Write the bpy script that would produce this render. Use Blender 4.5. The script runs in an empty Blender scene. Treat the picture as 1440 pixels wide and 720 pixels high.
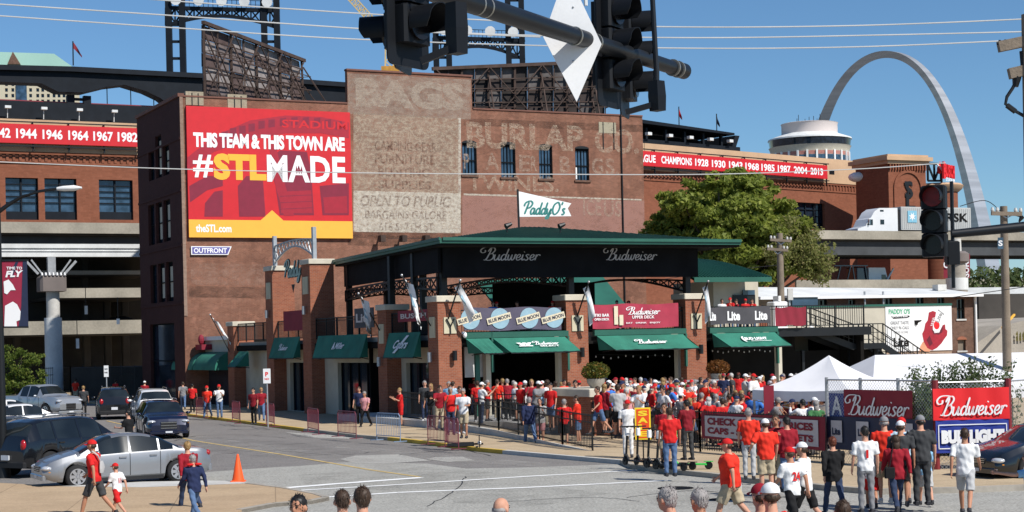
import bpy, math, random
from mathutils import Vector, Matrix
R=math.radians
random.seed(7)
SC=bpy.context.scene
# ------------------------------------------------------------------ camera
FPX=2400.0; CU=720.0; CV=482.0; HC=3.75; ROLL=R(1.3)
CR=Vector((math.cos(ROLL),0,-math.sin(ROLL))); CUP=Vector((math.sin(ROLL),0,math.cos(ROLL)))
cam=bpy.data.cameras.new('camera'); camo=bpy.data.objects.new('camera',cam); SC.collection.objects.link(camo)
cam.sensor_width=36; cam.lens=36*FPX/1440; cam.shift_y=(CV-360)/1440; cam.clip_start=.1; cam.clip_end=6000
camo.matrix_world=Matrix(((CR.x,CUP.x,0,0),(0,0,-1,0),(CR.z,CUP.z,0,HC),(0,0,0,1)))
SC.camera=camo
# ------------------------------------------------------------------ light
SUN_EL=R(46); SX,SY=.74,-.67
w=bpy.data.worlds.new('World'); SC.world=w; w.use_nodes=True
nt=w.node_tree; bg=nt.nodes['Background']; sk=nt.nodes.new('ShaderNodeTexSky')
sk.sky_type='NISHITA'; sk.sun_disc=False; sk.sun_elevation=SUN_EL; sk.sun_rotation=math.atan2(SX,SY)
sk.altitude=600; sk.air_density=1.0; sk.dust_density=0; sk.ozone_density=6.0
tn=nt.nodes.new('ShaderNodeMix'); tn.data_type='RGBA'; tn.blend_type='MULTIPLY'; tn.inputs[0].default_value=1; tn.inputs[7].default_value=(.80,.97,1.04,1); nt.links.new(sk.outputs[0],tn.inputs[6]); nt.links.new(tn.outputs[2],bg.inputs[0]); bg.inputs[1].default_value=.086
sl=bpy.data.lights.new('sun','SUN'); sl.energy=5.0; sl.angle=R(.5); sl.color=(1,.955,.89)
so=bpy.data.objects.new('sun',sl); SC.collection.objects.link(so)
hn=math.hypot(SX,SY); SD=Vector((SX/hn*math.cos(SUN_EL),SY/hn*math.cos(SUN_EL),math.sin(SUN_EL)))
so.rotation_euler=SD.to_track_quat('Z','Y').to_euler(); so.location=(30,-20,60)
SC.view_settings.view_transform='Standard'; SC.view_settings.look='None'; SC.view_settings.exposure=0.2; SC.view_settings.gamma=1
# ------------------------------------------------------------------ helpers
def ray(u,v):
    d=Vector((0,1,0))+CR*((u-CU)/FPX)+CUP*((CV-v)/FPX); return d/d.y
def G(u,v,z=0.):
    d=ray(u,v); k=(z-HC)/d.z; return Vector((d.x*k,k,z))
def AT(u,v,Y):
    d=ray(u,v); return Vector((d.x*Y,Y,HC+d.z*Y))
class Fr:
    def __init__(s,o,a):
        s.o=Vector((o[0],o[1],0)); s.a=R(a); s.ex=Vector((math.cos(s.a),math.sin(s.a),0)); s.ey=Vector((-math.sin(s.a),math.cos(s.a),0))
    def pt(s,x,y,z=0): return s.o+s.ex*x+s.ey*y+Vector((0,0,z))
    def loc(s,P): d=Vector(P)-s.o; return Vector((d.dot(s.ex),d.dot(s.ey),P[2]))
    def fr(s,u,v,t=0.):   # hit of the sight line with the plane local y=t -> (x,z)
        d=ray(u,v); k=(t+s.o.dot(s.ey))/d.dot(s.ey); P=d*k; return (P-s.o).dot(s.ex),HC+d.z*k
    def sd(s,u,v,x=0.):   # plane local x -> (y,z)
        d=ray(u,v); k=(x+s.o.dot(s.ex))/d.dot(s.ex); P=d*k; return (P-s.o).dot(s.ey),HC+d.z*k
COL=SC.collection
def props(o,label=None,cat=None,group=None,kind=None):
    if label: o['label']=label
    if cat: o['category']=cat
    if group: o['group']=group
    if kind: o['kind']=kind
    return o
def thing(name,label,cat,loc=(0,0,0),rz=0.,group=None,kind=None):
    o=bpy.data.objects.new(name,None); COL.objects.link(o); o.location=loc; o.rotation_euler=(0,0,rz); o.empty_display_size=.3
    return props(o,label,cat,group,kind)
def fthing(name,label,cat,F,group=None,kind=None): return thing(name,label,cat,F.o,F.a,group,kind)
def link(name,me,m=None,parent=None,loc=None,rot=None):
    o=bpy.data.objects.new(name,me); COL.objects.link(o)
    if parent: o.parent=parent
    if loc is not None: o.location=loc
    if rot is not None: o.rotation_euler=rot
    if m:
        if me.materials: o.material_slots[0].link='OBJECT'; o.material_slots[0].material=m
        else: me.materials.append(m)
    return o
def dup(root,loc,rz=None,label=None,group=None):
    r=root.copy(); COL.objects.link(r); r.location=loc
    if rz is not None: r.rotation_euler=(0,0,rz)
    if label: r['label']=label
    if group: r['group']=group
    for ch in root.children:
        c=ch.copy(); COL.objects.link(c); c.parent=r
        for g in ch.children:
            d=g.copy(); COL.objects.link(d); d.parent=c
    return r
_tx={}
def textgeo(s,bold=0.,shear=0.,space=1.):
    k=(s,bold,shear,space)
    if k in _tx: return _tx[k]
    c=bpy.data.curves.new('t','FONT'); c.body=s; c.offset=bold; c.shear=shear; c.space_character=space; c.resolution_u=3
    o=bpy.data.objects.new('t',c); COL.objects.link(o)
    me=o.to_mesh(); vs=[(v.co.x,v.co.y) for v in me.vertices]; fs=[tuple(p.vertices) for p in me.polygons]
    o.to_mesh_clear(); bpy.data.objects.remove(o); bpy.data.curves.remove(c)
    x0=min(v[0] for v in vs); x1=max(v[0] for v in vs); y0=min(v[1] for v in vs); y1=max(v[1] for v in vs)
    g=([((x-x0)/(x1-x0)-.5,(y-y0)/(y1-y0)-.5) for x,y in vs],fs); _tx[k]=g; return g
def catmull(P,n=6):
    o=[]; P=[Vector(p) for p in P]
    for i in range(len(P)-1):
        a=P[max(i-1,0)];b=P[i];c=P[i+1];d=P[min(i+2,len(P)-1)]
        for k in range(n):
            t=k/n; o.append(.5*((2*b)+(c-a)*t+(2*a-5*b+4*c-d)*t*t+(3*b-a-3*c+d)*t**3))
    o.append(P[-1]); return o
GLY={'u':(1.0,[[(0,1),(.03,.3),(.22,0),(.48,.15),(.64,.6),(.68,1)],[(.7,1),(.68,.3),(.82,0),(1.02,.2)]]),
'd':(1.0,[[(.66,.8),(.35,1.02),(.03,.6),(.12,.08),(.35,0),(.6,.3)],[(.82,2.0),(.72,1.1),(.68,.25),(.82,0),(1.02,.2)]]),
'a':(1.0,[[(.66,.85),(.35,1.02),(.03,.6),(.12,.08),(.35,0),(.62,.35)],[(.7,1),(.67,.3),(.8,0),(1.02,.2)]]),
'w':(1.25,[[(0,1),(.02,.35),(.2,0),(.42,.2),(.55,1)],[(.55,1),(.55,.35),(.73,0),(.98,.3),(1.05,1),(1.25,.85)]]),
'e':(.78,[[(.05,.42),(.4,.5),(.56,.8),(.36,1.03),(.1,.8),(.03,.35),(.25,0),(.55,.08),(.8,.35)]]),
'i':(.5,[[(.1,1),(.08,.3),(.22,0),(.5,.25)],[(.17,1.4),(.2,1.52)]]),
's':(.7,[[(.55,.85),(.3,1.03),(.08,.82),(.3,.55),(.5,.25),(.25,-.02),(0,.12)]]),
'r':(.7,[[(.05,1),(.08,.5),(.05,0)],[(.08,.5),(.3,.95),(.6,.95),(.62,.8)]]),
'B':(1.5,[[(.75,2.0),(.6,1),(.35,.1),(.0,.05)],[(.35,1.5),(.6,2.05),(1.1,2.15),(1.35,1.75),(1.05,1.2),(.65,1.05)],[(.65,1.05),(1.15,1.1),(1.4,.6),(1.15,.08),(.6,-.02),(.25,.25)],[(.95,2.15),(.2,2.25),(-.5,2.15),(-.85,1.7),(-.55,1.3),(-.1,1.4),(-.15,1.75)]]),
'P':(1.3,[[(.7,2.0),(.5,1),(.3,0)],[(-.1,1.3),(.1,1.9),(.9,2.2),(1.4,1.8),(1.1,1.15),(.5,.95)]]),
'y':(.95,[[(0,1),(.03,.4),(.2,.1),(.45,.25),(.62,.8)],[(.68,1),(.6,0),(.4,-.7),(.05,-.75),(.15,-.3),(.95,.25)]]),
'O':(1.5,[[(.7,2.05),(.15,1.6),(.05,.7),(.5,0),(1.1,.4),(1.3,1.3),(.9,2.0),(.6,2.0)]]),
"'":(.3,[[(.15,2.1),(.05,1.6)]])}
def scriptgeo(word,thick=.2,slant=.28):
    k=('S',word,thick)
    if k in _tx: return _tx[k]
    vs=[];fs=[];x=0
    for ch in word:
        wd,st=GLY[ch]
        for s in st:
            p=catmull([(a+x+slant*b,b,0) for a,b in s],5); n=len(vs)
            for i,q in enumerate(p):
                t=(p[min(i+1,len(p)-1)]-p[max(i-1,0)]).normalized(); nn=Vector((-t.y,t.x,0))
                wgt=thick*(.45+.55*abs(t.y))*(.5 if i in(0,len(p)-1) else 1)
                vs.append((q+nn*wgt*.5)[:2]); vs.append((q-nn*wgt*.5)[:2])
                if i: a=n+2*i; fs.append((a-2,a-1,a+1,a))
        x+=wd+.05
    x0=min(v[0] for v in vs); x1=max(v[0] for v in vs); y0=min(v[1] for v in vs); y1=max(v[1] for v in vs)
    g=([((a-x0)/(x1-x0)-.5,(b-y0)/(y1-y0)-.5) for a,b in vs],fs); _tx[k]=g; return g
class MB:
    def __init__(s,M=None): s.v=[];s.f=[];s.M=M;s.mi=[];s.cm=0
    def add(s,vs,fs):
        n=len(s.v)
        if s.M is not None: vs=[s.M@Vector(v) for v in vs]
        s.v+= [tuple(v) for v in vs]; s.f+=[tuple(i+n for i in f) for f in fs]; s.mi+=[s.cm]*len(fs); return s
    def box(s,x0,x1,y0,y1,z0,z1):
        v=[(x,y,z) for x in(x0,x1) for y in(y0,y1) for z in(z0,z1)]
        return s.add(v,[(0,1,3,2),(4,6,7,5),(0,4,5,1),(2,3,7,6),(0,2,6,4),(1,5,7,3)])
    def bev(s,x0,x1,y0,y1,z0,z1,b=.02):
        # box with chamfered vertical edges and top
        P=[(x0+b,y0),(x1-b,y0),(x1,y0+b),(x1,y1-b),(x1-b,y1),(x0+b,y1),(x0,y1-b),(x0,y0+b)]
        cx,cy=(x0+x1)/2,(y0+y1)/2
        v=[(x,y,z0) for x,y in P]+[(x,y,z1-b) for x,y in P]+[(x+(b if x<cx else -b),y+(b if y<cy else -b),z1) for x,y in P]
        f=[(i,(i+1)%8,8+(i+1)%8,8+i) for i in range(8)]+[(8+i,8+(i+1)%8,16+(i+1)%8,16+i) for i in range(8)]+[tuple(range(16,24)),tuple(range(7,-1,-1))]
        return s.add(v,f)
    def bar(s,a,b,w=.05,h=None):
        h=h or w; a=Vector(a);b=Vector(b);t=(b-a).normalized(); r=Vector((0,0,1)) if abs(t.z)<.95 else Vector((0,1,0))
        x=t.cross(r).normalized()*w/2; y=x.cross(t).normalized()*h/2
        v=[p+i*x+j*y for p in(a,b) for i,j in((-1,-1),(1,-1),(1,1),(-1,1))]
        return s.add(v,[(0,1,2,3),(7,6,5,4),(0,4,5,1),(1,5,6,2),(2,6,7,3),(3,7,4,0)])
    def tube(s,P,r,n=8,cap=True,side=(1,0,0)):
        P=[Vector(p) for p in P]; sd=Vector(side); vs=[];fs=[]; m=len(P)
        for i,p in enumerate(P):
            t=(P[min(i+1,m-1)]-P[max(i-1,0)]).normalized(); q=sd
            if abs(t.dot(sd))>.93: q=Vector((0,1,0)) if abs(t.y)<.9 else Vector((0,0,1))
            x=(q-t*q.dot(t)).normalized(); y=t.cross(x)
            rr=r[i] if isinstance(r,(list,tuple)) else r
            rx,ry=rr if isinstance(rr,tuple) else (rr,rr)
            for k in range(n):
                a=2*math.pi*k/n; vs.append(p+x*(rx*math.cos(a))+y*(ry*math.sin(a)))
            if i:
                o=(i-1)*n
                for k in range(n): fs.append((o+k,o+(k+1)%n,o+n+(k+1)%n,o+n+k))
        if cap: fs.append(tuple(range(n-1,-1,-1))); fs.append(tuple(range((m-1)*n,m*n)))
        return s.add(vs,fs)
    def ell(s,c,r,n=10,m=7):
        vs=[(c[0],c[1],c[2]-r[2])]; 
        for i in range(1,m):
            a=math.pi*i/m-math.pi/2
            for k in range(n): b=2*math.pi*k/n; vs.append((c[0]+r[0]*math.cos(a)*math.cos(b),c[1]+r[1]*math.cos(a)*math.sin(b),c[2]+r[2]*math.sin(a)))
        vs.append((c[0],c[1],c[2]+r[2])); fs=[]
        for k in range(n): fs.append((0,1+(k+1)%n,1+k))
        for i in range(m-2):
            for k in range(n): a=1+i*n; fs.append((a+k,a+(k+1)%n,a+n+(k+1)%n,a+n+k))
        a=1+(m-2)*n; L=len(vs)-1
        for k in range(n): fs.append((a+k,a+(k+1)%n,L))
        return s.add(vs,fs)
    def prism(s,P,y0,y1):   # polygon in xz, extruded in y
        n=len(P); v=[(x,y0,z) for x,z in P]+[(x,y1,z) for x,z in P]
        return s.add(v,[tuple(range(n)),tuple(range(2*n-1,n-1,-1))]+[(i,i+n,(i+1)%n+n,(i+1)%n) for i in range(n)])
    def slab(s,P,z0,z1):    # polygon in xy, extruded in z
        n=len(P); v=[(p[0],p[1],z0) for p in P]+[(p[0],p[1],z1) for p in P]
        return s.add(v,[tuple(range(n-1,-1,-1)),tuple(range(n,2*n))]+[(i,(i+1)%n,(i+1)%n+n,i+n) for i in range(n)])
    def poly(s,P): return s.add(P,[tuple(range(len(P)))])
    def geo(s,g,o,ux,uy): # flat drawing: centre o, full-width vector ux, full-height vector uy
        o=Vector(o);ux=Vector(ux);uy=Vector(uy); return s.add([o+ux*a+uy*b for a,b in g[0]],g[1])
    def wall(s,x0,x1,z0,z1,holes,y=0.,dep=.25):   # wall face at y with recessed openings (x0,x1,z0,z1)
        xs=sorted({x0,x1,*[h[0] for h in holes],*[h[1] for h in holes]}); zs=sorted({z0,z1,*[h[2] for h in holes],*[h[3] for h in holes]})
        for i in range(len(xs)-1):
            for j in range(len(zs)-1):
                cx=(xs[i]+xs[i+1])/2; cz=(zs[j]+zs[j+1])/2
                if any(h[0]<cx<h[1] and h[2]<cz<h[3] for h in holes): continue
                s.add([(xs[i],y,zs[j]),(xs[i+1],y,zs[j]),(xs[i+1],y,zs[j+1]),(xs[i],y,zs[j+1])],[(0,1,2,3)])
        for a,b,c,d in holes:
            Y=y+dep
            s.add([(a,y,c),(a,Y,c),(a,Y,d),(a,y,d)],[(0,1,2,3)]); s.add([(b,y,c),(b,y,d),(b,Y,d),(b,Y,c)],[(0,1,2,3)])
            s.add([(a,y,c),(b,y,c),(b,Y,c),(a,Y,c)],[(0,1,2,3)]); s.add([(a,y,d),(a,Y,d),(b,Y,d),(b,y,d)],[(0,1,2,3)])
        return s
    def truss(s,a,b,up,n,w=.06,wd=None):
        a=Vector(a);b=Vector(b);up=Vector(up); wd=wd or w*.7
        s.bar(a,b,w); s.bar(a+up,b+up,w)
        for i in range(n):
            p=a.lerp(b,i/n);q=a.lerp(b,(i+1)/n); s.bar(p,q+up,wd) if i%2 else s.bar(p+up,q,wd)
            s.bar(p,p+up,wd)
        s.bar(b,b+up,wd); return s
    def me(s,name='m',smooth=None):
        me=bpy.data.meshes.new(name); me.from_pydata(s.v,[],s.f)
        if any(s.mi): me.polygons.foreach_set('material_index',s.mi)
        if smooth is not None:
            me.polygons.foreach_set('use_smooth',[True]*len(me.polygons))
            if smooth<180: me.set_sharp_from_angle(angle=R(smooth))
        me.update(); return me
    def out(s,name,m,parent=None,smooth=None,label=None,kind=None):
        me=s.me(name,smooth)
        o=bpy.data.objects.new(name,me); COL.objects.link(o)
        for q in (m if isinstance(m,list) else [m]): me.materials.append(q)
        if parent: o.parent=parent
        if label: o['label']=label
        if kind: o['kind']=kind
        return o
def rel(loc): return Matrix.Translation(-Vector(loc))
# ------------------------------------------------------------------ materials
def newmat(name):
    m=bpy.data.materials.new(name); m.use_nodes=True; return m,m.node_tree.nodes,m.node_tree.links,m.node_tree.nodes['Principled BSDF']
def _noise(N,L,vec,scale,det=4,rough=.55):
    n=N.new('ShaderNodeTexNoise'); n.inputs['Scale'].default_value=scale; n.inputs['Detail'].default_value=det; n.inputs['Roughness'].default_value=rough
    if vec is not None: L.new(vec,n.inputs['Vector'])
    return n.outputs[0]
def _ramp(N,L,fac,stops):
    r=N.new('ShaderNodeValToRGB'); e=r.color_ramp.elements
    while len(e)<len(stops): e.new(.5)
    for i,(p,c) in enumerate(stops): e[i].position=p; e[i].color=(*c,1) if len(c)==3 else c
    L.new(fac,r.inputs[0]); return r.outputs[0]
def _mix(N,L,fac,a,b,mode='MIX'):
    x=N.new('ShaderNodeMix'); x.data_type='RGBA'; x.blend_type=mode
    if isinstance(fac,(int,float)): x.inputs[0].default_value=fac
    else: L.new(fac,x.inputs[0])
    for i,q in((6,a),(7,b)):
        if isinstance(q,tuple): x.inputs[i].default_value=(*q,1)
        else: L.new(q,x.inputs[i])
    return x.outputs[2]
_mc={}
def hairmat(): pass
def mat(name,col,rough=.7,var=.18,scale=1.5,bump=.0,metal=0.,spec=.4,fine=30,emis=0,coat=0):
    if name in _mc: return _mc[name]
    m,N,L,b=newmat(name); _mc[name]=m
    tc=N.new('ShaderNodeTexCoord').outputs['Object']
    n1=_noise(N,L,tc,scale,5); n2=_noise(N,L,tc,fine,3)
    lo=tuple(max(0,c*(1-var)) for c in col); hi=tuple(min(1,c*(1+var)) for c in col)
    c=_ramp(N,L,n1,[(.3,lo),(.7,hi)]); c=_mix(N,L,.22*min(1,var*4),c,_ramp(N,L,n2,[(.35,tuple(x*.6 for x in col)),(.65,tuple(min(1,x*1.3) for x in col))]))
    L.new(c,b.inputs['Base Color']); b.inputs['Roughness'].default_value=rough; b.inputs['Metallic'].default_value=metal
    b.inputs['Specular IOR Level'].default_value=spec
    if coat: b.inputs['Coat Weight'].default_value=coat; b.inputs['Coat Roughness'].default_value=.03
    if bump:
        bp=N.new('ShaderNodeBump'); bp.inputs['Strength'].default_value=bump; bp.inputs['Distance'].default_value=.02; L.new(n2,bp.inputs['Height']); L.new(bp.outputs[0],b.inputs['Normal'])
    if emis: L.new(c,b.inputs['Emission Color']); b.inputs['Emission Strength'].default_value=emis
    return m
def brick(name,c1,c2,mortar,bw=.22,bh=.075,stain=.35,seed=0.,pale=None,spots=.5):
    m,N,L,b=newmat(name)
    tc=N.new('ShaderNodeTexCoord').outputs['Object']
    sp=N.new('ShaderNodeSeparateXYZ'); L.new(tc,sp.inputs[0])
    ad=N.new('ShaderNodeMath'); ad.operation='ADD'; L.new(sp.outputs[0],ad.inputs[0]); L.new(sp.outputs[1],ad.inputs[1])
    cb=N.new('ShaderNodeCombineXYZ'); L.new(ad.outputs[0],cb.inputs[0]); L.new(sp.outputs[2],cb.inputs[1]); cb.inputs[2].default_value=seed
    t=N.new('ShaderNodeTexBrick'); L.new(cb.outputs[0],t.inputs['Vector']); t.inputs['Scale'].default_value=1
    t.inputs['Brick Width'].default_value=bw; t.inputs['Row Height'].default_value=bh; t.inputs['Mortar Size'].default_value=.008; t.inputs['Mortar Smooth'].default_value=.3
    t.inputs['Color1'].default_value=(*c1,1); t.inputs['Color2'].default_value=(*c2,1); t.inputs['Mortar'].default_value=(*mortar,1); t.inputs['Bias'].default_value=-.1
    mp=N.new('ShaderNodeMapping'); mp.inputs['Location'].default_value=(seed,seed,seed); L.new(tc,mp.inputs[0])
    n1=_noise(N,L,mp.outputs[0],.35,8,.65); n2=_noise(N,L,mp.outputs[0],2.2,6,.7)
    c=_mix(N,L,stain,t.outputs[0],_ramp(N,L,n1,[(.35,(.45,.42,.42)),(.5,(.8,.75,.72)),(.66,(1.0,1,1))]),'MULTIPLY')
    c=_mix(N,L,_ramp(N,L,n2,[(.52,(0,0,0)),(.75,(spots,)*3)]),c,pale or tuple(min(1,x*1.6+.03) for x in c1))
    L.new(c,b.inputs['Base Color']); b.inputs['Roughness'].default_value=.9; b.inputs['Specular IOR Level'].default_value=.2
    bp=N.new('ShaderNodeBump'); bp.inputs['Strength'].default_value=.5; bp.inputs['Distance'].default_value=.012; L.new(t.outputs['Fac'],bp.inputs['Height']); bp.invert=True; L.new(bp.outputs[0],b.inputs['Normal'])
    return m
def faded(name,col,lo=.42,hi=.6,scale=3.,maxa=.7,seed=0.,streak=6.):
    m,N,L,b=newmat(name); tc=N.new('ShaderNodeTexCoord').outputs['Object']
    mp=N.new('ShaderNodeMapping'); mp.inputs['Location'].default_value=(seed,0,seed); mp.inputs['Scale'].default_value=(1,1,1.6); L.new(tc,mp.inputs[0])
    n=_noise(N,L,mp.outputs[0],scale,8,.75)
    n2=_noise(N,L,mp.outputs[0],streak*2,3,.6)
    a=N.new('ShaderNodeMath'); a.operation='MULTIPLY_ADD'; L.new(n2,a.inputs[0]); a.inputs[1].default_value=.35; L.new(n,a.inputs[2])
    s=N.new('ShaderNodeMath'); s.operation='SUBTRACT'; L.new(a.outputs[0],s.inputs[0]); s.inputs[1].default_value=.175
    L.new(_ramp(N,L,s.outputs[0],[(lo,(0,0,0)),(hi,(maxa,)*3)]),b.inputs['Alpha'])
    b.inputs['Base Color'].default_value=(*col,1); b.inputs['Roughness'].default_value=.95; b.inputs['Specular IOR Level'].default_value=.1
    return m
def asphalt(name,a,b_,sc=.25,crack=True):
    m,N,L,b=newmat(name); tc=N.new('ShaderNodeTexCoord').outputs['Object']
    n1=_noise(N,L,tc,sc,6,.6); n2=_noise(N,L,tc,14,4,.75); n3=_noise(N,L,tc,1.6,5,.6)
    c=_ramp(N,L,n1,[(.35,a),(.65,b_)]); c=_mix(N,L,.3,c,_ramp(N,L,n3,[(.4,tuple(x*.75 for x in a)),(.6,tuple(x*1.25 for x in b_))]))
    c=_mix(N,L,.45,c,_ramp(N,L,n2,[(.4,tuple(x*.45 for x in a)),(.62,tuple(x*1.6 for x in b_))]))
    if crack:
        v=N.new('ShaderNodeTexVoronoi'); v.feature='DISTANCE_TO_EDGE'; v.inputs['Scale'].default_value=.3
        nn=N.new('ShaderNodeTexNoise'); nn.inputs['Scale'].default_value=1.2; L.new(tc,nn.inputs['Vector'])
        ad=N.new('ShaderNodeVectorMath'); ad.operation='ADD'; L.new(tc,ad.inputs[0]); L.new(nn.outputs[1],ad.inputs[1]); L.new(ad.outputs[0],v.inputs['Vector'])
        c=_mix(N,L,_ramp(N,L,v.outputs[0],[(.0,(.6,.6,.6)),(.012,(0,0,0))]),c,tuple(x*.35 for x in a))
    L.new(c,b.inputs['Base Color']); b.inputs['Roughness'].default_value=.9; b.inputs['Specular IOR Level'].default_value=.25
    bp=N.new('ShaderNodeBump'); bp.inputs['Strength'].default_value=.4; bp.inputs['Distance'].default_value=.01; L.new(n2,bp.inputs['Height']); L.new(bp.outputs[0],b.inputs['Normal'])
    return m
def slabs(name,a,b_,size=1.5,ang=26):
    m,N,L,b=newmat(name); tc=N.new('ShaderNodeTexCoord').outputs['Object']
    mp=N.new('ShaderNodeMapping'); mp.inputs['Rotation'].default_value=(0,0,-R(ang)); L.new(tc,mp.inputs[0])
    t=N.new('ShaderNodeTexBrick'); t.offset=0; L.new(mp.outputs[0],t.inputs['Vector']); t.inputs['Scale'].default_value=1; t.inputs['Brick Width'].default_value=size; t.inputs['Row Height'].default_value=size
    t.inputs['Mortar Size'].default_value=.015; t.inputs['Color1'].default_value=(*a,1); t.inputs['Color2'].default_value=(*b_,1); t.inputs['Mortar'].default_value=(*[x*.55 for x in a],1)
    n1=_noise(N,L,tc,.7,6,.6); n2=_noise(N,L,tc,18,3,.7)
    c=_mix(N,L,.5,t.outputs[0],_ramp(N,L,n1,[(.3,(.6,.58,.55)),(.6,(1,1,1))]),'MULTIPLY')
    c=_mix(N,L,.3,c,_ramp(N,L,n2,[(.35,tuple(x*.6 for x in a)),(.65,tuple(min(1,x*1.3) for x in b_))]))
    L.new(c,b.inputs['Base Color']); b.inputs['Roughness'].default_value=.9; b.inputs['Specular IOR Level'].default_value=.2
    return m
def glassy(name,col,rough=.06,spec=.6):
    m,N,L,b=newmat(name); tc=N.new('ShaderNodeTexCoord').outputs['Object']
    c=_ramp(N,L,_noise(N,L,tc,.8,2),[(.35,tuple(x*.6 for x in col)),(.65,tuple(x*1.5 for x in col))])
    L.new(c,b.inputs['Base Color']); b.inputs['Roughness'].default_value=rough; b.inputs['Specular IOR Level'].default_value=spec; return m
def leafy(name,a,b_,c_=None):
    m,N,L,b=newmat(name); g=N.new('ShaderNodeNewGeometry')
    L.new(_ramp(N,L,g.outputs['Random Per Island'],[(.0,a),(.6,b_),(1.,c_ or b_)]),b.inputs['Base Color'])
    b.inputs['Roughness'].default_value=.6; b.inputs['Specular IOR Level'].default_value=.25; b.inputs['Subsurface Weight'].default_value=.0
    t=N.new('ShaderNodeBsdfTranslucent'); L.new(_ramp(N,L,g.outputs['Random Per Island'],[(.0,tuple(x*1.6 for x in a)),(1.,tuple(x*1.8 for x in b_))]),t.inputs[0])
    mx=N.new('ShaderNodeMixShader'); mx.inputs[0].default_value=.42; L.new(b.outputs[0],mx.inputs[1]); L.new(t.outputs[0],mx.inputs[2]); L.new(mx.outputs[0],N['Material Output'].inputs[0]); return m
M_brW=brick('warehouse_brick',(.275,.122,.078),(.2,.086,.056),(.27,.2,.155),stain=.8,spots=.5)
M_brD=brick('dark_red_brick',(.075,.026,.022),(.06,.02,.018),(.05,.03,.028),stain=.3,seed=5.,spots=.2)  # side wall brick, darker than the front wall brick
M_brP=brick('orange_pillar_brick',(.33,.112,.058),(.25,.075,.04),(.30,.20,.15),stain=.25,seed=3.,spots=.3)
M_brS=brick('stadium_brick',(.25,.09,.05),(.205,.073,.04),(.21,.10,.065),bw=.6,bh=.2,stain=.25,seed=9.,spots=.25)
M_brT=brick('tan_brown_brick',(.17,.095,.065),(.12,.065,.045),(.16,.12,.1),stain=.5,seed=11.,spots=.5)
M_shade=mat('shade_dark_concrete',(.05,.045,.04),.95,.35,.5)  # concrete darkened so its colour carries the shade under the decks
M_conc=mat('weathered_concrete',(.33,.30,.255),.9,.25,.4,bump=.2,fine=8)
M_concl=mat('pale_concrete',(.5,.49,.46),.9,.2,.5,bump=.15,fine=9)
M_beige=mat('beige_stone_band',(.50,.33,.20),.85,.12,.3,fine=6)
M_cap=mat('limestone_cap',(.55,.5,.4),.85,.12,1.5,bump=.1)
M_blk=mat('black_painted_steel',(.007,.008,.009),.45,.3,1.2,spec=.4)
M_blkm=mat('matt_black_steel',(.009,.01,.012),.8,.3,1.2,spec=.08)
M_navy=mat('blue_black_structural_steel',(.009,.012,.017),.6,.25,.8,spec=.15)
M_rust=mat('rusty_brown_steel',(.06,.038,.03),.85,.5,1.4,bump=.2,fine=12)
M_green=mat('green_painted_metal',(.022,.105,.075),.45,.15,1.0)
M_greend=mat('dark_green_roofing',(.018,.075,.05),.6,.3,.9)
M_awn=mat('green_awning_canvas',(.022,.155,.108),.8,.3,.9,fine=30)
M_white=mat('white_paint',(.78,.78,.77),.6,.06,1.5)
M_dirtyw=mat('dirty_white_paint',(.62,.63,.62),.7,.15,.6,fine=5)
M_cream=mat('cream_stucco',(.5,.46,.37),.9,.1,1.2)
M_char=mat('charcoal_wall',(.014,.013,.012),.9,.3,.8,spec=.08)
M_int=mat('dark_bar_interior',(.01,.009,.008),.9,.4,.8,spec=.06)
M_red=mat('banner_red',(.55,.012,.02),.6,.06,2)
M_bred=mat('bright_banner_red',(.72,.015,.018),.55,.05,2)
M_mar=mat('maroon_vinyl',(.22,.012,.028),.65,.15,1.2)
M_nav=mat('navy_vinyl',(.018,.025,.06),.6,.2,1.5)
M_txt=mat('white_lettering',(.8,.8,.8),.6,.02,2)
M_glass=glassy('dark_window_glass',(.012,.02,.032)); M_glb=glassy('blue_window_glass',(.03,.06,.1),.1)
M_galv=mat('galvanised_steel',(.42,.43,.44),.45,.15,3,metal=.6)
M_wood=mat('weathered_pole_wood',(.2,.16,.12),.9,.25,2,bump=.4)
M_yel=mat('yellow_kerb_paint',(.55,.36,.05),.85,.25,1.2)
M_gold=mat('billboard_yellow',(.8,.42,.05),.6,.03,2)
# ================================================================== THE SETTING
M_asph=asphalt('worn_asphalt',(.16,.148,.138),(.205,.192,.18),.25,False)
M_inter=asphalt('pale_intersection_concrete',(.28,.272,.245),(.34,.332,.30),.18,False)
M_patch=asphalt('pale_road_patch',(.30,.29,.265),(.36,.35,.32),.6,False)
M_side=slabs('tan_pavement_slabs',(.43,.33,.215),(.47,.37,.245))
M_side2=slabs('brown_brick_pavement',(.40,.29,.185),(.45,.33,.21),2.4,8)
M_line=mat('white_road_paint',(.78,.78,.76),.8,.12,2,fine=12); M_yline=mat('yellow_road_paint',(.5,.36,.14),.8,.3,2,fine=12)
def sheet(name,pts,z,m,label=None,th=.0,par=None):
    P=[G(u,v,0).xy for u,v in pts]; b=MB()
    if th: b.slab([(p[0],p[1]) for p in P],z-th,z)
    else: b.poly([(p[0],p[1],z) for p in P])
    o=b.out(name,m,par); o['kind']='structure'
    if par: del o['kind']
    if label: o['label']=label
    return o
b=MB(); b.poly([(-3000,-200,0),(3000,-200,0),(3000,5000,0),(-3000,5000,0)]); props(b.out('ground',M_asph),kind='structure')
def strip(uvs,w,z):
    P=[G(u,v) for u,v in uvs]; b=MB()
    for i in range(len(P)-1):
        t=(P[i+1]-P[i]).normalized(); n=Vector((-t.y,t.x,0))*w/2
        b.poly([P[i]+n+Vector((0,0,z)),P[i]-n+Vector((0,0,z)),P[i+1]-n+Vector((0,0,z)),P[i+1]+n+Vector((0,0,z))])
    return b
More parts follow.
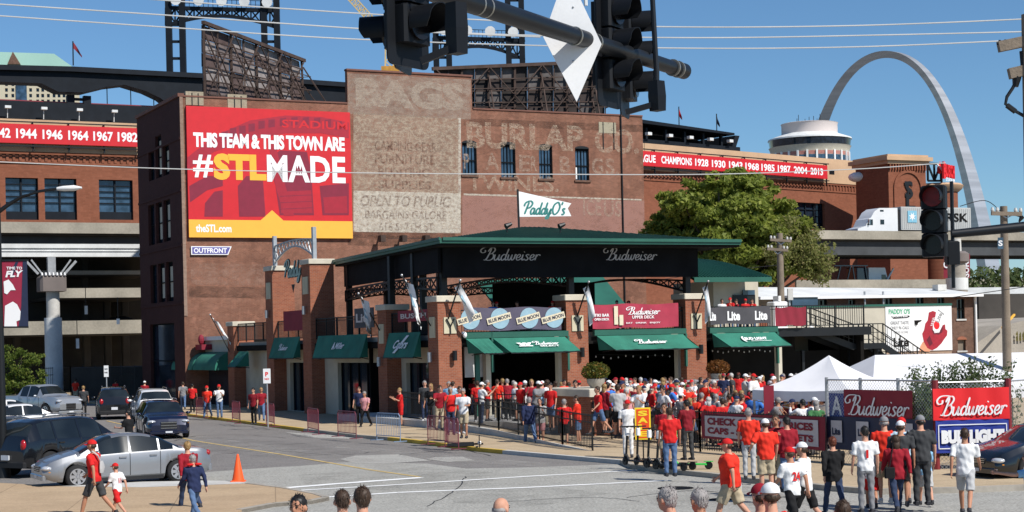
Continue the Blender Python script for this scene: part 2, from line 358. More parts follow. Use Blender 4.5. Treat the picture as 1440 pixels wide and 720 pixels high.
o=sheet('road_intersection',[(-400,730),(60,700),(290,664),(380,657.5),(422,655.5),(485,650),(600,652),(655,659),(740,657.5),(870,653),(1000,673),(1157,688),(1800,690),(2600,1400),(-1500,1400)],.004,M_inter)
for k in ([(478,646),(500,641),(560,639),(606,648),(545,652),(500,652)],[(600,646),(612,643),(650,642.5),(668,648),(630,650)],[(400,608),(470,612),(520,618),(440,616)]):
    sheet('road_patch',k,.008,M_patch)
for pts,wd,m,n in (([(358,690),(470,681),(592,672)],.36,M_line,'white'),([(378,692.5),(560,682),(740,670.5),(897,661.5)],.22,M_line,'white'),([(447,700.5),(560,693),(740,686),(942,676)],.24,M_line,'white'),([(150,592),(273,620),(400,640),(520,661),(590,671)],.14,M_yline,'yellow')):
    o=strip(pts,wd,.012).out('road_marking',m); o['kind']='structure'
curb=[(1900,700),(1440,690),(1363,693),(1230,696),(1157,690),(1110,684),(1055,680),(1000,672.5),(935,666),(888,660),(872,653),(707,638.5),(670,635),(600,625.5),(545,619.5),(500,616),(427,606.7),(391,602),(342,595.5),(264,585.5),(190,574)]
C0=[G(u,v) for u,v in curb]; far=C0[-1]+Vector((-math.sin(R(26)),math.cos(R(26)),0))*90
b=MB(); P=[(p.x,p.y) for p in C0]; n=len(P)
poly=P+[(far.x,far.y),(120,200),(120,30)]
b.slab(poly,-.3,.13); o=b.out('pavement',M_side); o['kind']='structure'
def kerbrun(pts,name,m,w=.18,z=.135):
    b=MB(); P=[G(u,v) for u,v in pts]; N=len(P); L=[];Rr=[]
    for i,p in enumerate(P):
        t=(P[min(i+1,N-1)]-P[max(i-1,0)]).normalized(); nn=Vector((-t.y,t.x,0)); nn=nn if nn.y>0 else -nn
        L.append(p-nn*.01); Rr.append(p+nn*w)
    for i in range(N-1): b.slab([L[i],L[i+1],Rr[i+1],Rr[i]],-.05,z)
    o=b.out(name,m); o['kind']='structure'
kerbrun(curb[:11],'kerb',M_conc); kerbrun([(707,638.5),(670,635),(600,625.5),(545,619.5)],'yellow_kerb',M_yel); kerbrun([(427,606.7),(391,602),(342,595.5),(264,585.5),(190,574)],'yellow_kerb',M_yel)
kerbrun([(545,619.5),(500,616),(427,606.7)],'kerb',M_conc,z=.137); kerbrun([(872,653),(790,646),(707,638.5)],'dropped_kerb',M_concl,z=.132)
# near pavement, bottom left
o=sheet('near_pavement',[(-500,700),(-60,680),(83,688),(200,686),(351,684),(400,690),(447,699),(463,704),(440,709),(387,713),(340,722),(200,800),(-600,900)],.09,M_side2,th=.12)
o=sheet('near_pavement_ramp',[(83,688.5),(200,682),(290,680.5),(330,681),(351,684.5),(200,690)],.094,M_concl)
b=MB(); P=[G(u,v) for u,v in [(351,684),(400,690),(447,699),(463,704),(440,709),(387,713),(340,722)]]
for i in range(len(P)-1):
    t=(P[i+1]-P[i]).normalized(); nn=Vector((t.y,-t.x,0)); b.slab([P[i],P[i+1],P[i+1]+nn*.15,P[i]+nn*.15],-.02,.1)
o=b.out('near_kerb',M_conc); o['kind']='structure'
# tar seals, stains and worn patches
M_tar=mat('black_tar_seal',(.03,.03,.032),.6,.3,2); M_oil=faded('oil_stain',(.04,.038,.035),.42,.75,1.0,.22,seed=40); M_worn=faded('worn_tyre_track',(.42,.40,.37),.42,.66,.8,.45,seed=44)
for k,pts in enumerate(([(880,700),(980,690),(1060,700),(1150,696)],[(300,640),(380,634),(470,640),(540,634)],[(560,640),(640,633),(690,641)],[(700,707),(820,700),(900,705)],[(220,625),(300,611),(400,616)],[(600,712),(640,690),(655,670)])):
    cp=catmull([(u,v,0) for u,v in pts],8); rr=random.Random(k); cp=[(q.x+rr.uniform(-2,2),q.y+rr.uniform(-.5,.5)) for q in cp]; o=strip(cp,.035,.0105).out('tar_seal',M_tar); o['kind']='structure'
for pts in ([(420,668),(560,658),(700,664),(690,682),(540,690),(430,684)],[(900,690),(1040,684),(1180,700),(1100,716),(920,712)],[(250,612),(420,622),(520,640),(380,644),(240,630)],[(620,690),(760,684),(860,694),(760,712),(640,708)]): sheet('road_stain',pts,.009,M_oil)
for pts in ([(200,603),(420,632),(640,662),(600,668),(380,640),(190,608)],[(480,625),(640,642),(860,658),(830,662),(620,648),(470,630)]): sheet('tyre_track',pts,.010,M_worn)
# manhole covers
for u,v,rr in ((950,687,.45),(866,671,.0),(1014,703,.28)):
    if not rr: continue
    p=G(u,v); b=MB(); b.tube([(p.x,p.y,.006),(p.x,p.y,.02)],rr,20); o=b.out('manhole_cover',M_blkm); props(o,'dark round manhole cover in the pale crossing concrete '+('behind the red-shirted walkers' if rr>.4 else 'near the bottom edge'),'manhole')
FP=Fr(AT(619,600,77),26); FW=Fr(AT(262,573,112),26)
# ------------------------------------------------------------------ WAREHOUSE
wh=fthing('brick_warehouse','old red brick warehouse with faded painted advertising and large red billboard','building',FW)
def fz(F,u,v,t=0): return F.fr(u,v,t)
xT0=fz(FW,488,105)[0]; xT1=fz(FW,663,110)[0]; xE=fz(FW,904,200)[0]; z1=20.4; z2=22.7
def hole(F,u0,u1,v0,v1,t=0):
    a=F.fr((u0+u1)/2,(v0+v1)/2,t); x0=F.fr(u0,(v0+v1)/2,t)[0]; x1=F.fr(u1,(v0+v1)/2,t)[0]; zb=F.fr((u0+u1)/2,v1,t)[1]; zt=F.fr((u0+u1)/2,v0,t)[1]; return (x0,x1,zb,zt)
wins=[hole(FW,650,670.5,201,246),hole(FW,704.5,725,203,249.5),hole(FW,758,777,206,251.5),hole(FW,809,828.5,209,253.5)]
b=MB(); b.wall(0,xT0,0,z1,[]); b.wall(xT0,xT1,z1,z2,[]); b.wall(xT0,xE,0,z1,wins)
for x0,x1,z in((xT0,xT1,z2),): b.add([(x0,0,z1),(x0,.4,z1),(x0,.4,z),(x0,0,z)],[(0,3,2,1)]); b.add([(x1,0,z1),(x1,.4,z1),(x1,.4,z),(x1,0,z)],[(0,1,2,3)]); b.add([(x0,.4,z1),(x1,.4,z1),(x1,.4,z),(x0,.4,z)],[(0,3,2,1)])
b.add([(xE,0,0),(xE,11.6,0),(xE,11.6,z1),(xE,0,z1)],[(0,1,2,3)]); b.out('wall',M_brW,wh)
b=MB(); b.box(.05,xE-.05,.4,11.5,z1-.7,z1-.6); b.out('roof',M_blkm,wh)
# dark street side: openings on plane x=0, recessed
ML=Matrix(((0,1,0,0),(-1,0,0,0),(0,0,1,0),(0,0,0,1)))  # wall coords (x,y)->( y , -x ): running along -ey
sh=[]
for u0,u1,v0,v1 in((208,239,190,250),(208,241,284,342),(211,245,370,425),(212,246,455,560)):
    y0,_=FW.sd(u1,(v0+v1)/2); y1,_=FW.sd(u0,(v0+v1)/2); zt=FW.sd((u0+u1)/2,v0)[1]; zb=FW.sd((u0+u1)/2,v1)[1]
    wd=(y1-y0)
    if v0>450: sh.append((-y1,-y0,max(zb,.2),zt)); continue
    for k in range(3): sh.append((-y1+wd*(k/3)+.06*wd/3,-y1+wd*((k+1)/3)-.12*wd/3,zb,zt-(.9 if v0<200 and k!=1 else 0)))
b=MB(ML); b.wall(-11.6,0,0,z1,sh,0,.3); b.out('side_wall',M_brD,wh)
for i,h in enumerate(sh):
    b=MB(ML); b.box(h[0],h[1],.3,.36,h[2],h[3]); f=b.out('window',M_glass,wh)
    b=MB(ML); w_=h[1]-h[0]
    b.box(h[0],h[0]+.07,.2,.31,h[2],h[3]); b.box(h[1]-.07,h[1],.2,.31,h[2],h[3]); b.box(h[0]+.07,h[1]-.07,.2,.31,(h[2]+h[3])/2-.04,(h[2]+h[3])/2+.04); b.box(h[0]+.07,h[1]-.07,.2,.31,h[3]-.08,h[3]); b.out('frame',M_blkm,f)
    if i%3!=0 and i<9:
        b=MB(ML); b.box(h[0]+.1,h[1]-.2,.27,.295,h[2]+.3,h[3]-.3); b.out('blind',M_cream,f)
for zz in (17.6,14.2,10.6,6.8):
    b=MB(ML); b.box(-11.55,-.02,-.06,-.002,zz,zz+.16); b.out('string_course',M_brD,wh)
b=MB(ML); b.box(-11.7,.06,-.12,.3,z1,z1+.22); b.out('coping',mat('terracotta_coping',(.16,.07,.05),.8),wh)
b=MB(); b.box(.1,xT0-.02,-.07,.35,z1,z1+.1); b.box(xT0-.05,xT1+.05,-.08,.42,z2,z2+.12); b.box(xT1+.06,xE,-.07,.35,z1,z1+.1); b.out('coping',mat('terracotta_coping',(.2,.08,.06),.8),wh)
b=MB(); b.box(-.0,.22,-.05,-.002,6,z1); b.out('corner_strip',brick('pale_corner_brick',(.3,.2,.15),(.24,.15,.11),(.3,.25,.2)),wh)
for h in wins:
    b=MB(); b.box(h[0],h[1],.22,.28,h[2],h[3]); f=b.out('window',M_glb,wh)
    b=MB(); xm=(h[0]+h[1])/2; zm=(h[2]+h[3])/2-.1
    b.box(h[0],h[0]+.07,.1,.215,h[2],h[3]); b.box(h[1]-.07,h[1],.1,.215,h[2],h[3]); b.box(h[0]+.07,h[1]-.07,.12,.215,zm-.04,zm+.04); b.box(xm-.025,xm+.025,.14,.215,h[2],h[3]); b.box(xm-.27,xm-.24,.16,.215,h[2],h[3]);b.box(xm+.24,xm+.27,.16,.215,h[2],h[3])
    b.box(h[0]+.07,h[1]-.07,.12,.215,h[3]-.16,h[3]-.02); b.out('frame',M_blkm,f)
    # segmental arch head
    b=MB(); P=[]
    for k in range(9): a=math.pi*k/8; P.append((xm+(h[1]-h[0]+.04)/2*math.cos(a),h[3]-.01+.2*math.sin(a)))
    b.prism(P,-.012,.1); b.out('arch_head',M_blk,f)
    b=MB(); b.box(h[0]-.1,h[1]+.1,-.1,.2,h[2]-.14,h[2]); b.out('sill',M_brT,f)
h=wins[3]; b=MB(); b.box(h[0]+.08,h[0]+.22,.17,.21,h[2]+.1,h[2]+.95); b.out('white_board',M_white,wh)
# pale brick stacks on the parapet
for u0,u1,v0,v1 in((261,286,131,148),(320,347,135,153)):
    q=hole(FW,u0,u1,v0,v1); b=MB(); b.box(q[0],q[1],-.04,.45,q[2]+.0,q[3]+.1); f=b.out('pale_parapet_block',brick('pale_brick_%d'%u0,(.38,.33,.24),(.33,.28,.2),(.3,.27,.2)),wh)
    for uu in (.35,.7): b=MB(); x=q[0]+(q[1]-q[0])*uu; b.box(x-.03,x+.03,-.07,-.04,q[2]-.2,q[3]); b.out('tie_strap',M_blk,wh)
q=hole(FW,848,863,172,210)
for x in(q[0],q[1]): b=MB(); b.box(x-.03,x+.03,-.05,0,q[2],q[3]); b.out('tie_strap',M_blk,wh)
b=MB(); b.box(q[0]-.35,q[1]+.2,-.03,-.002,q[2]+1.2,q[3]+.0); b.out('pale_patch',faded('pale_patch_paint',(.42,.38,.28),.3,.45,maxa=.8),wh)
x=fz(FW,874,240)[0]; b=MB(); b.tube([(x,-.08,6),(x,-.08,z1+.4)],.06,6); b.out('drainpipe',M_blk,wh)
for u in (690,): pass
# lamp brackets under the sign
for u in (533,563,595):
    x,z=fz(FW,u,334); b=MB(); b.box(x-.25,x+.1,-1.0,-.5,z-.35,z+.1); b.bar((x,-.6,z),(x,0,z+.1),.1); b.out('sign_lamp',M_rust,wh)
b=MB(); b.bar((fz(FW,540,336)[0],-.75,fz(FW,540,336)[1]),(fz(FW,640,340)[0],-.75,fz(FW,600,336)[1]),.04); b.out('conduit',M_blk,wh)
M_dst=faded('dark_wall_stain',(.10,.06,.045),.38,.66,.9,.6,seed=51); M_pst=faded('pale_repointing',(.40,.24,.18),.42,.62,1.3,.55,seed=57)
wq=None
# painted wall advertising
M_f1=faded('ghost_paint_cream',(.52,.43,.33),.34,.62,2.6,.66); M_f0=faded('ghost_paint_lower',(.62,.57,.48),.3,.58,3.2,.78,seed=3); M_f2=faded('ghost_letter_cream',(.56,.44,.33),.40,.62,3.0,.56,seed=8)
M_fd=faded('ghost_letter_dark',(.13,.06,.045),.40,.62,3.4,.52,seed=5); M_f3=faded('ghost_letter_dim',(.48,.36,.28),.39,.6,3.2,.6,seed=12); M_f4=faded('grey_wash',(.40,.32,.26),.3,.62,1.6,.65,seed=15); M_f6=faded('ghost_letter_big',(.5,.42,.34),.34,.6,2.5,.55,seed=31)
def wallquad(name,u0,u1,vt0,vt1,vb0,vb1,m,y):
    P=[fz(FW,u0,vb0),fz(FW,u1,vb1),fz(FW,u1,vt1),fz(FW,u0,vt0)]; b=MB(); b.poly([(p[0],y,p[1]) for p in P]); return b.out(name,m,wh)
wallquad('wall_stain',266,375,402,404,418,420,M_dst,-.004); wallquad('wall_stain',489,662,330,334,345,349,M_dst,-.003); wallquad('repointed_patch',268,372,370,372,400,402,M_pst,-.003); wallquad('wall_stain',652,904,166,176,176,186,M_dst,-.003); wallquad('repointed_patch',560,650,340,343,400,402,M_pst,-.003); wallquad('wall_stain',496,640,318,322,334,336,M_dst,-.003)
wallquad('painted_ground',497,645,158,166,325,327,M_f1,-.004); wallquad('painted_ground_lower',497,647,268,272,326,328,M_f0,-.008); wallquad('faded_top_wash',489,662,103,112,160,168,M_f4,-.004)
wallquad('pale_border',644.5,648,166,166,328,328,M_f0,-.012); wallquad('pale_line',652,902,272,280,274.5,282,M_f0,-.004)
M_f5=faded('pinkish_wash',(.42,.23,.19),.2,.5,.8,.6,seed=21); wallquad('pink_wash',650,906,275,283,335,335,M_f5,-.006)
def wtext(s,u0,u1,vt,vb,m,y,bold=.012,shear=0.):
    um=(u0+u1)/2; x0=fz(FW,u0,(vt+vb)/2)[0]; x1=fz(FW,u1,(vt+vb)/2)[0]; zt=fz(FW,um,vt)[1]; zb=fz(FW,um,vb)[1]
    b=MB(); b.geo(textgeo(s,bold,shear),((x0+x1)/2,y,(zt+zb)/2),(x1-x0,0,0),(0,0,zt-zb)); return b.out('painted_lettering',m,wh)
wtext('BAGS',500,652,113,153,M_f6,-.016,.05)
wtext('FULL LINE OF',533,613,182,194,M_f2,-.016); wtext('CAMPING GEAR',527,614,199,213,M_fd,-.016,.02); wtext('FURNITURE',527,612,217,231,M_fd,-.016,.02)
wtext('BUNTING',532,604,236,249,M_fd,-.016,.02); wtext('SUPPLIES',532,606,254,266,M_fd,-.016,.02); wtext('OPEN TO PUBLIC',507,634,275,291,M_fd,-.016,.02,.25); wtext('BARGAINS GALORE',513,628,296,308,M_fd,-.016,.015,.1); wtext('616 S. 7TH ST.',533,612,313,325,M_fd,-.016,.015)
wtext('BURLAP',656,820,174,211,M_f2,-.02,.035); wtext('CO.',836,898,181,216,M_f2,-.02,.035)
for s,u0,u1,vt,vb in(('P',652,660,216,238),('A',682,702,215,239),('P',0,0,0,0),('E',730,745,218,241),('R',746,755,219,241),('B',787,802,220,243),('A',0,0,0,0),('G',832,848,222,245),('S.',851,870,223,246)):
    if u1: wtext(s,u0,u1,vt,vb,M_f3,-.02,.02)
wtext('TWINES.',657,785,247,269,M_f2,-.02,.02); wtext('ICE',820,845,280,303,M_f3,-.02,.02); wtext('US',0+849,874,282,305,M_f3,-.02,.02)
# ------------------------------------------------------------------ red billboard
q0=fz(FW,260.5,150); q1=fz(FW,490.5,158); qb=fz(FW,264,334)[1]; zt=(q0[1]+q1[1])/2; BX0,BX1=q0[0],q1[0]
bb=fthing('red_billboard','huge red and yellow billboard reading THIS TEAM & THIS TOWN ARE on the brick warehouse','billboard',FW)
zy=fz(FW,264,309)[1]
b=MB(); b.box(BX0,BX1,-.22,-.02,qb,zt); b.out('panel',M_red,bb)
b=MB(); b.box(BX0,BX1,-.24,-.222,qb,zy); 
xa=fz(FW,365,305)[0]; xb=fz(FW,397,305)[0]; xm=fz(FW,381,297)[0]; b.prism([(xa,zy),(xb,zy),(xm,fz(FW,381,296)[1])],-.24,-.222); b.out('yellow_band',M_gold,bb)
Mdr=mat('billboard_dark_red',(.21,.012,.035),.6,.08,3); Mmr=mat('billboard_mid_red',(.34,.012,.03),.6,.08,3)
def bbp(pts,m,y=-.226,n='printed_shape'):
    b=MB(); b.poly([(*[0],)*0 or (fz(FW,u,v)[0],y,fz(FW,u,v)[1]) for u,v in pts]); return b.out(n,m,bb)
def arcband(pts_out,pts_in,m,y): return bbp(pts_out+pts_in[::-1],m,y)
arcband([(262,222),(300,192),(350,170),(400,163),(450,165),(489,173)],[(262,240),(300,214),(350,197),(400,188),(450,188),(489,195)],Mmr,-.225)
for k,(u,vv) in enumerate(((310,186),(322,181),(335,178),(348,175),(362,171),(376,169),(392,167),(408,166),(424,166),(440,167),(455,169),(470,172))):
    bbp([(u,vv),(u+9,vv-1),(u+9,vv+10),(u,vv+11)],Mdr,-.228)
b=MB(); xa,za=fz(FW,395,172); xb_,zb_=fz(FW,487,176); b.geo(textgeo('STADIUM',.02),((xa+xb_)/2,-.232,(za+zb_)/2-.1),(xb_-xa,0,0),(0,0,.55)); b.out('printed_lettering',M_red,bb)
for pts in ([(286,305),(287,286),(300,270),(312,268),(312,305)],[(335,305),(333,262),(345,248),(368,248),(372,305)],[(392,303),(386,262),(376,225),(392,212),(430,214),(436,240),(440,303)],[(452,303),(448,262),(489,258),(489,303)],[(265,262),(290,248),(312,248),(312,262),(290,268),(266,285)]): bbp(pts,Mdr,-.227)
for pts in ([(394,300),(392,270),(436,268),(438,300)],[(455,300),(453,278),(486,276),(487,300)]): bbp(pts,Mmr,-.2285)
for k in range(3): bbp([(392,276+k*9),(437,274+k*9),(437,275+k*9),(392,277+k*9)],Mdr,-.23)
bbp([(384,196),(400,262),(412,304),(398,304),(386,262),(376,200)],Mmr,-.229)
M_gl=mat('billboard_gold_letters',(.85,.42,.04),.6,.02,3)
def bbt(s,u0,u1,vt0,vb0,m,bold=.03,sp=1.,y=-.236):
    x0,z_=fz(FW,u0,(vt0+vb0)/2); x1=fz(FW,u1,(vt0+vb0)/2)[0]; um=(u0+u1)/2; a=fz(FW,um,vt0)[1]; c=fz(FW,um,vb0)[1]
    b=MB(); b.geo(textgeo(s,bold,0,sp),((x0+x1)/2,y,(a+c)/2),(x1-x0,0,0),(0,0,a-c)); return b.out('billboard_lettering',m,bb)
bbt('THIS TEAM & THIS TOWN ARE',270.5,483,190,210.5,M_txt,.045,.92)
bbt('#',270,298,218,250,M_txt,.02); bbt('STL',299,373,217,254,M_gl,.055); bbt('MADE',374,484,219.5,257,M_txt,.035,1.06)
bbt('theSTL.com',274,324,316,327,M_txt,.03,y=-.246)
x,z=fz(FW,419,240); b=MB()   # fleur de lis
for dx,a in((-.16,.5),(0,0),(.16,-.5)): b.poly([(x+dx-.07,-.24,z),(x+dx,-.24,z-.3),(x+dx+.07,-.24,z),(x+dx-a*.1,-.24,z+.33)])
b.box(x-.25,x+.25,-.243,-.24,z-.06,z+.02); b.out('fleur_de_lis',Mdr,bb)
of=fthing('advertising_plate','small blue slanted plate with white capitals below the red billboard','sign',FW)
q=hole(FW,268,325,346.5,358.5); b=MB(); b.prism([(q[0],q[2]),(q[1]-.25,q[2]),(q[1],q[3]),(q[0],q[3])],-.15,-.02); b.out('plate',M_white,of)
b=MB(); b.prism([(q[0]+.07,q[2]+.06),(q[1]-.3,q[2]+.06),(q[1]-.1,q[3]-.06),(q[0]+.07,q[3]-.06)],-.16,-.15); b.out('blue_field',mat('sign_blue',(.1,.09,.3),.5),of)
b=MB(); b.geo(textgeo('OUTFRONT',.03),((q[0]+q[1])/2-.08,-.165,(q[2]+q[3])/2),(q[1]-q[0]-.5,0,0),(0,0,.33)); b.out('lettering',M_txt,of)
# ------------------------------------------------------------------ roof-top hoarding backs
def hoard(name,label,C00,C01,C10,C11,nx,ny,pm,brace,extra=0):
    t=thing(name,label,'hoarding',C00); Mx=rel(C00)
    n=(C10-C00).cross(C01-C00).normalized(); n=n if n.y<0 else -n
    def P(a,c,d=0.): return C00.lerp(C10,a).lerp(C01.lerp(C11,a),c)+n*d
    f=P; pm_me={}
    for i in range(nx+1): b=MB(Mx); b.bar(P(i/nx,-.03,.18),P(i/nx,1.02,.18),.09 if i%2 else .16); b.out('post',M_rust,t)
    b=MB(Mx)
    for j in range(ny+1): b.bar(P(0,j/ny,.25),P(1,j/ny,.25),.08)
    b.bar(P(-.02,1.02,.3),P(1.02,1.02,.3),.25); b.out('rail',M_rust,t)
    rnd=random.Random(3)
    for i in range(nx):
        for j in range(ny):
            a0,a1,c0,c1=i/nx+.0008,(i+1)/nx-.0008,j/ny+.002,(j+1)/ny-.002; d=rnd.uniform(-.03,.05); e=rnd.uniform(-.02,.04)
            b=MB(Mx); v=[P(a0,c0,d),P(a1,c0,e),P(a1,c1,d),P(a0,c1,e)]; b.add(v+[q-n*.03 for q in v],[(0,1,2,3),(7,6,5,4),(0,4,5,1),(1,5,6,2),(2,6,7,3),(3,7,4,0)]); b.out('panel',pm[rnd.randrange(len(pm))],t)
    b=MB(Mx)
    for i in range(0,nx+1,brace):
        dn=Vector((0,0,-1))
        b.bar(P(i/nx,.85,.3),P(i/nx,-.05,2.2),.1); b.bar(P(i/nx,.4,.3),P(i/nx,-.05,1.4),.08)
        if i+brace<=nx: b.bar(P(i/nx,.0,.45),P((i+brace)/nx,1,.45),.07); b.bar(P(i/nx,1,.5),P((i+brace)/nx,0,.5),.07)
        b.bar(P(i/nx,0,.3),P(i/nx,0,.3)+dn*2.5,.14); b.bar(P(i/nx,0,2.2),P(i/nx,0,2.2)+dn*2.0,.1)
    for c in (-.03,.3,.62): b.bar(P(0,c,.9),P(1,c,.9),.06); 
    for i in range(nx+1): 
        for c in (-.03,.3,.62): b.bar(P(i/nx,c,.2),P(i/nx,c,.9),.05)
    if extra: b.box(*(0,0,0,0,0,0))
    b.out('brace',M_rust,t); return t
pmA=[mat('weathered_grey_sheet',(.16,.13,.125),.9,.4,1.5),mat('brown_sheet',(.09,.06,.055),.9,.4,1.5),mat('pale_grey_sheet',(.26,.23,.22),.9,.3,1.5)]
pmB=[mat('dark_sheet',(.022,.018,.017),.9,.4,1.5),mat('dark_brown_sheet',(.04,.03,.028),.9,.4,1.5),mat('grey_ribbed_sheet',(.10,.09,.088),.85,.5,1.2)]
hoard('hoarding_frame','rusty trussed back of a tilted hoarding above the red billboard',AT(285,133,119),AT(283,35,119),AT(424,146,137),AT(421,86,137),8,5,pmA,2)
hoard('hoarding_frame','wide dark grid-framed back of a hoarding on the warehouse roof beside the white diamond',AT(611,176,127),AT(611,99,127),AT(850,180,131),AT(850,89,131),13,5,pmB,4)
# ------------------------------------------------------------------ STADIUM
FS=Fr(AT(0,400,200),27); 
sx1=FS.fr(905,240)[0]; FS2=Fr(FS.pt(sx1,0),41)
st=fthing('baseball_stadium','red brick ballpark with beige band, pennant year signs and black steel canopies','stadium',FS)
def T2(): # FS2 coords into FS coords
    d=FS2.a-FS.a; p=FS.loc(FS2.o); return Matrix.Translation((p.x,p.y,0))@Matrix.Rotation(d,4,'Z')
T2M=T2()
H1=[hole(FS,8,54,250,309),hole(FS,63,108,251,309),hole(FS,139.5,187,253,309)]
x2e=FS2.fr(1212,260)[0]; 
H2=[hole(FS2,1112,1160,285,322)]
b=MB(); b.wall(-30,sx1,0,27.4,H1,0,.8); b.M=T2M; b.wall(0,x2e,0,27.4,H2,0,.8); b.out('wall',M_brS,st)
b=MB(); b.wall(-30,sx1,27.6,31.4,[],-.3); b.add([(-30,-.3,31.4),(sx1,-.3,31.4),(sx1,6,31.4),(-30,6,31.4)],[(0,1,2,3)]); b.add([(-30,-.3,27.6),(sx1,-.3,27.6),(sx1,0,27.6),(-30,0,27.6)],[(0,3,2,1)])
b.M=T2M; x2b=FS2.fr(1203,240)[0]; b.box(0,x2b,-.3,6,27.6,31.4); b.out('stone_band',M_beige,st)
b=MB(); b.box(-30,sx1,-.12,.1,26.2,26.45); b.box(-30,sx1,-.2,.1,27.3,27.6); b.M=T2M; b.box(0,x2e,-.12,.1,26.2,26.45); b.box(0,x2e,-.2,.1,27.3,27.6); b.out('cornice',M_brS,st)
b=MB()
for x in [i*.75-29 for i in range(int((sx1+29)/.75))]: b.box(x,x+.3,-.14,.02,26.5,27.3)
b.M=T2M
for x in [i*.75+.2 for i in range(int(x2e/.75))]: b.box(x,x+.3,-.14,.02,26.5,27.3)
o=b.out('dentil_course',M_brS,st); o['kind']='stuff'
for i,h in enumerate(H1+H2):
    b=MB(); b.M=T2M if i==3 else None; b.box(h[0],h[1],.7,.78,h[2],h[3]); f=b.out('window',M_glb if i<3 else M_glass,st)
    b=MB(); b.M=T2M if i==3 else None
    for k in range(3 if i!=3 else 5): x=h[0]+(h[1]-h[0])*k/(2 if i!=3 else 4); b.box(x-.09,x+.09,.45,.69,h[2],h[3])
    for k in range(5): z=h[2]+(h[3]-h[2])*(.42+.145*k if i<3 else k/4); b.box(h[0],h[1],.5,.685,z-.05,z+.05)
    if i<3: b.box(h[0],h[1],.4,.69,h[2],h[2]+(h[3]-h[2])*.2)
    b.out('frame',M_navy,f)
# year signs
def yearsign(F,u0,u1,vt0,vt1,vb0,vb1,M,words,label,last):
    a=F.fr(u0,vt0); c=F.fr(u1,vt1); d=F.fr(u0,vb0); e=F.fr(u1,vb1); zt=(a[1]+c[1])/2; zb=(d[1]+e[1])/2
    t=fthing('year_sign',label,'sign',F)
    b=MB(); b.box(a[0],c[0],-1.1,-.9,zb,zt); b.out('board',M_red,t)
    b=MB(); n=int((c[0]-a[0])/5)+1
    for zz in(zt+.25,zb-.3): b.bar((a[0]-.3,-1.15,zz),(c[0]+.3,-1.15,zz),.14)
    for i in range(n+1): x=a[0]+(c[0]-a[0])*i/n; b.bar((x,-.88,zb-.9),(x,-.88,zt+.3),.16); b.bar((x,-.9,zt+.2),(x,-.3,zt+.2),.1); b.bar((x,-.9,zb-.4),(x,-.3,zb-.4),.1)
    b.out('frame',M_blk,t)
    for s,x0,x1 in words:
        p=F.fr(x0,(vt0+vb0)/2)[0]; q=F.fr(x1,(vt0+vb0)/2)[0]; b=MB(); b.geo(textgeo(s,.03),((p+q)/2,-1.105-.01,(zt+zb)/2),(q-p,0,0),(0,0,(zt-zb)*.52)); b.out('lettering',M_txt,t)
yearsign(FS,-60,192,171,183.5,200,208,None,[('1934',-52,-28),('1942',-16,12),('1944',20,49),('1946',57,85),('1964',93,121),('1967',128,155.5),('1982',162,190)],'long red sign of white pennant years on the stadium left of the warehouse',0)
yearsign(FS2,880,1155.5,215,231,236,249.5,None,[('LEAGUE',884,914),('CHAMPIONS',922,965),('1928',969.5,988),('1930',993,1012),('1943',1017,1036),('1968',1040,1059),('1985',1062.5,1081),('1987',1085.5,1103.5),('2004',1108,1127),('2013',1131.5,1149)],'long red sign reading LEAGUE CHAMPIONS with years on the stadium right of the warehouse',1)
b=MB(T2M); q=hole(FS2,1164,1171,240,245.5); b.box(q[0],q[1],-.34,-.3,q[2],q[3]); b.out('vent',M_blkm,st)
# upper deck: parapet rail, seats, canopies
b=MB(); b.box(-30,sx1-5,1.5,8,31.4,33.8); b.out('upper_deck_wall',M_navy,st)
for k in range(3):
    b=MB(); b.box(-30,sx1-5,5+k*1.2,6.0+k*1.2,33.7+k*.36,34.05+k*.36); b.out('seat_row',mat('seat_red',(.2,.02,.03),.6),st)
for i in range(22): x=-28+i*4.2; b=MB(); b.bar((x,.6,31.6),(x,.4,33.0),.08); b.box(x-.35,x+.35,.0,.5,32.7,33.0); b.out('flood_light',M_dirtyw,st)
sxc=FS.fr(300,110)[0]
b=MB(); cols=[FS.fr(u,130,10)[0] for u in(-60,92,115,237,257,330,440,560)]
CP=[FS.fr(u,v,6) for u,v in((-60,89.5),(0,92),(100,94.5),(283,104),(420,112),(560,122),(560,160),(300,152),(250,149),(236,146),(226,138),(205,128),(175,119),(150,122),(118,130),(82,129),(58,117),(0,115),(-60,113))]
b.prism([(p[0],p[1]) for p in CP],6,8.5); b.out('canopy_truss',M_navy,st); b=MB(); b.prism([(p[0],p[1]+.01) for p in CP[:6]]+[(p[0],p[1]-.6) for p in CP[5::-1]],5.4,12); b.out('canopy',M_navy,st)
for x in cols: b=MB(); b.box(x-.45,x+.45,7,7.8,33.8,35.6); b.out('canopy_post',M_navy,st)
for i in (1,3):
    for z_ in (34.5,35.9): b=MB(); b.box(cols[i]+.46,cols[i+1]-.46,7.1,7.6,z_-.9,z_-.6); b.out('canopy_rung',M_navy,st)
for u in(145,178,210): b=MB(); x=FS.fr(u,130,10)[0]; b.bar((x,8,33.8),(x,8,38.2),.1); b.out('netting_mast',M_blk,st)
b=MB(T2M); xa=FS2.fr(1034,200,3)[0]
v_=[(-14,2,36.9),(xa,3,36.0),(xa,3,33.2),(xa-1,3,31.5),(-14,3,31.5)]
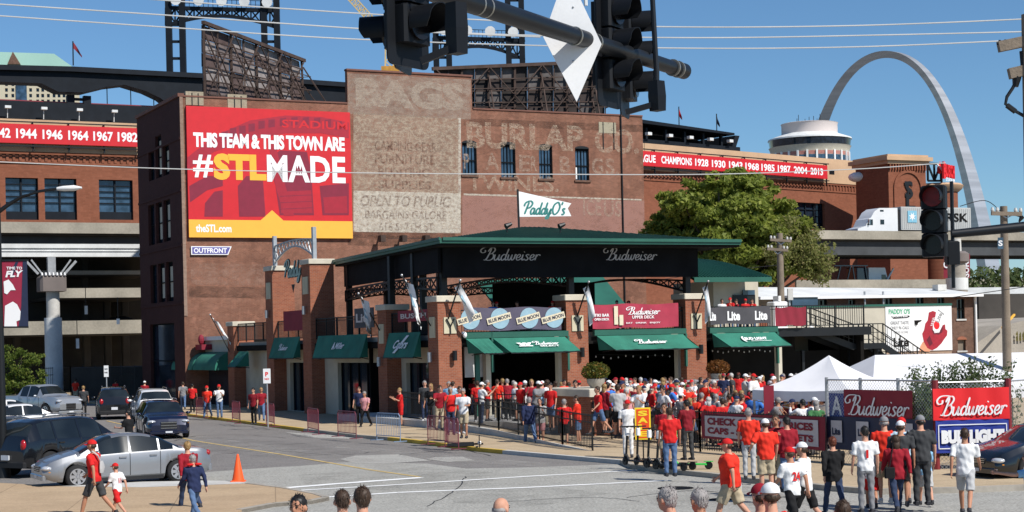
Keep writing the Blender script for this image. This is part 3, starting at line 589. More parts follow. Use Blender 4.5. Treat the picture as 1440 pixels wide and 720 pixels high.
RC=[FS2.fr(u,v,2) for u,v in((820,160),(903,168),(1033,187),(1033,190),(903,173),(820,168))]; b.prism([(p[0],p[1]) for p in RC],2,11); b.prism([(xa-.9,RC[3][1]),(xa+.1,RC[3][1]),(xa-1.2,31.5),(xa-2,31.5)],2.2,10); b.prism([(-14,31.5),(xa-1.3,31.5),(xa-1.3,RC[3][1]-.1),(-14,RC[4][1]+.2)],9,9.5); b.box(-14,xa-1.2,1,12.5,31.4,32.2)
for i in range(8): x=xa-3-i*4; b.box(x-.2,x+.2,3,3.4,32.2,RC[3][1]+.02*i)
b.out('canopy',M_navy,st)
for i in range(6): b=MB(T2M); x=xa-4-i*4.3; b.box(x-.4,x+.4,.2,.8,32.7,33.1); b.out('flood_light',M_dirtyw,st)
# steel light towers
def tower(label,cols_,vtop,vbot,Y,vb0,vb1,plat):
    o=AT(cols_[0],vbot,Y); t=thing('light_tower',label,'tower',o); Mx=rel(o)
    for u in cols_:
        b=MB(Mx); b.bar(AT(u,vbot,Y),AT(u-(vbot-vtop)*.0227,vtop,Y),.8,.8); b.out('column',M_navy,t)
    for i in(0,2):
        for k in range(7): b=MB(Mx); v=vbot-(vbot-vtop)*k/7; s=-(vbot-v)*.0227; b.bar(AT(cols_[i]+s,v,Y),AT(cols_[i+1]+s,v,Y),.35); b.out('rung',M_navy,t)
    s=-(vbot-vb0)*.0227; u0=cols_[0]-4+s; u1=cols_[3]+4+s; b=MB(Mx); n=12; top=[];bot=[]
    for k in range(n+1):
        f=k/n; u=u0+(u1-u0)*f; top.append(AT(u,vb0+(f*4-2),Y)); bot.append(AT(u,vb1-(vb1-vb0)*.62*math.sin(math.pi*f)+(f*4-2),Y))
    for k in range(n): b.bar(top[k],top[k+1],.5); b.bar(bot[k],bot[k+1],.4); b.bar(top[k],bot[k+1],.2); b.bar(bot[k],top[k+1],.2); b.bar(top[k],bot[k],.2)
    b.out('arched_beam',M_navy,t)
    b=MB(Mx)
    for k in range(n*2+1):
        f=k/(2*n); p=top[0].lerp(top[-1],f); b.bar(p,p+Vector((0,0,1.3)),.07)
    b.bar(top[0]+Vector((0,0,1.3)),top[-1]+Vector((0,0,1.3)),.08); b.bar(top[0]+Vector((0,0,.7)),top[-1]+Vector((0,0,.7)),.06); b.out('handrail',M_navy,t)
    for k in range(plat):
        f=(k+.5)/plat; p=top[0].lerp(top[-1],f)+Vector((0,0,1.0)); b=MB(Mx); b.tube([p,p+Vector((0,-.8,.0))],[.25,.75],10); b.out('floodlamp',M_dirtyw if plat<6 else M_galv,t)
tower('dark blue steel floodlight tower with arched beam above the red billboard',(239,258,373,391),-60,106,236,13,38,5)
tower('dark steel floodlight tower rising behind the middle traffic signals',(614,632,716,735),-40,101,240,55,82,4)
for u,v0,v1,Y,cc,lab in((103,58,92,226,'seat_red','small red pennant flying over the left stadium canopy'),(955,150,180,255,'banner_red','small limp red and white flag over the right stadium canopy'),(1008,160,185,258,'navy_vinyl','small limp dark flag right of the red and white one on the canopy')):
    o=AT(u,v1,Y); t=thing('stadium_flag',lab,'flag',o); b=MB(rel(o)); b.bar(AT(u,v1,Y),AT(u-.5,v0,Y),.14); b.out('pole',M_blk,t)
    b=MB(rel(o)); n=5
    ws=[AT(u+(13 if u<200 else 4)*k/n,v0+1+(20*(k/n) if u<200 else 3*k),Y) for k in range(n+1)]; hs=[(9 if u<200 else 12)*(1-.7*k/n) for k in range(n+1)]
    vs=[]; 
    for k in range(n+1): vs+=[ws[k]+Vector((0,.3*math.sin(k),0)),ws[k]-Vector((0,-.3*math.sin(k),hs[k]*Y/2400))]
    b.add(vs,[(2*k,2*k+1,2*k+3,2*k+2) for k in range(n)]); b.out('cloth',_mc[cc],t)
# brick corner tower with emblem
FT=Fr(AT(1250.5,300,255),26); tw=fthing('brick_tower','tall red brick stadium corner tower with dark interlocked monogram','tower',FT)
tx=FT.fr(1303,300)[0]; ty=FT.sd(1204.5,300)[0]; zc=FT.fr(1275,231)[1]; ztp=FT.fr(1275,221)[1]
b=MB(); b.box(0,tx,0,ty,0,zc); b.out('shaft',M_brS,tw)
b=MB(); b.box(-.4,tx+.4,-.4,ty+.4,zc,zc+.5); b.box(-.8,tx+.8,-.8,ty+.8,zc+.5,ztp); b.box(-.3,tx+.3,-.3,ty+.3,ztp,ztp+.35); b.out('cornice',M_beige,tw)
b=MB()
for k in range(14): x=.1+k*(tx-.2)/13.5; b.box(x,x+.25,-.3,0,zc-.9,zc)
b.out('dentil_course',M_brS,tw)
cx,cz=FT.fr(1277,272); b=MB()
for k in range(12):
    a0,a1=math.pi*k/12,math.pi*(k+1)/12; r0,r1=2.3,2.75
    b.add([(cx+r*math.cos(a),y,cz+.8+r*math.sin(a)) for a in(a0,a1) for r in(r0,r1) for y in(-.2,0)],[(0,2,6,4),(1,5,7,3),(2,3,7,6),(0,4,5,1)])
b.box(cx-2.75,cx-2.3,-.2,-.001,cz-8,cz+.8); b.box(cx+2.3,cx+2.75,-.2,-.001,cz-8,cz+.8); b.out('arch_moulding',M_brS,tw)
b=MB(); b.geo(textgeo('S',.03),(cx+.1,-.16,cz+.55),(1.5,0,0),(0,0,2.6)); b.geo(textgeo('T',.02),(cx-.1,-.17,cz+.3),(1.3,0,0),(0,0,3.0)); b.geo(textgeo('L',.02),(cx+.35,-.18,cz-1.2),(1.7,0,0),(0,0,2.0)); b.out('monogram',M_blk,tw)
# lower brick base pieces seen beneath the motorway
b=MB(T2M); b.box(x2e-.1,x2e+20,3,4,0,27.4); b.out('end_wall',M_brS,st)
# round sign tower
FB=Fr(AT(1330,300,262),20); ro=fthing('round_brick_turret','round brick turret carrying red rooftop lettering','turret',FB)
b=MB(); b.tube([(0,2,0),(0,2,FB.fr(1330,246+20)[1])],3.0,24,side=(1,0,0)); b.out('shaft',M_brS,ro,smooth=40)
zz=FB.fr(1330,266)[1]; b=MB(); b.tube([(0,2,zz-.4),(0,2,zz+.1),(0,2,zz+.6),(0,2,zz+.9)],[3.1,3.7,3.9,3.5],24); b.out('cornice',M_beige,ro,smooth=40)
b=MB(); b.truss((-3.4,-.5,zz+1.2),(-1.2,-.7,zz+1.2),(0,0,2.6),2,.3,.25); b.truss((-1.1,-.6,zz+.9),(1.5,3.0,zz+.9),(0,0,1.0),4,.2,.15); b.out('sign_frame',M_navy,ro)
sg=thing('rooftop_lettering','red dimensional rooftop letters above the round turret beside the arch leg','sign',FB.o,FB.a)
def ext(g,o,ux,uy,d,b):
    n0=len(b.v); b.geo(g,o,ux,uy); k=len(g[0]); vs=[Vector(v) for v in b.v[n0:]]; b.v+= [tuple(v+Vector(d)) for v in vs]
    b.f+=[tuple(i+n0+k for i in f) for f in g[1]]; b.mi+=[0]*len(g[1])
    ed={}
    for f in g[1]:
        for i in range(len(f)): e=(f[i],f[(i+1)%len(f)]); ed[e]=1
    for (i,j) in list(ed):
        if (j,i) not in ed: b.f.append((i+n0,j+n0,j+n0+k,i+n0+k)); b.mi.append(0)
pB=FB.loc(AT(1330,245,260)); 
dirn=Vector((.80,.60,0))
for i,ch in enumerate('BUSCH'):
    b=MB(); ext(textgeo(ch,.04),Vector((pB.x-.2,-1.9,zz+2.7))+dirn*(i*1.02),dirn*(.9 if i else 1.2),(0,0,2.6 if i==0 else 2.0),Vector((-.6,.8,0))*.3,b); b.out('letter',M_bred,sg)
b=MB(); b.geo(textgeo('STADIUM',.02),Vector((pB.x+1.6,-.6,zz+1.35)),dirn*4,(0,0,.55)); b.out('lettering',M_txt,sg)
b=MB(); b.ell((-1.6,-.9,zz+2.9),(.4,.3,.7)); b.add([(-1.9,-1,zz+3.2),(-1.3,-1,zz+3.3),(-1.5,-1,zz+4.2)],[(0,1,2)]); b.out('bird_emblem',M_bred,sg,smooth=50)
b=MB(); b.bar((-2.2,-1.25,zz+3.7),(-.7,-1.25,zz+2.1),.18); b.out('bat',M_white,sg)
b=MB(); b.ell((0,0,0),(1.6,1.6,.8),14,6); o=b.out('white_dome',M_white,None,smooth=60); o.location=AT(1207,249,262); props(o,'small white dome beside the brick stadium tower','dome')
# ------------------------------------------------------------------ ARCH
ar=AT(1245,400,1134); at_=thing('steel_arch','huge stainless steel arch rising behind the stadium against blue sky','arch',(ar.x,ar.y,0))
b=MB(); n=70; vs=[];ds=Vector((math.cos(R(54)),-math.sin(R(54)),0)); bn=Vector((ds.y,-ds.x,0)); ft=.3048; sq=[]
for i in range(n+1):
    x=-299.2+598.4*i/n; ch=math.cosh(.0100333*x); y=693.86-68.767*ch; dy=-68.767*.0100333*math.sinh(.0100333*x)
    tl=math.hypot(1,dy); nx,nz=-dy/tl,1/tl; s=(17+(54-17)*min(1,(625-y)/625))*ft
    c=ds*(x*ft)+Vector((0,0,y*ft-.6)); N_=ds*nx+Vector((0,0,nz))
    vs+=[c+N_*s*.289+bn*s/2,c+N_*s*.289-bn*s/2,c-N_*s*.577]
for i in range(n): a=3*i; b_=a+3; sq+=[(a,a+1,b_+1,b_),(a+1,a+2,b_+2,b_+1),(a+2,a,b_,b_+2)]
b.add(vs,sq+[(0,2,1),(3*n,3*n+1,3*n+2)]); 
def steelmat():
    m,N,L,b=newmat('arch_stainless_steel'); tc=N.new('ShaderNodeTexCoord').outputs['Object']; sp=N.new('ShaderNodeSeparateXYZ'); L.new(tc,sp.inputs[0])
    wv=N.new('ShaderNodeTexNoise'); wv.inputs['Scale'].default_value=.6; mp=N.new('ShaderNodeMapping'); mp.inputs['Scale'].default_value=(.02,.02,.5); L.new(tc,mp.inputs[0]); L.new(mp.outputs[0],wv.inputs[0])
    L.new(_ramp(N,L,wv.outputs[0],[(.35,(.36,.37,.38)),(.65,(.47,.48,.49))]),b.inputs['Base Color']); b.inputs['Metallic'].default_value=.55; b.inputs['Roughness'].default_value=.42; return m
b.out('shell',steelmat(),at_)
# ------------------------------------------------------------------ round hotel
ho=AT(1139.5,240,700); ht=thing('round_hotel_tower','round white hotel tower top with dark window ring above the stadium','building',(ho.x,ho.y,0))
def zr(v): return AT(1139,v,700).z
def rr_(px): return px*700/2400
b=MB(); b.tube([(0,0,0),(0,0,zr(217)),(0,0,zr(209.5)),(0,0,zr(208))],[rr_(53),rr_(54),rr_(56.5),rr_(57.5)],48); b.out('shaft',M_cream,ht,smooth=50)
b=MB(); b.tube([(0,0,zr(208)),(0,0,zr(198))],[rr_(56),rr_(57.5)],48); b.out('window_ring',M_glass,ht,smooth=50)
b=MB(); b.tube([(0,0,zr(198)),(0,0,zr(196)),(0,0,zr(190)),(0,0,zr(189))],[rr_(58.5),rr_(58),rr_(41),rr_(39)],48); b.out('skirt_roof',M_dirtyw,ht,smooth=40)
b=MB(); b.tube([(0,0,zr(189.5)),(0,0,zr(176)),(0,0,zr(174.5)),(0,0,zr(174))],[rr_(39),rr_(39),rr_(40),rr_(38)],48); b.out('drum',mat('pinkish_render',(.6,.53,.5),.85,.08,.05),ht,smooth=40)
pw=[];M_pk=mat('pink_spandrel',(.4,.17,.14),.8)
for k in range(26):
    a=2*math.pi*k/26
    if math.sin(a)>.35: continue
    for j,(v0,v1,m,nm) in enumerate(((217,222,M_pk,'spandrel'),(222.5,234,M_glb,'window'),(235.5,239,M_pk,'spandrel'),(239.5,252,M_glb,'window'))):
        b=MB(Matrix.Rotation(a,4,'Z')); r=rr_(53.6); b.box(r-.4,r+.12,-1.35,1.35,zr(v1),zr(v0)); b.out(nm,m,ht)
    b=MB(Matrix.Rotation(a+math.pi/26,4,'Z')); b.box(r-.4,r+.6,-.35,.35,20,zr(216)); b.out('rib',M_white,ht)
b=MB()
for k in range(9): a=k*.7; b.bar((5*math.cos(a),5*math.sin(a),zr(174)),(5*math.cos(a),5*math.sin(a),zr(174)+1.5+k%3),.2)
b.out('antenna',M_blk,ht)
# far-left building
FL=Fr(AT(0,150,480),12); fb=fthing('stone_office_building','pale stone office block with mint green roof behind the left stadium canopy','building',FL)
xr=FL.fr(112,140)[0]; x1=FL.fr(28,140)[0]; x2=FL.fr(38,140)[0]; z0_=0; zt_=FL.fr(50,100)[1]
holes=[]
for vr in(116,124,132,140,149):
    for u in(9,18,43,53,60,68,76,83,90,101): 
        q=hole(FL,u-2,u+2,vr,vr+5); holes.append(q)
b=MB(); b.wall(-60,xr,0,zt_,holes,0,.8); b.out('wall',mat('pale_stone',(.5,.45,.33),.85,.1,.05),fb)
for q in holes: b=MB(); b.box(q[0],q[1],.7,.78,q[2],q[3]); b.out('window',M_glass,fb)
b=MB(); b.box(x1-1,x2,-.3,-.05,0,zt_-4); b.out('glass_bay',M_glb,fb)
q=FL.fr(92,90)[0]; zA=FL.fr(50,92)[1]; zB=FL.fr(50,76)[1]; b=MB(); b.prism([(-60,zt_),(xr,zt_),(q,zA+1),(q-3,zB),(-60,zB+1.5)],-1,22); b.out('roof',mat('mint_copper_roof',(.32,.52,.44),.7,.1,.05),fb)
b=MB(); xx=FL.fr(19,85)[0]; b.prism([(xx-1.5,zA),(xx+2,zA),(xx,zA+3.5)],-2,0); b.out('gable',M_brT,fb)
# tower crane
o=AT(550,100,420); cr=thing('tower_crane','pale yellow lattice tower crane far behind the traffic signal','crane',o); Mx=rel(o); M_cr=mat('crane_yellow',(.55,.42,.2),.6)
b=MB(Mx); p0=AT(546,200,420);p1=AT(548,55,420); 
for dx in(-1,1): b.bar(p0+Vector((dx,0,0)),p1+Vector((dx,0,0)),.35)
for k in range(14): b.bar(p0.lerp(p1,k/14)+Vector((-1 if k%2 else 1,0,0)),p0.lerp(p1,(k+1)/14)+Vector((1 if k%2 else -1,0,0)),.22)
b.out('mast',M_cr,cr)
b=MB(Mx); p0=AT(552,68,420);p1=AT(470,-22,420); b.truss(p0,p1,Vector((1.0,0,1.4)),26,.3,.2); b.out('jib',M_cr,cr)
b=MB(Mx); p=AT(548,100,420); b.box(*(-2,2,-1,1,-1.5,1.5)) if 0 else b.bar(p-Vector((2,0,0)),p+Vector((2.4,0,0)),2.2); b.out('cab',mat('crane_orange',(.5,.25,.04),.6),cr)
# ================================================================== ELEVATED MOTORWAY
FH=Fr(AT(0,312,148),26)
def hz(u,v,t=0): return FH.fr(u,v,t)
hw=fthing('elevated_highway',None,None,FH,kind='structure')
M_stain=mat('stained_parapet_concrete',(.30,.275,.225),.95,.4,.25,bump=.2,fine=5)
M_gird=mat('blue_grey_girder',(.05,.055,.06),.8,.3,.5)
zt=15.25
b=MB(); b.box(-60,150,0,.35,14.3,zt); b.box(-60,150,45.0,45.35,14.3,zt) if 0 else b.box(-60,150,12,12.35,14.3,zt); b.out('parapet',M_stain,hw)
b=MB(); b.box(-60,150,.36,26,14.15,14.45); b.out('road_deck',M_shade,hw)
xr=hz(900,340)[0]; b=MB()
b.box(xr-10,150,.7,1.0,12.6,14.1); b.box(xr-10,150,4.5,4.8,12.6,14.1); b.box(xr-10,150,8.5,8.8,12.6,14.1); b.box(-60,xr-11,1.2,1.5,13.1,14.1); b.out('girder',M_gird,hw)
for u in range(-20,190,9): 
    pass
# extra deck added at left to block sun from reaching behind
b=MB(); b.box(-60,34,26.05,46,13.6,14.4); b.out('added_shade_deck',M_shade,hw)
def deck(u0,u1,vt,vb,t0,t1,name='lower_deck',m=M_stain):
    a=hz(u0,(vt+vb)/2,t0); c=hz(u1,(vt+vb)/2,t0); zt=hz((max(u0,0)+min(u1,1440))/2,vt,t0)[1]; zb=hz((max(u0,0)+min(u1,1440))/2,vb,t0)[1]
    b=MB(); b.box(a[0],c[0],t0,t0+.3,zb,zt); b.out(name,m,hw); b=MB(); b.box(a[0],c[0],t0+.31,t1,zb-.1,zb+.2); b.out('deck_slab',M_shade,hw); return a[0],c[0],zb,zt
deck(60,215,380.5,386,6,24,'thin_deck',M_conc); deck(75,215,405,418.5,2,30); deck(-60,215,451,470,1,32)
d3=deck(1120,1700,393,405,1.5,14)
# white ramp girder
FRm=Fr(AT(0,340,132),24); rm=fthing('white_ramp',None,None,FRm,kind='structure')
a=FRm.fr(-60,335); c=FRm.fr(200,350); b=MB(); zt=FRm.fr(90,344.5)[1]; zb=FRm.fr(90,361)[1]
b.box(a[0],c[0],0,.3,zb,zt); b.box(a[0],c[0],-.12,-.002,zt-.25,zt+.08); b.box(a[0],c[0],-.08,-.002,(zb+zt)/2-.04,(zb+zt)/2+.02); b.out('girder',M_dirtyw,rm)
b=MB(); b.box(a[0],c[0],.31,7,zt-.6,zt-.3); b.out('road_deck',M_shade,rm)
FR2=Fr(AT(1372,402,140),20); r2=fthing('white_ramp',None,None,FR2,kind='structure')
b=MB(); zz=FR2.fr(1400,404)[1]; zl=FR2.fr(1400,424)[1]; b.box(-1,30,0,.3,zl,zz); b.out('girder',M_dirtyw,r2); b=MB(); b.box(-1,30,.31,9,zz-.7,zz-.4); b.out('road_deck',M_conc,r2)
FR3=Fr(AT(1215,412,118),26)
b=MB(); b.box(-3,30,.31,16,zl-2.4,zl-2.1); b.box(-3,30,.0,.3,zl-2.5,zl-1.9); b.out('lower_slab',M_conc,r2)
# piers
def pier(u0,u1,vtop,vbot,t,Y=None,shape='box',m=M_conc,name='pier',par=hw,F=FH):
    vm=(vtop+(vbot or vtop))/2; a=F.fr(u0,vm,t); c=F.fr(u1,vm,t); zt=F.fr((u0+u1)/2,vtop,t)[1]; zb=F.fr((u0+u1)/2,vbot,t)[1] if vbot else 0
    b=MB()
    if shape=='round': b.tube([((a[0]+c[0])/2,t,zb),((a[0]+c[0])/2,t,zt)],(c[0]-a[0])/2,18)
    else: b.bev(a[0],c[0],t-(c[0]-a[0])*.4,t+(c[0]-a[0])*.4,zb,zt,.08)
    return b.out(name,m,par,smooth=40)
pr=fthing('highway_pier','pale round highway pier with grey steel head box and white painted sleeve at left','pier',FRm)
M_hd=mat('grey_brown_head_box',(.16,.135,.125),.75,.15,.6)
pier(62,87,447,None,-1,shape='round',m=M_dirtyw,name='painted_sleeve',par=pr,F=FRm); pier(65,84,408,447,-1,shape='round',m=M_concl,name='shaft',par=pr,F=FRm)
a=FRm.fr(54,398,-1);c=FRm.fr(91,398,-1); z0=FRm.fr(72,410,-1)[1]; z1_=FRm.fr(72,387,-1)[1]
b=MB(); b.bev(a[0],c[0],-2,.2,z0,z1_,.2); b.out('head_box',M_hd,pr)
b=MB(); xm=(a[0]+c[0])/2
b.box(xm-.3,xm+.3,-1.3,-.7,z1_,z1_+1.4)
for s in(-1,1): b.bar((xm+s*1.0,-1,z1_+.1),(xm+s*1.9,-1,z1_+1.1),.18); b.bar((xm+s*.7,-1,z1_+.1),(xm+s*1.5,-1,z1_+1.2),.12)
b.out('strut',M_galv,pr)
for k in range(7): b=MB(); x=a[0]+(c[0]-a[0])*(k+.5)/7; b.tube([(x,-2.05,z1_-.1),(x,-1.9,z1_+.12)],.1,6); b.out('spotlight',M_galv,pr)
pr2=thing('highway_pier','round concrete highway pier with stained collar behind the red traffic light','pier',AT(1344,460,118))
Mx=rel(AT(1344,460,118))
def ct(u,v,Y=118): return AT(u,v,Y)
b=MB(Mx); b.tube([ct(1346,520),ct(1346,408)],.72,18); b.out('shaft',M_conc,pr2,smooth=40)
b=MB(Mx); b.tube([ct(1346,408),ct(1345.6,391)],.76,18); b.out('painted_sleeve',M_dirtyw,pr2,smooth=40)
b=MB(Mx); b.tube([ct(1345.6,391),ct(1345,371)],.62,18); b.out('upper_shaft',M_conc,pr2,smooth=40)
b=MB(Mx); b.tube([ct(1345.2,371),ct(1345,368),ct(1345,357),ct(1344.8,354)],[.62,.85,.85,.6],18); b.out('collar',M_hd,pr2,smooth=40)
b=MB(Mx); b.tube([ct(1345,355),ct(1344,336)],.36,12); b.out('neck',M_concl,pr2,smooth=40)
for i,(u,vt) in enumerate(((20,325),(118,325),(150,418),(175,418))):
    pier(u-5,u+5,vt,None,9+i,m=M_shade,name='column')
for u in (1180,1292,1325): pier(u-5,u+5,405,None,6,m=M_concl,name='column')
# red pennant banners on stadium base (right)
sb=thing('street_banner','tall dark red banner with white letters on the stadium wall behind the right pier','banner',AT(1343,380,172)); Mx=rel(AT(1343,380,172))
for u0,u1 in((1327,1342),(1352,1364)):
    b=MB(Mx); b.add([ct(u0,357,172),ct(u1,357,172),ct(u1,391,172),ct(u0,391,172)],[(0,1,2,3)]); b.out('cloth',M_mar,sb)
b=MB(Mx); b.geo(textgeo('SURE',.03),ct(1358.5,376,171.9),(0,0,2.0),(-.6,0,0)); b.geo(textgeo('G',.03),ct(1331,373,171.9),(0,0,.6),(-.6,0,0)); b.out('lettering',M_txt,sb)
# wall added behind left underpass, its dark colour stands in for shade
b=MB(); b.box(-60,33,13,13.5,0,14.1); b.box(32,33,1.5,34,0,14.1); b.out('back_wall',M_shade,hw)
# sloping concrete embankment right
em=fthing('embankment',None,None,Fr(AT(1385,430,116),26),kind='structure'); FE=Fr(AT(1385,430,116),26)
p=[FE.fr(u,v) for u,v in((1366,496),(1374,482),(1410,458),(1440,451),(1520,444),(1520,500),(1366,502))]; b=MB(); b.prism([(q[0],q[1]) for q in p],0,14); b.out('slope',M_conc,em); b=MB(); qa=FE.fr(1370,425,11); b.box(qa[0],qa[0]+20,10.5,11,0,qa[1]+.6); b.out('added_shade_wall',M_shade,em)  # dark wall added to stand for the shaded opening under the ramp
b=MB(); a=FE.fr(1362,496); 
for k in range(60):
    x=a[0]+4+k*.28; 
    for j in range(10): 
        yy=random.uniform(0,6); z=FE.fr(1440,455)[1]-1.2+random.uniform(0,.5)
        b.add([(x,-.2,z),(x+.1,-.25,z+.25),(x+.2,-.2,z)],[(0,1,2)])
o=b.out('ground_cover',leafy('dry_grass',(.12,.14,.03),(.2,.17,.05)),None); o.location=FE.o; o.rotation_euler=(0,0,FE.a); o['kind']='stuff'
b=MB(); b.bar((FE.fr(1366,462)[0],-3,FE.fr(1366,462)[1]),(FE.fr(1412,443)[0],-1,FE.fr(1412,443)[1]),.12); o=b.out('yellow_guard_rail',M_gold,None); o.location=FE.o; o.rotation_euler=(0,0,FE.a); props(o,'thin yellow sloping rail beneath the white ramp at right','rail')
# little far road sign + distant bits at far right beyond the pole
# ================================================================== PADDY'S BAR BUILDING
pb=fthing('open_air_bar','two storey open-air brick pillar bar with green awnings and hipped roof','building',FP)
cs=1.15
M_plq=mat('cream_plaque',(.52,.47,.33),.8,.08,2)
def pillar(s,t,z,cap=.27,plq='front',zb=0,sz=cs):
    b=MB(); b.box(s,s+sz,t,t+sz,zb,z-cap); p=b.out('pillar',M_brP,pb)
    b=MB(); b.bev(s-.08,s+sz+.08,t-.08,t+sz+.08,z-cap,z,.03); b.out('cap',M_cap,p)
    if plq in('front','both'):
        b=MB(); b.box(s+.28,s+sz-.26,t-.05,t,z-1.72,z-.98); b.out('plaque',M_plq,p)
        b=MB(); 
        for sg in(-1,1): b.bar((s+.58+sg*.19,t-.1,z-1.05),(s+.58,t-.1,z-1.4),.05)
        b.bar((s+.58,t-.06,z-1.75),(s+.58,t-.06,z-1.4),.06); b.out('lamp_bracket',M_blk,p)
        b=MB(); b.tube([(s+.72,t-.18,z-2.95),(s+.72,t-.18,z-2.5)],.11,10); b.box(s+.68,s+.76,t-.1,t,z-2.8,z-2.65); b.out('wall_lamp',M_blk,p)
    if plq in('side','both'):
        b=MB(); b.box(s-.05,s,t+.28,t+sz-.26,z-1.9,z-.95); b.out('plaque',M_plq,p)
        b=MB(); b.tube([(s-.18,t+.6,z-3.0),(s-.18,t+.6,z-2.55)],.1,10); b.out('wall_lamp',M_galv,p)
    return p
S=[0,6.55,13.1]; ZP=5.95
TB=FP.sd(531,450)[0]; TC=FP.sd(425,420)[0]-0; 
def tcol(ucorner,v): return FP.sd(ucorner,v,0)[0]
tB,tC,tD,tE=tcol(543,460)-0,tcol(437,450),tcol(384,450),tcol(329,500)
pillar(0,0,ZP,plq='both'); pillar(S[1],0,ZP); pillar(S[2],0,ZP)
pillar(0,tB,5.75,plq='side'); pillar(0,tC,8.55,plq='side',sz=1.38); pillar(0,tD,8.5,plq='side',sz=1.32); pillar(0,tE,5.45,plq='none',sz=1.3)
SE=FP.fr(1098,480)[0]     # right end of the bay
# storeys
b=MB(); b.box(.35,24.5,.45,14,3.92,4.18); b.box(.35,3.,14,tE+1,3.92,4.15); b.out('upper_deck',M_conc,pb)
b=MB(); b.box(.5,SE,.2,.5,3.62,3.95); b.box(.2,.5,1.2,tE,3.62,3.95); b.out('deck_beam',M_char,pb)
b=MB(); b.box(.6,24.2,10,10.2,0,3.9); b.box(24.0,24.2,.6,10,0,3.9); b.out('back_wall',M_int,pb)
b=MB(); b.wall(-33,-1.2,0,3.6,[],0); 
# side wall (street side) with door openings, made along x=.9
MSD=Matrix(((0,1,0,.75),(-1,0,0,0),(0,0,1,0),(0,0,0,1)))
sdh=[(-(tB-.6),-2.2,.15,2.9),(-(tC-2.0),-(tB+2.6),.15,2.9),(-(tD-.6),-(tC+2.2),.15,2.9),(-(tE-4.6),-(tD+2.5),.15,2.6)]
b=MB(MSD); b.wall(-(tE+8),-1.2,0,3.62,sdh,0,.3); b.out('side_wall',M_cream,pb)
for h in sdh: b=MB(MSD); b.box(h[0],h[1],.28,.33,h[2],h[3]); b.out('dark_doorway_glass',M_glass,pb)
for h in sdh:
    n=max(2,int((h[1]-h[0])/1.1))
    for k in range(n+1): b=MB(MSD); x=h[0]+(h[1]-h[0])*k/n; b.box(x-.05,x+.05,.2,.275,h[2],h[3]); b.out('mullion',M_blkm,pb)
# green door frames / cream piers in the front openings
for s0 in (1.9,):
    b=MB(); b.box(s0,s0+.22,.15,.3,.4,3.6); b.out('green_post',M_green,pb)
for (u0,u1,vt,vb) in((683,690,497,545),(785,795,492,548),(953,960,490,545),(1094,1099,490,520)):
    a=FP.fr(u0,(vt+vb)/2,.6)[0];c=FP.fr(u1,(vt+vb)/2,.6)[0]; b=MB(); b.box(a,c,.55,.9,.3,3.6); b.out('cream_pier',M_cream,pb)
b=MB(); a=FP.fr(657,520,.7)[0];c=FP.fr(683,520,.7)[0]; b.box(a,c,.95,1.05,2.2,3.6); b.out('infill_panel',M_dirtyw,pb)
# low brick walls seen inside
for (u0,u1,vt) in((806,826,528),(1000,1002,524),(972,1000,519)):
    a=FP.fr(u0,540,1.6)[0];c=FP.fr(u1,540,1.6)[0]; z=FP.fr(u0,vt,1.6)[1]; b=MB(); b.box(a,c,1.5,1.9,.3,z); b.out('low_brick_wall',M_brP,pb)
# header beams, awnings
def letter_on(b,g,c,ux,uy): b.geo(g,c,ux,uy)
def awning(s0,s1,text,M=None,y0=0.,zt=3.98,zb=3.32,out=1.15,pm=M_awn,label=None,hd=True,tf=.5,off=0.,th=.3):
    t=thing('window_awning',label,'awning',FP.o,FP.a,'green canvas awnings of the bar')
    if hd: b=MB(M); b.box(s0-.1,s1+.1,y0-.02,y0+.2,zt+.02,zt+.28); b.box(s1+.02,s1+.12,y0-.05,y0+.1,zb-.9,zt+.02); b.out('header_beam',M_green,t)
    b=MB(M); nx_,ny_=24,6; vt=[]; ph_=s0*3
    for i in range(nx_+1):
        for j in range(ny_+1):
            f,g=i/nx_,j/ny_; xa_=s0+(s1-.1-s0)*f; xb_=s0+.35+(s1+.12-s0-.35)*f; sg=-.035*math.sin(math.pi*g)*(1+.6*math.cos(f*26+ph_))+.012*math.sin(f*41+g*5+ph_)*g; ex_=(-.02*abs(math.sin(f*14+ph_)) if j==ny_ else 0)
            vt.append((xa_+(xb_-xa_)*g,y0-.02-(out-.02)*g,zt+(zb-zt)*g+sg+ex_))
    fq_=[(i*(ny_+1)+j,i*(ny_+1)+j+1,(i+1)*(ny_+1)+j+1,(i+1)*(ny_+1)+j) for i in range(nx_) for j in range(ny_)]
    b.add(vt,fq_); b.add([(p[0],p[1],p[2]-.02) for p in vt],[q[::-1] for q in fq_]); b.add([(s0,y0-.02,zt),(s0+.35,y0-out,zb),(s0+.1,y0-.02,zb-.02)],[(0,1,2)]); b.add([(s1-.1,y0-.02,zt),(s1+.12,y0-out,zb),(s1-.05,y0-.02,zb-.02)],[(0,2,1)]); b.out('canvas',pm,t)
    b=MB(M); b.bar((s0+.36,y0-out,zb-.04),(s1+.12,y0-out,zb-.04),.05); b.bar((s0+.35,y0-out,zb),(s0+.3,y0,zb-.1),.04); b.bar((s1+.1,y0-out,zb),(s1-.05,y0,zb-.1),.04); b.out('frame',M_blk,t)
    if text:
        b=MB(M); d=Vector((0,-out,zb-zt)); dn=-d.normalized(); c=Vector(((s0+s1)/2+.15+off,y0,zt))+d*.52+Vector((0,-.045,.045)); text(b,c,dn); b.out('lettering',M_txt,t)
    return t
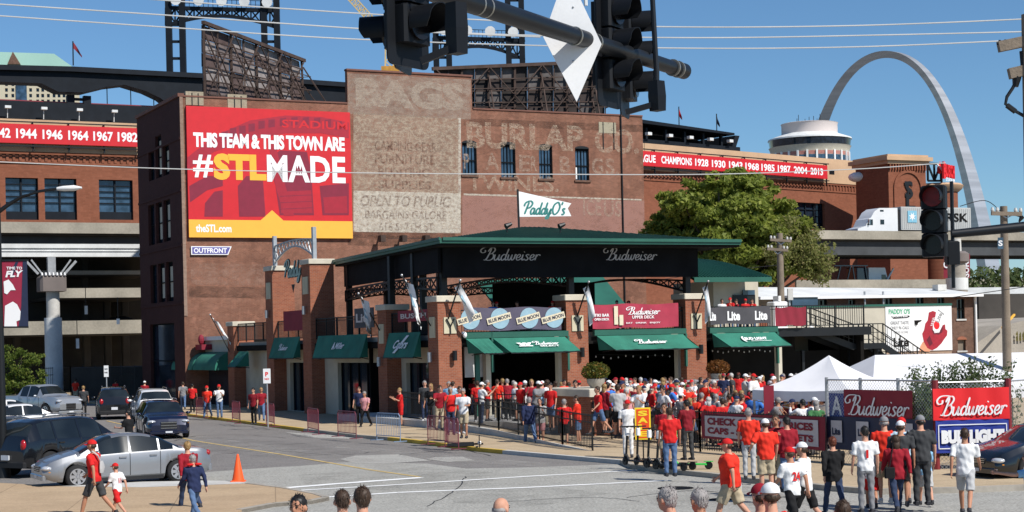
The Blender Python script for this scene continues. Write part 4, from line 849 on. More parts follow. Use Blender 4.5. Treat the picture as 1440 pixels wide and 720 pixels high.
def t_sel(b,c,dn): b.geo(scriptgeo('Budweiser',.3),c+Vector((.35,0,0))+dn*.08,(1.35,0,0),dn*.34); b.geo(textgeo('SELECT',.03),c+Vector((.45,0,0))-dn*.2,(1.0,0,0),dn*.13); \
    [b.geo(textgeo('W',.12),c+Vector((-.75,0,0)),(.8,0,0),dn*.26), b.geo(textgeo('-',.1),c+Vector((-.75,0,0))-dn*.17,(.7,0,0),dn*.08)]
def t_bud(b,c,dn): b.geo(scriptgeo('Budweiser',.34),c,(1.75,0,0),dn*.42)
def t_bl(b,c,dn): b.geo(textgeo('BUD LIGHT',.05,.25),c+Vector((.1,0,0))+dn*.03,(1.35,0,0),dn*.26); b.geo(textgeo('(',.08),c+Vector((-.62,0,0)),(.2,0,0),dn*.5); b.geo(textgeo('-',.02),c+Vector((.3,0,0))-dn*.2,(1.2,0,0),dn*.03)
def us(u,v,t=0): return FP.fr(u,v,t)[0]
awning(us(655,480),us(690,480),None,label='short green awning right of the corner brick pillar')
awning(us(693,480),us(797,480),t_sel,label='long green awning with crown emblem, under the blue-badged banner')
awning(us(839,480),us(963,480),t_bud,label='long green awning with white script under the red banner')
awning(us(1001,480),us(1092,480),t_bl,label='green awning with white capitals under the charcoal deck banner')
def t_s1(b,c,dn): b.geo(scriptgeo('BudweiserB'[:9],.3),c,(1.6,0,0),dn*.4)
def t_s2(b,c,dn): b.geo(textgeo('Coors',.03,.4),c,(1.7,0,0),dn*.45); b.geo(textgeo('/',.05,.5),c,(1.3,0,0),dn*.9)
def t_s3(b,c,dn): b.geo(textgeo('Miller',.02,.3),c+Vector((.2,0,0)),(1.3,0,0),dn*.35); b.geo(textgeo('A',.1),c+Vector((-.7,0,0)),(.35,0,0),dn*.4)
MS2=Matrix(((0,1,0,0),(-1,0,0,0),(0,0,1,0),(0,0,0,1)))
M_awd=M_awn
awning(-(tB-.4),-(1.9),t_s2,M=MS2,y0=.0,zt=4.35,zb=3.2,out=.5,pm=M_awd,label='shaded dark green awning with slashed white script left of the corner pillar',hd=False)
awning(-(tC-1.2),-(tB+2.4),t_s3,M=MS2,y0=.0,zt=4.35,zb=3.2,out=.5,pm=M_awd,label='shaded dark green awning with white lettering between the tall and short pillars',hd=False)
awning(-(tD-.2),-(tC+1.7),t_s1,M=MS2,y0=.0,zt=4.35,zb=3.2,out=.5,pm=M_awd,label='shaded green awning between the two tallest brick pillars',hd=False)
awning(-(tE-1.2),-(tE-3.2),None,M=MS2,y0=.0,zt=3.6,zb=2.7,out=.9,pm=M_awn,label='small green awning beside the short pillar near the warehouse',hd=False)
# roof
ex0,ex1,ey0,ey1=-.4,us(1040,345,-1.5),-1.5,17.3; exb=1.5; ze=8.4; zf=8.12
pk=(us(735,330,7),7.0,9.6)
b=MB(); v=[(ex0,ey0,ze),(ex1,ey0,ze),(ex1,ey1,ze),(exb,ey1,ze),pk,(pk[0]+1.2,7.2,9.5)]
b.add(v,[(0,1,5,4),(1,2,5),(2,3,4,5),(3,0,4)]); rf=b.out('roof',M_greend,pb)
b=MB(); 
for k in range(60):
    f=k/60; x=ex0+(ex1-ex0)*f; 
    if x<pk[0]: q=(x-ex0)/(pk[0]-ex0)
    elif x>pk[0]+1.2: q=(ex1-x)/(ex1-pk[0]-1.2)
    else: q=1
    b.bar((x,ey0,ze+.02),(x,ey0+(7-ey0)*q,ze+.02+(1.2)*q),.05)
o=b.out('roof_seam',M_greend,rf); o['kind']='stuff'
b=MB(); b.box(ex0,ex1,ey0-.12,ey0,zf+.1,ze+.03); b.slab([(ex0-.12,ey0-.12),(ex0,ey0-.12),(exb,ey1),(exb-.12,ey1)],zf+.1,ze+.03); b.box(ex0,ex1,ey0-.2,ey0-.12,ze-.06,ze+.08);b.slab([(ex0-.2,ey0-.2),(ex0-.12,ey0-.2),(exb-.12,ey1),(exb-.2,ey1)],ze-.06,ze+.08); b.out('fascia',M_green,pb)
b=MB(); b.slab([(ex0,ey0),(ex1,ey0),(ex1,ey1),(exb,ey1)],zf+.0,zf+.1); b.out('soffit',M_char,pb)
b=MB(); b.box(.3,ex1-1.5,-.1,.05,6.75,zf-.002); b.slab([(.1,.06),(.25,.06),(exb+.5,ey1-.4),(exb+.35,ey1-.4)],7.0,zf-.002); b.out('gable_panel',M_blkm,pb)
M_sg=mat('dull_silver_lettering',(.42,.43,.45),.5,.1,3)
for u0,u1,nm in((675,760,'left'),(848,924,'right')):
    a=us(u0,357,-.12); c=us(u1,357,-.12); t=fthing('fascia_sign',nm+' one of two silver script letterings on the dark roof gable','sign',FP,'script signs under the roof')
    z=FP.fr((u0+u1)/2,357,-.12)[1]; b=MB(); b.geo(scriptgeo('Budweiser',.2),((a+c)/2,-.13,z),(c-a,0,0),(0,0,.62)); b.out('lettering',M_sg,t)
# posts
for s,t in((.45,.5),(1.15,4.5),(S[1]+.45,.5),(S[2]+.35,.5),(.45,tB*.62),(1.7,ey1-1.3),(S[1]+.4,ey1-1.5),(S[2]+.3,ey1-1.5),(3.8,ey1-1.5),(.4,tB+.4)):
    b=MB(); b.box(s,s+.28,t,t+.28,4.19,zf-.01); b.out('steel_post',M_blk,pb)
# arched trusses
def arch_truss(p0,p1,z0,rise,n,par,nm='arched_truss'):
    b=MB(); p0=Vector(p0);p1=Vector(p1); T=[];B=[]
    for k in range(n+1):
        f=k/n; q=p0.lerp(p1,f); T.append(q+Vector((0,0,z0+.0+rise*math.sin(math.pi*f)*.35))); B.append(q+Vector((0,0,z0-.55+rise*math.sin(math.pi*f))))
    for k in range(n): b.bar(T[k],T[k+1],.09); b.bar(B[k],B[k+1],.09); b.bar(T[k],B[k+1],.05); b.bar(B[k],T[k+1],.05); b.bar(B[k],T[k],.05)
    return b.out(nm,M_blk,par)
arch_truss((1.6,ey1-1.2,0),(S[1]+.5,ey1-1.2,0),6.75,.35,16,pb); arch_truss((S[1]+.5,ey1-1.2,0),(S[2]+.5,ey1-1.2,0),6.75,.35,16,pb)
arch_truss((.35,.8,0),(1.7,ey1-1.2,0),6.8,.3,16,pb); arch_truss((S[1]+.6,.8,0),(S[1]+.6,ey1-1.2,0),6.9,.5,18,pb); arch_truss((S[2]+.6,.8,0),(S[2]+.6,ey1-1.2,0),6.6,.9,18,pb)
# upper bar, back wall, rear roofs
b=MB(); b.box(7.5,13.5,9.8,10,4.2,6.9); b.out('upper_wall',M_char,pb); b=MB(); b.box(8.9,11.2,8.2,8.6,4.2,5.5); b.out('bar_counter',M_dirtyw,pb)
b=MB(); a=us(1003,400,5);c=us(1066,400,5); b.box(a,c,5,9,4.2,6.75); b.out('upper_room',M_cream,pb)
b=MB(); x0=us(1031,415,4.9);x1=us(1062,415,4.9); b.box(x0,x1,4.9,4.99,4.9,6.0); b.out('serving_hatch',M_blk,pb)
b=MB(); b.box(x1-.8,x1-.05,4.85,4.895,6.0,6.25); b.out('hatch_sign',M_glb,pb)
# small curved green roof to the right
grf=fthing('curved_metal_roof','small curved green standing seam roof right of the main bar roof','roof',FP)
xa=us(975,380,3.5);xb=us(1084,392,3.5); zA=FP.fr(1000,370,7)[1]; zB=FP.fr(1050,391,3.5)[1]; prof=[]
for k in range(7): f=k/6; prof.append((3.5+5*f,zB+(zA-zB+.25)*math.sin(f*math.pi/2)))
b=MB(); n=24; vs=[]
for i in range(n+1):
    x=xa+(xb-xa)*i/n
    for y,z in prof: vs.append((x+(0 if 1 else 0)-(y-3.5)*.45*(i/n),y,z))
fs=[]
for i in range(n):
    for k in range(6): a=i*7+k; fs.append((a,a+7,a+8,a+1))
b.add(vs,fs); b.add([(v_[0],v_[1],v_[2]-.12) for v_ in vs],[f[::-1] for f in fs]); b.out('sheeting',M_green,grf)
for i in range(n+1): 
    b=MB(); 
    for k in range(6): b.bar(Vector(vs[i*7+k])+Vector((0,0,.04)),Vector(vs[i*7+k+1])+Vector((0,0,.04)),.05,.09)
    b.out('seam',M_green,grf)
b=MB(); b.box(xa,xb,3.42,3.5,zB-.2,zB+.05); b.out('gutter',M_green,grf)
# rear green roofs visible through the deck
for k,(u0,u1,v0,v1,t) in enumerate(((700,735,420,403,18),(735,815,420,400,19),(812,880,415,394,18))):
    a=us(u0,v0,t);c=us(u1,v0,t); za=FP.fr(u0,v0,t)[1]; zb=FP.fr(u1,v1,t)[1]; r=fthing('rear_canopy','green sloping metal canopy roof seen through the bar deck, '+('leftmost','middle','rightmost')[k]+' of three','roof',FP)
    b=MB(); b.add([(a,t,za-.6),(c,t,za-.6),(c,t+3,zb+.5),(a,t+3,zb+.5)],[(0,1,2,3)]); b.add([(a,t,za-.7),(c,t,za-.7),(c,t+3,zb+.4),(a,t+3,zb+.4)],[(3,2,1,0)]); b.out('sheeting',M_green,r)
    b=MB(); b.box(a,c,t-.05,t,za-.75,za-.55); b.out('edge',M_green,r)
    for q in (a+.1,c-.2): b=MB(); b.box(q,q+.1,t+.1,t+.2,4.2 if t<14 else 0,za-.7); b.out('post',M_blk,r)
# railings with banners on the upper deck
def railing(p0,p1,z,h=1.1,step=.14,par=None,lead=1.3,name='railing'):
    p0=Vector((*p0,z));p1=Vector((*p1,z)) if len(p1)==2 else Vector(p1); L=(p1-p0).length; n=max(2,int(L/step)); b=MB()
    for k in range(n+1): q=p0.lerp(p1,k/n); b.bar(q+Vector((0,0,.08)),q+Vector((0,0,h)),.022)
    b.bar(p0+Vector((0,0,h)),p1+Vector((0,0,h)),.05); b.bar(p0+Vector((0,0,.1)),p1+Vector((0,0,.1)),.04); b.bar(p0+Vector((0,0,h*.86)),p1+Vector((0,0,h*.86)),.03)
    m=max(1,int(L/1.6))
    for k in range(m+1): q=p0.lerp(p1,k/m); b.bar(q,q+Vector((0,0,h+.03)),.06)
    return b.out(name,M_blk,par)
for a,c in((cs,S[1]),(S[1]+cs,S[2]),(S[2]+cs,SE)): railing((a,.3),(c,.3),4.18,par=pb)
railing((.3,cs),(.3,tB),4.18,par=pb); railing((.3,tB+cs),(.3,tC),4.18,par=pb); railing((.3,tC+cs),(.3,tD),4.18,par=pb); railing((.3,tD+cs),(.3,tE),4.18,par=pb)
railing((SE,.3),(24,.3),4.18,par=pb)
for (u,t) in ((497,ey1),(553,6),(519,10),(596,4),(613,3)): pass
def banner(u0,u1,v0,v1,t,m,label,draw,side=False,wav=.03):
    q=hole(FP,u0,u1,v0,v1,t); x0,x1,zb,zt=q; o=fthing('deck_banner',label,'banner',FP)
    n=24; vs=[];fs=[]; rnd=random.Random(int(u0))
    ph=rnd.random()*6
    for i in range(n+1):
        x=x0+(x1-x0)*i/n
        for j in range(5):
            z=zb+(zt-zb)*j/4; vs.append((x,t-wav*(1+math.sin(i*.9+j*.7+ph))*.8-.0,z+(.03*math.sin(i*.45+ph) if j in(0,4) else 0)))
    for i in range(n):
        for j in range(4): a=i*5+j; fs.append((a,a+5,a+6,a+1))
    b=MB(); b.add(vs,fs); b.out('cloth',m,o,smooth=180)
    for k,(mm,f) in enumerate(draw(x0,x1,zb,zt,t-wav*2-.012)): b=f; b.out('printed_design',mm,o)
    return o
M_ltb=mat('pale_blue_print',(.27,.42,.5),.6,.1,3); M_crm=mat('cream_print',(.65,.58,.42),.6,.1,3)
def d_moon(x0,x1,zb,zt,y):
    out=[];h=zt-zb
    for k,f in enumerate((.06,.36,.66,.92)):
        cx=x0+(x1-x0)*f; cz=(zb+zt)/2+.02; b=MB(); P=[]
        for a in range(24): P.append((cx+h*.46*math.cos(a*math.pi/12),y,cz+h*.46*math.sin(a*math.pi/12)))
        b.poly(P); out.append((M_ltb,b))
        b=MB(); ux=Vector((.97,0,.24)); uz=Vector((-.24,0,.97)); c=Vector((cx-.05,y-.008,cz)); b.add([c-ux*.62-uz*.15,c+ux*.62-uz*.15,c+ux*.62+uz*.15,c-ux*.62+uz*.15],[(0,1,2,3)]); out.append((M_crm,b))
        b=MB(); b.geo(textgeo('BLUE MOON',.03),c+Vector((0,-.006,0)),ux*1.12,uz*.17); out.append((M_nav,b))
    return out
def d_bud(x0,x1,zb,zt,y):
    b=MB(); w=x1-x0;h=zt-zb; b.geo(scriptgeo('Budweiser',.26),(x0+w*.58,y,zb+h*.72),(w*.40,0,0),(0,0,h*.34)); b.geo(textgeo('UPPER DECK',.02),(x0+w*.58,y,zb+h*.45),(w*.26,0,0),(0,0,h*.13)); b.geo(textgeo('TIKI BAR',.03),(x0+w*.1,y,zb+h*.55),(w*.17,0,0),(0,0,h*.12)); b.geo(textgeo('OPEN DECK',.03),(x0+w*.1,y,zb+h*.38),(w*.17,0,0),(0,0,h*.1)); b.geo(textgeo('EAT   DRINK   ENJOY',.02),(x0+w*.58,y,zb+h*.2),(w*.4,0,0),(0,0,h*.08)); 
    g=MB(); g.box(x0+w*.24,x0+w*.285,y-.01,y,zb+h*.15,zb+h*.92); g.box(x0+w*.30,x0+w*.345,y-.01,y,zb+h*.12,zb+h*.55)
    return [(M_txt,b),(M_crm,g)]
def d_lite(x0,x1,zb,zt,y):
    b=MB(); w=x1-x0;h=zt-zb
    for f in (-.0,.38,.84): b.geo(textgeo('Lite',.04),(x0+w*f+(.12 if f<.1 else 0),y,zb+h*.48),(w*(.21 if f>.1 else .1),0,0),(0,0,h*.55))
    return [(M_txt,b)]
M_mban=mat('faded_maroon_banner',(.36,.03,.06),.65,.15,1.5); M_vio=mat('violet_grey_banner',(.09,.08,.12),.65,.25,1.2); M_lg=mat('charcoal_banner',(.06,.058,.065),.65,.15,1.5)
banner(652,789,432.5,464,0.05,M_vio,'violet grey deck banner with four pale blue round beer badges',d_moon)
banner(833,953.5,427.5,461,0.05,M_mban,'wavy dark red deck banner with white script and a beer glass',d_bud)
banner(999,1083,431.5,455.5,0.05,M_lg,'charcoal deck banner with a repeated white word',d_lite,wav=.015)
banner(1090,1133,432,458,0.1,M_mar,'dark maroon banner on the railing beside the black stairs',lambda x0,x1,zb,zt,y:[])
# street-side banners (plane x=0.2)
def sbanner(u0,u1,v0,v1,m,label,txt=None):
    y0,_=FP.sd(u1,(v0+v1)/2,.2); y1,_=FP.sd(u0,(v0+v1)/2,.2); zt=FP.sd((u0+u1)/2,v0,.2)[1]; zb=FP.sd((u0+u1)/2,v1,.2)[1]
    o=fthing('deck_banner',label,'banner',FP); b=MB(MS2); b.box(-y1,-y0,.14,.17,zb,zt); b.out('cloth',m,o)
    if txt: b=MB(MS2); b.geo(textgeo(txt,.03),(-(y0+y1)/2,.12,(zb+zt)/2),(( y1-y0)*.8,0,0),(0,0,(zt-zb)*.45)); b.out('lettering',_mc.get('pinkish_render') or M_txt,o)
sbanner(561,606,436,452,M_mar,'dark maroon banner on the deck rail left of the corner pillar','BUSCH')
sbanner(400,427,437,465,M_mar,'dark red banner between the two tallest brick pillars','EXIT' if 0 else None)
sbanner(500,527,433,461,M_lg,'dark grey banner on the deck rail between tall and short pillars','Lite')
# ladder-like wall bracket, gate truss and neon sign
gt=fthing('gateway_sign','curved steel truss between the two tall pillars with hanging pale script sign','sign',FP)
zt0=8.55
b=MB(); b.box(.3,.5,tC+.2,tC+.45,zt0,zt0+1.75); b.out('stanchion',M_galv,gt); b=MB(); b.box(.3,.5,tD+.5,tD+.75,zt0-.05,zt0+1.7); b.out('stanchion',M_galv,gt)
b=MB(); n=12;T=[];B=[]
for k in range(n+1):
    f=k/n; y=tC+.3+(tD+.6-tC-.3)*f; T.append(Vector((.4,y,zt0+1.1+.15*math.sin(math.pi*f)))); B.append(Vector((.4,y,zt0+.15+.75*math.sin(math.pi*f))))
for k in range(n): b.bar(T[k],T[k+1],.08); b.bar(B[k],B[k+1],.08); b.bar(B[k],T[k+1],.05); b.bar(T[k],B[k+1],.05)
b.out('arched_truss',M_galv,gt)
a,za=FP.sd(400,383,.0); c,zc_=FP.sd(424,383,.0)
b=MB(MS2)
M_neon=mat('pale_green_sign_letters',(.35,.5,.44),.5,.1,3)
b.geo(scriptgeo('Paddy',.3),(-(a+c)/2,-.05,FP.sd(412,381)[1]),(abs(a-c)*.98,0,0),(0,0,1.35)); b.out('script_lettering',M_neon,gt)
b=MB(MS2); b.geo(scriptgeo('Paddy',.55),(-(a+c)/2,-.0,FP.sd(412,381)[1]),(abs(a-c)*1.04,0,0),(0,0,1.45)); b.add([(-(a+c)/2-.3,0,zc_-.6),(-(a+c)/2+.3,0,zc_-.6),(-(a+c)/2,0,zc_-1.1)],[(0,1,2)]); b.out('backing',M_blk,gt)
# side store near the warehouse
sf=fthing('storefront','low beige shopfront with green barrel awnings beside the warehouse corner','shop',FP)
yS0=tE+cs; yS1=FP.sd(264,500,.4)[0]
b=MB(MS2); b.wall(-yS1,-yS0,0,4.35,[(-yS1+.6,-yS0-.9,.15,2.6)],.4,.25); b.out('wall',M_cream,sf); b=MB(MS2); b.box(-yS1+.6,-yS0-.9,.6,.64,.15,2.6); b.out('shop_glass',M_glass,sf)
b=MB(MS2); b.box(-yS1-.1,-yS0+.02,.2,.5,4.35,4.6); b.out('coping',M_white,sf)
b=MB(MS2); b.box(-yS1,-yS0,.42,3,3.9,4.3); b.out('roof',M_char,sf)
def barrel(x0,x1,m,txt):
    t=thing('barrel_awning','bright green barrel awning with white lettering over the shopfront' if txt else 'plain dark barrel awning beside the bright green one','awning',FP.o,FP.a); vs=[];fs=[]
    for k in range(7):
        a=k/6*math.pi/2; vs+=[(x0,.4-1.2*math.sin(a)-.02,2.45+1.15*math.cos(a)),(x1,.4-1.2*math.sin(a)-.02,2.45+1.15*math.cos(a))]
        if k: fs.append((2*k-2,2*k-1,2*k+1,2*k))
    b=MB(MS2); b.add(vs,fs); b.poly([vs[i] for i in range(0,14,2)]+[(x0,.4,2.45)]); b.poly([vs[i] for i in range(1,14,2)]+[(x1,.4,2.45)]); b.out('canvas',m,t,smooth=40)
    if txt: b=MB(MS2); b.geo(scriptgeo('Paddy',.3),((x0+x1)/2,-.66,3.2),(1.2,0,0),(0,.38*-.6,.38)); b.geo(textgeo('patio',.03),((x0+x1)/2,-.82,2.85),(.8,0,0),(0,0,.22)); b.out('lettering',M_txt,t)
ym=(yS0+yS1)/2; barrel(-yS1+.2,-ym-.1,M_awn,1); barrel(-ym+.1,-yS0-.3,M_awn,0)
b=MB(MS2); b.box(-ym-1.0,-ym+.5,-.3,.38,3.75,4.1); b.ell((-ym-.3,-.1,4.4),(.2,.2,.35)); b.out('red_planter_box',M_mar,sf)
lamp=fthing('gooseneck_lamp','thin white gooseneck wall lamp at the warehouse corner','lamp',FP); b=MB(MS2); b.tube([(-yS1-.1,.3,3.0),(-yS1-.5,.0,4.2),(-yS1-.1,-.3,4.3)],.04,6); b.out('arm',M_white,lamp); b=MB(MS2); b.tube([(-yS1-.1,-.3,4.3),(-yS1-.1,-.3,4.1)],[.05,.16],8); b.out('shade',M_white,lamp)
# flags on pillars
def flag(base,tip,label,drop=1.5,lean=(0,0,0)):
    b0=FP.pt(*base); t=thing('pillar_flag',label,'flag',b0,FP.a,'white flags on poles fixed to the brick pillars'); d=Vector(tip)-Vector(base)
    b=MB(); b.bar((0,0,0),d,.05); b.out('pole',M_blk,t); b=MB(); b.ell(tuple(d),(.06,.06,.06)); b.out('finial',M_galv,t)
    n=7;vs=[]; wd=Vector(lean)
    for i in range(n+1):
        f=i/n
        for j in range(4):
            g=j/3; p=d*.97+ (-d)*.03 + (-d.normalized())*(.75*g*(1-f*.3)) + Vector((lean[0]*f,lean[1]*f,-drop*f+.35*g*(1-f)))
            p+=Vector((.09*math.sin(g*7+f*3),.08*math.sin(g*5+f*4),0)); vs.append(p)
    b=MB(); b.add(vs,[(i*4+j,i*4+j+1,i*4+j+5,i*4+j+4) for i in range(n) for j in range(3)]); b.out('cloth',M_white,t,smooth=180)
    b=MB(); b.add([vs[4*i+1]+Vector((0,-.015,0)) for i in (2,4)]+[vs[4*i+2]+Vector((0,-.015,0)) for i in (4,2)],[(0,1,2,3)]); b.out('printed_mark',M_ltb,t)
flag((.5,-.05,4.9),(-.3,-.9,7.0) if 0 else (.75,-.9,6.6),'white flag hanging from the pole of the corner pillar',1.4,(.7,0,0))
flag((-.1,.6,4.6),(-1.5,.5,6.9),'white flag leaning out over the street from the corner pillar',1.9,(.6,0,0))
flag((-.1,tB+.6,4.5),(-1.2,tB+.5,6.3),'white flag on the second pillar from the corner',1.6,(.3,0,0))
flag((-.1,tE+.6,3.6),(-1.3,tE+.5,5.9),'white flag on the short pillar nearest the warehouse',1.3,(1.0,0,0))
flag((S[1]+.55,-.05,4.9),(S[1]+.75,-.9,6.5),'white flag on the middle front pillar',1.5,(.3,0,0))
flag((S[2]+.55,-.05,4.9),(S[2]+.75,-.9,6.5),'white flag on the right front pillar',1.5,(.1,0,0))
# roof pennant
pn=thing('roof_pennant','white swallow tail pennant with green script above the bar roof','flag',FP.pt(us(730,322,6),6,0),FP.a)
q0=FP.fr(728.5,269,6);q1=FP.fr(728.5,305,6); q2=FP.fr(803,286,6);q3=FP.fr(803,304,6);q4=FP.fr(798,293,6); ox=us(730,322,6)
b=MB(Matrix.Translation((-ox,-6,0))); b.bar((ox,6,9.2),(q0[0]-.02,6,q0[1]+.1),.08); b.out('pole',M_blk,pn)
b=MB(Matrix.Translation((-ox,-6,0))); b.prism([(q1[0],q1[1]),(q3[0],q3[1]),(q4[0],q4[1]),(q2[0],q2[1]),(q0[0],q0[1])],5.97,6.0); b.out('cloth',M_white,pn)
M_tl=mat('teal_print',(.03,.2,.18),.6,.1,3); b=MB(Matrix.Translation((-ox,-6,0))); a=FP.fr(736,295,6);c=FP.fr(795,296,6); b.geo(scriptgeo("PaddyO's",.34),((a[0]+c[0])/2,5.95,a[1]-.0),(c[0]-a[0],0,0),(0,0,.95)); b.out('lettering',M_tl,pn)
for u in(713,788): 
    q=FP.fr(u,326,3); t=fthing('roof_spotlight','small dark spotlight on the bar roof '+('left' if u<750 else 'right')+' of the pennant pole','spotlight',FP); b=MB(); b.bar((q[0],3,8.3),(q[0],3,q[1]+.2),.05); b.out('stem',M_blk,t); b=MB(); b.tube([(q[0]-.12,2.9,q[1]+.25),(q[0]+.2,2.9,q[1]+.38)],[.14,.08],8); b.out('head',M_blk,t)
# terrace with ramp and low walls
b=MB(); tl=[FP.loc(G(u,v)) for u,v in((560,592),(620,598),(700,606),(800,617),(835,615),(870,590))]
ter=fthing('raised_terrace',None,None,FP,kind='structure')
b.slab([(-1.6,9),(-1.6,-2.2),(tl[2].x,tl[2].y-.6),(tl[3].x,tl[3].y+1.6),(8,-9),(20,-4),(26,-4),(26,9.9)],0,.42); b.out('slab',M_concl,ter)
rp=FP.loc(G(832,641)); 
b=MB(); P=[FP.loc(G(u,v)) for u,v in((560,599),(600,604),(700,618),(790,634),(832,640))]; zz=[.42,.42,.35,.2,.135]
for i in range(4):
    a,c=P[i],P[i+1]; b.add([(a.x,a.y,0),(c.x,c.y,0),(c.x,c.y,zz[i+1]),(a.x,a.y,zz[i]),(a.x+.6,a.y+2.2,zz[i]),(c.x+.6,c.y+2.2,zz[i+1]),(a.x+.6,a.y+2.2,0),(c.x+.6,c.y+2.2,0)],[(0,1,2,3),(3,2,5,4),(4,5,7,6)])
b.out('ramp',M_concl,ter)
def ironfence(pts,z,h,label,par_group=None,step=.13,fin=True,name='iron_fence'):
    P=[p if len(p)==3 else G(*p[:2]) for p in pts]; o=P[0]; t=thing(name,label,'fence',(o[0],o[1],0)); Mx=rel((o[0],o[1],0)); P=[Vector(p) for p in P]
    for i in range(len(P)-1):
        a=P[i].copy();c=P[i+1].copy(); a.z=z[i];c.z=z[i+1]; L=(c-a).length; b=MB(Mx); n=int(L/step); H=Vector((0,0,h))
        for k in range(n): q=a.lerp(c,k/n); b.bar(q+Vector((0,0,.06)),q+H*(1.04 if fin else 1),.02)
        b.out('pickets',M_blk,t)['kind']='stuff'
        for zz_ in (.1,.8 if 1 else 1,1.0): b=MB(Mx); b.bar(a+H*zz_,c+H*zz_,.04); b.out('rail',M_blk,t)
        m=max(1,int(L/2.2))
        for k in range(m+1): b=MB(Mx); q=a.lerp(c,k/m); b.bar(q,q+H*1.06,.06); b.out('post',M_blk,t)
    return t
RP=[FP.pt(p.x+.15,p.y+.2) for p in P]
ironfence([tuple(p) for p in RP],[.42,.42,.35,.2,.13],1.15,'black iron railing along the sloping entrance ramp')
ironfence([(700,606),(760,607),(800,613)],[.4,.4,.3],1.15,'black iron railing on the inner side of the ramp')
# low planter walls
def planter(u,vb,s1,t1,zc,label,ub=None):
    o=G(u,vb); F=Fr(o,26); t=thing('planter_wall',label,'wall',F.o,F.a); b=MB(); b.box(0,s1,0,t1,0,zc-.3); b.out('brickwork',M_brP,t)
    b=MB(); b.bev(-.12,s1+.1,-.12,t1+.1,zc-.3,zc,.03); b.out('coping',M_cap,t); return F,t
F1,_=planter(832,618,2.35,3.4,1.92,'low brick wall with pale coping carrying the left flower pot')
F2,_=planter(1036,588,1.4,2.5,1.72,'low brick wall with pale coping carrying the right flower pot')
leafP=leafy('potted_foliage',(.05,.08,.012),(.11,.11,.02),(.3,.16,.03)); leafQ=leafy('rusty_flowers',(.09,.05,.012),(.2,.07,.02),(.25,.12,.03))
def leaves(b,c,r,n,sz,rnd):
    for _ in range(n):
        while 1:
            p=Vector((rnd.uniform(-1,1),rnd.uniform(-1,1),rnd.uniform(-1,1)))
            if p.length<1 and p.length>rnd.random()**2*.95: break
        p=Vector(c)+Vector((p.x*r[0],p.y*r[1],p.z*r[2])); a=Vector((rnd.gauss(0,1),rnd.gauss(0,1),rnd.gauss(0,1))).normalized(); e=a.cross(Vector((rnd.gauss(0,1),rnd.gauss(0,1),rnd.gauss(0,1)))).normalized(); s=sz*rnd.uniform(.6,1.3)
        b.v+= [tuple(p-a*s),tuple(p+e*s*.5),tuple(p+a*s),tuple(p-e*s*.5)]; k=len(b.v)-4; b.f.append((k,k+1,k+2,k+3)); b.mi.append(0)
for F,lab,z,xx,m in((F1,'round concrete pot of yellow green flowers on the left low wall',1.92,.9,leafP),(F2,'round pot of rusty orange flowers on the right low wall',1.72,.2,leafQ)):
    t=thing('flower_pot',lab,'planter',F.pt(xx if F is F1 else -.2,1.2,z)); b=MB(); b.tube([(0,0,0),(0,0,.2),(0,0,.36)],[.2,.34,.37],16); b.out('pot',M_conc,t,smooth=40)
    b=MB(); rnd=random.Random(5); leaves(b,(0,0,.64),(.56,.5,.38),1300,.06,rnd); b.out('plant',m,t)
# service box and black railing between
o=G(990,612); t=thing('service_counter','long grey panelled counter under the right flower pots','counter',F2.pt(-4.0,.8,0),F2.a); 
for k in range(3): b=MB(); b.box(k*1.15,k*1.15+1.1,0,.1,.9,1.75); b.out('panel',(_mc['grey_brown_head_box'],M_brT,_mc['grey_brown_head_box'])[k],t)
b=MB(); b.box(-.1,3.6,-.1,.5,1.75,1.82); b.out('top',M_galv,t); b=MB(); b.box(0,3.5,.1,.5,.1,1.75); b.out('frame',M_blkm,t)
ironfence([(835,618),(888,627),(985,641),(1161,656)],[.13]*4,1.28,'long black iron fence along the plaza in front of the crowd')
# CHECK OUT banner
def gban(name,pts,m,label,draw,border=None,cat='banner'):
    P=[Vector(p) for p in pts]; o=P[0]; t=thing(name,label,cat,(o.x,o.y,0)); Mx=rel((o.x,o.y,0)); n=(P[1]-P[0]).cross(P[3]-P[0]).normalized(); n=n if n.y<0 else -n
    b=MB(Mx); N=16; vs=[]
    for i in range(N+1):
        for j in range(4): f=i/N;g=j/3; vs.append(P[0].lerp(P[1],f).lerp(P[3].lerp(P[2],f),g)+n*(.015*math.sin(i*1.3+j)))
    b.add(vs,[(i*4+j,i*4+j+4,i*4+j+5,i*4+j+1) for i in range(N) for j in range(3)]); b.out('cloth',m,t,smooth=180)
    def Q(f,g,d=.03): return P[0].lerp(P[1],f).lerp(P[3].lerp(P[2],f),g)+n*d
    for mm,fn in draw: b=MB(Mx); fn(b,Q); b.out('printed_design',mm,t)
    return t
def qd(f0,f1,g0,g1,d=.03): return lambda b,Q: b.add([Q(f0,g0,d),Q(f1,g0,d),Q(f1,g1,d),Q(f0,g1,d)],[(0,1,2,3)])
def tx(s,f,g,wf,hg,bold=.03,d=.045,geo=None): return lambda b,Q: b.geo(geo or textgeo(s,bold),Q(f,g,d),Q(f+wf/2,g,d)-Q(f-wf/2,g,d),Q(f,g+hg/2,d)-Q(f,g-hg/2,d))
A0=G(985,641);A1=G(1158,656); A0=A0+(G(985,641)-G(888,627)).normalized()*0; off=Vector((.05,-.12,0))
M_bk=mat('grey_white_banner',(.5,.48,.5),.65,.12,1.5)
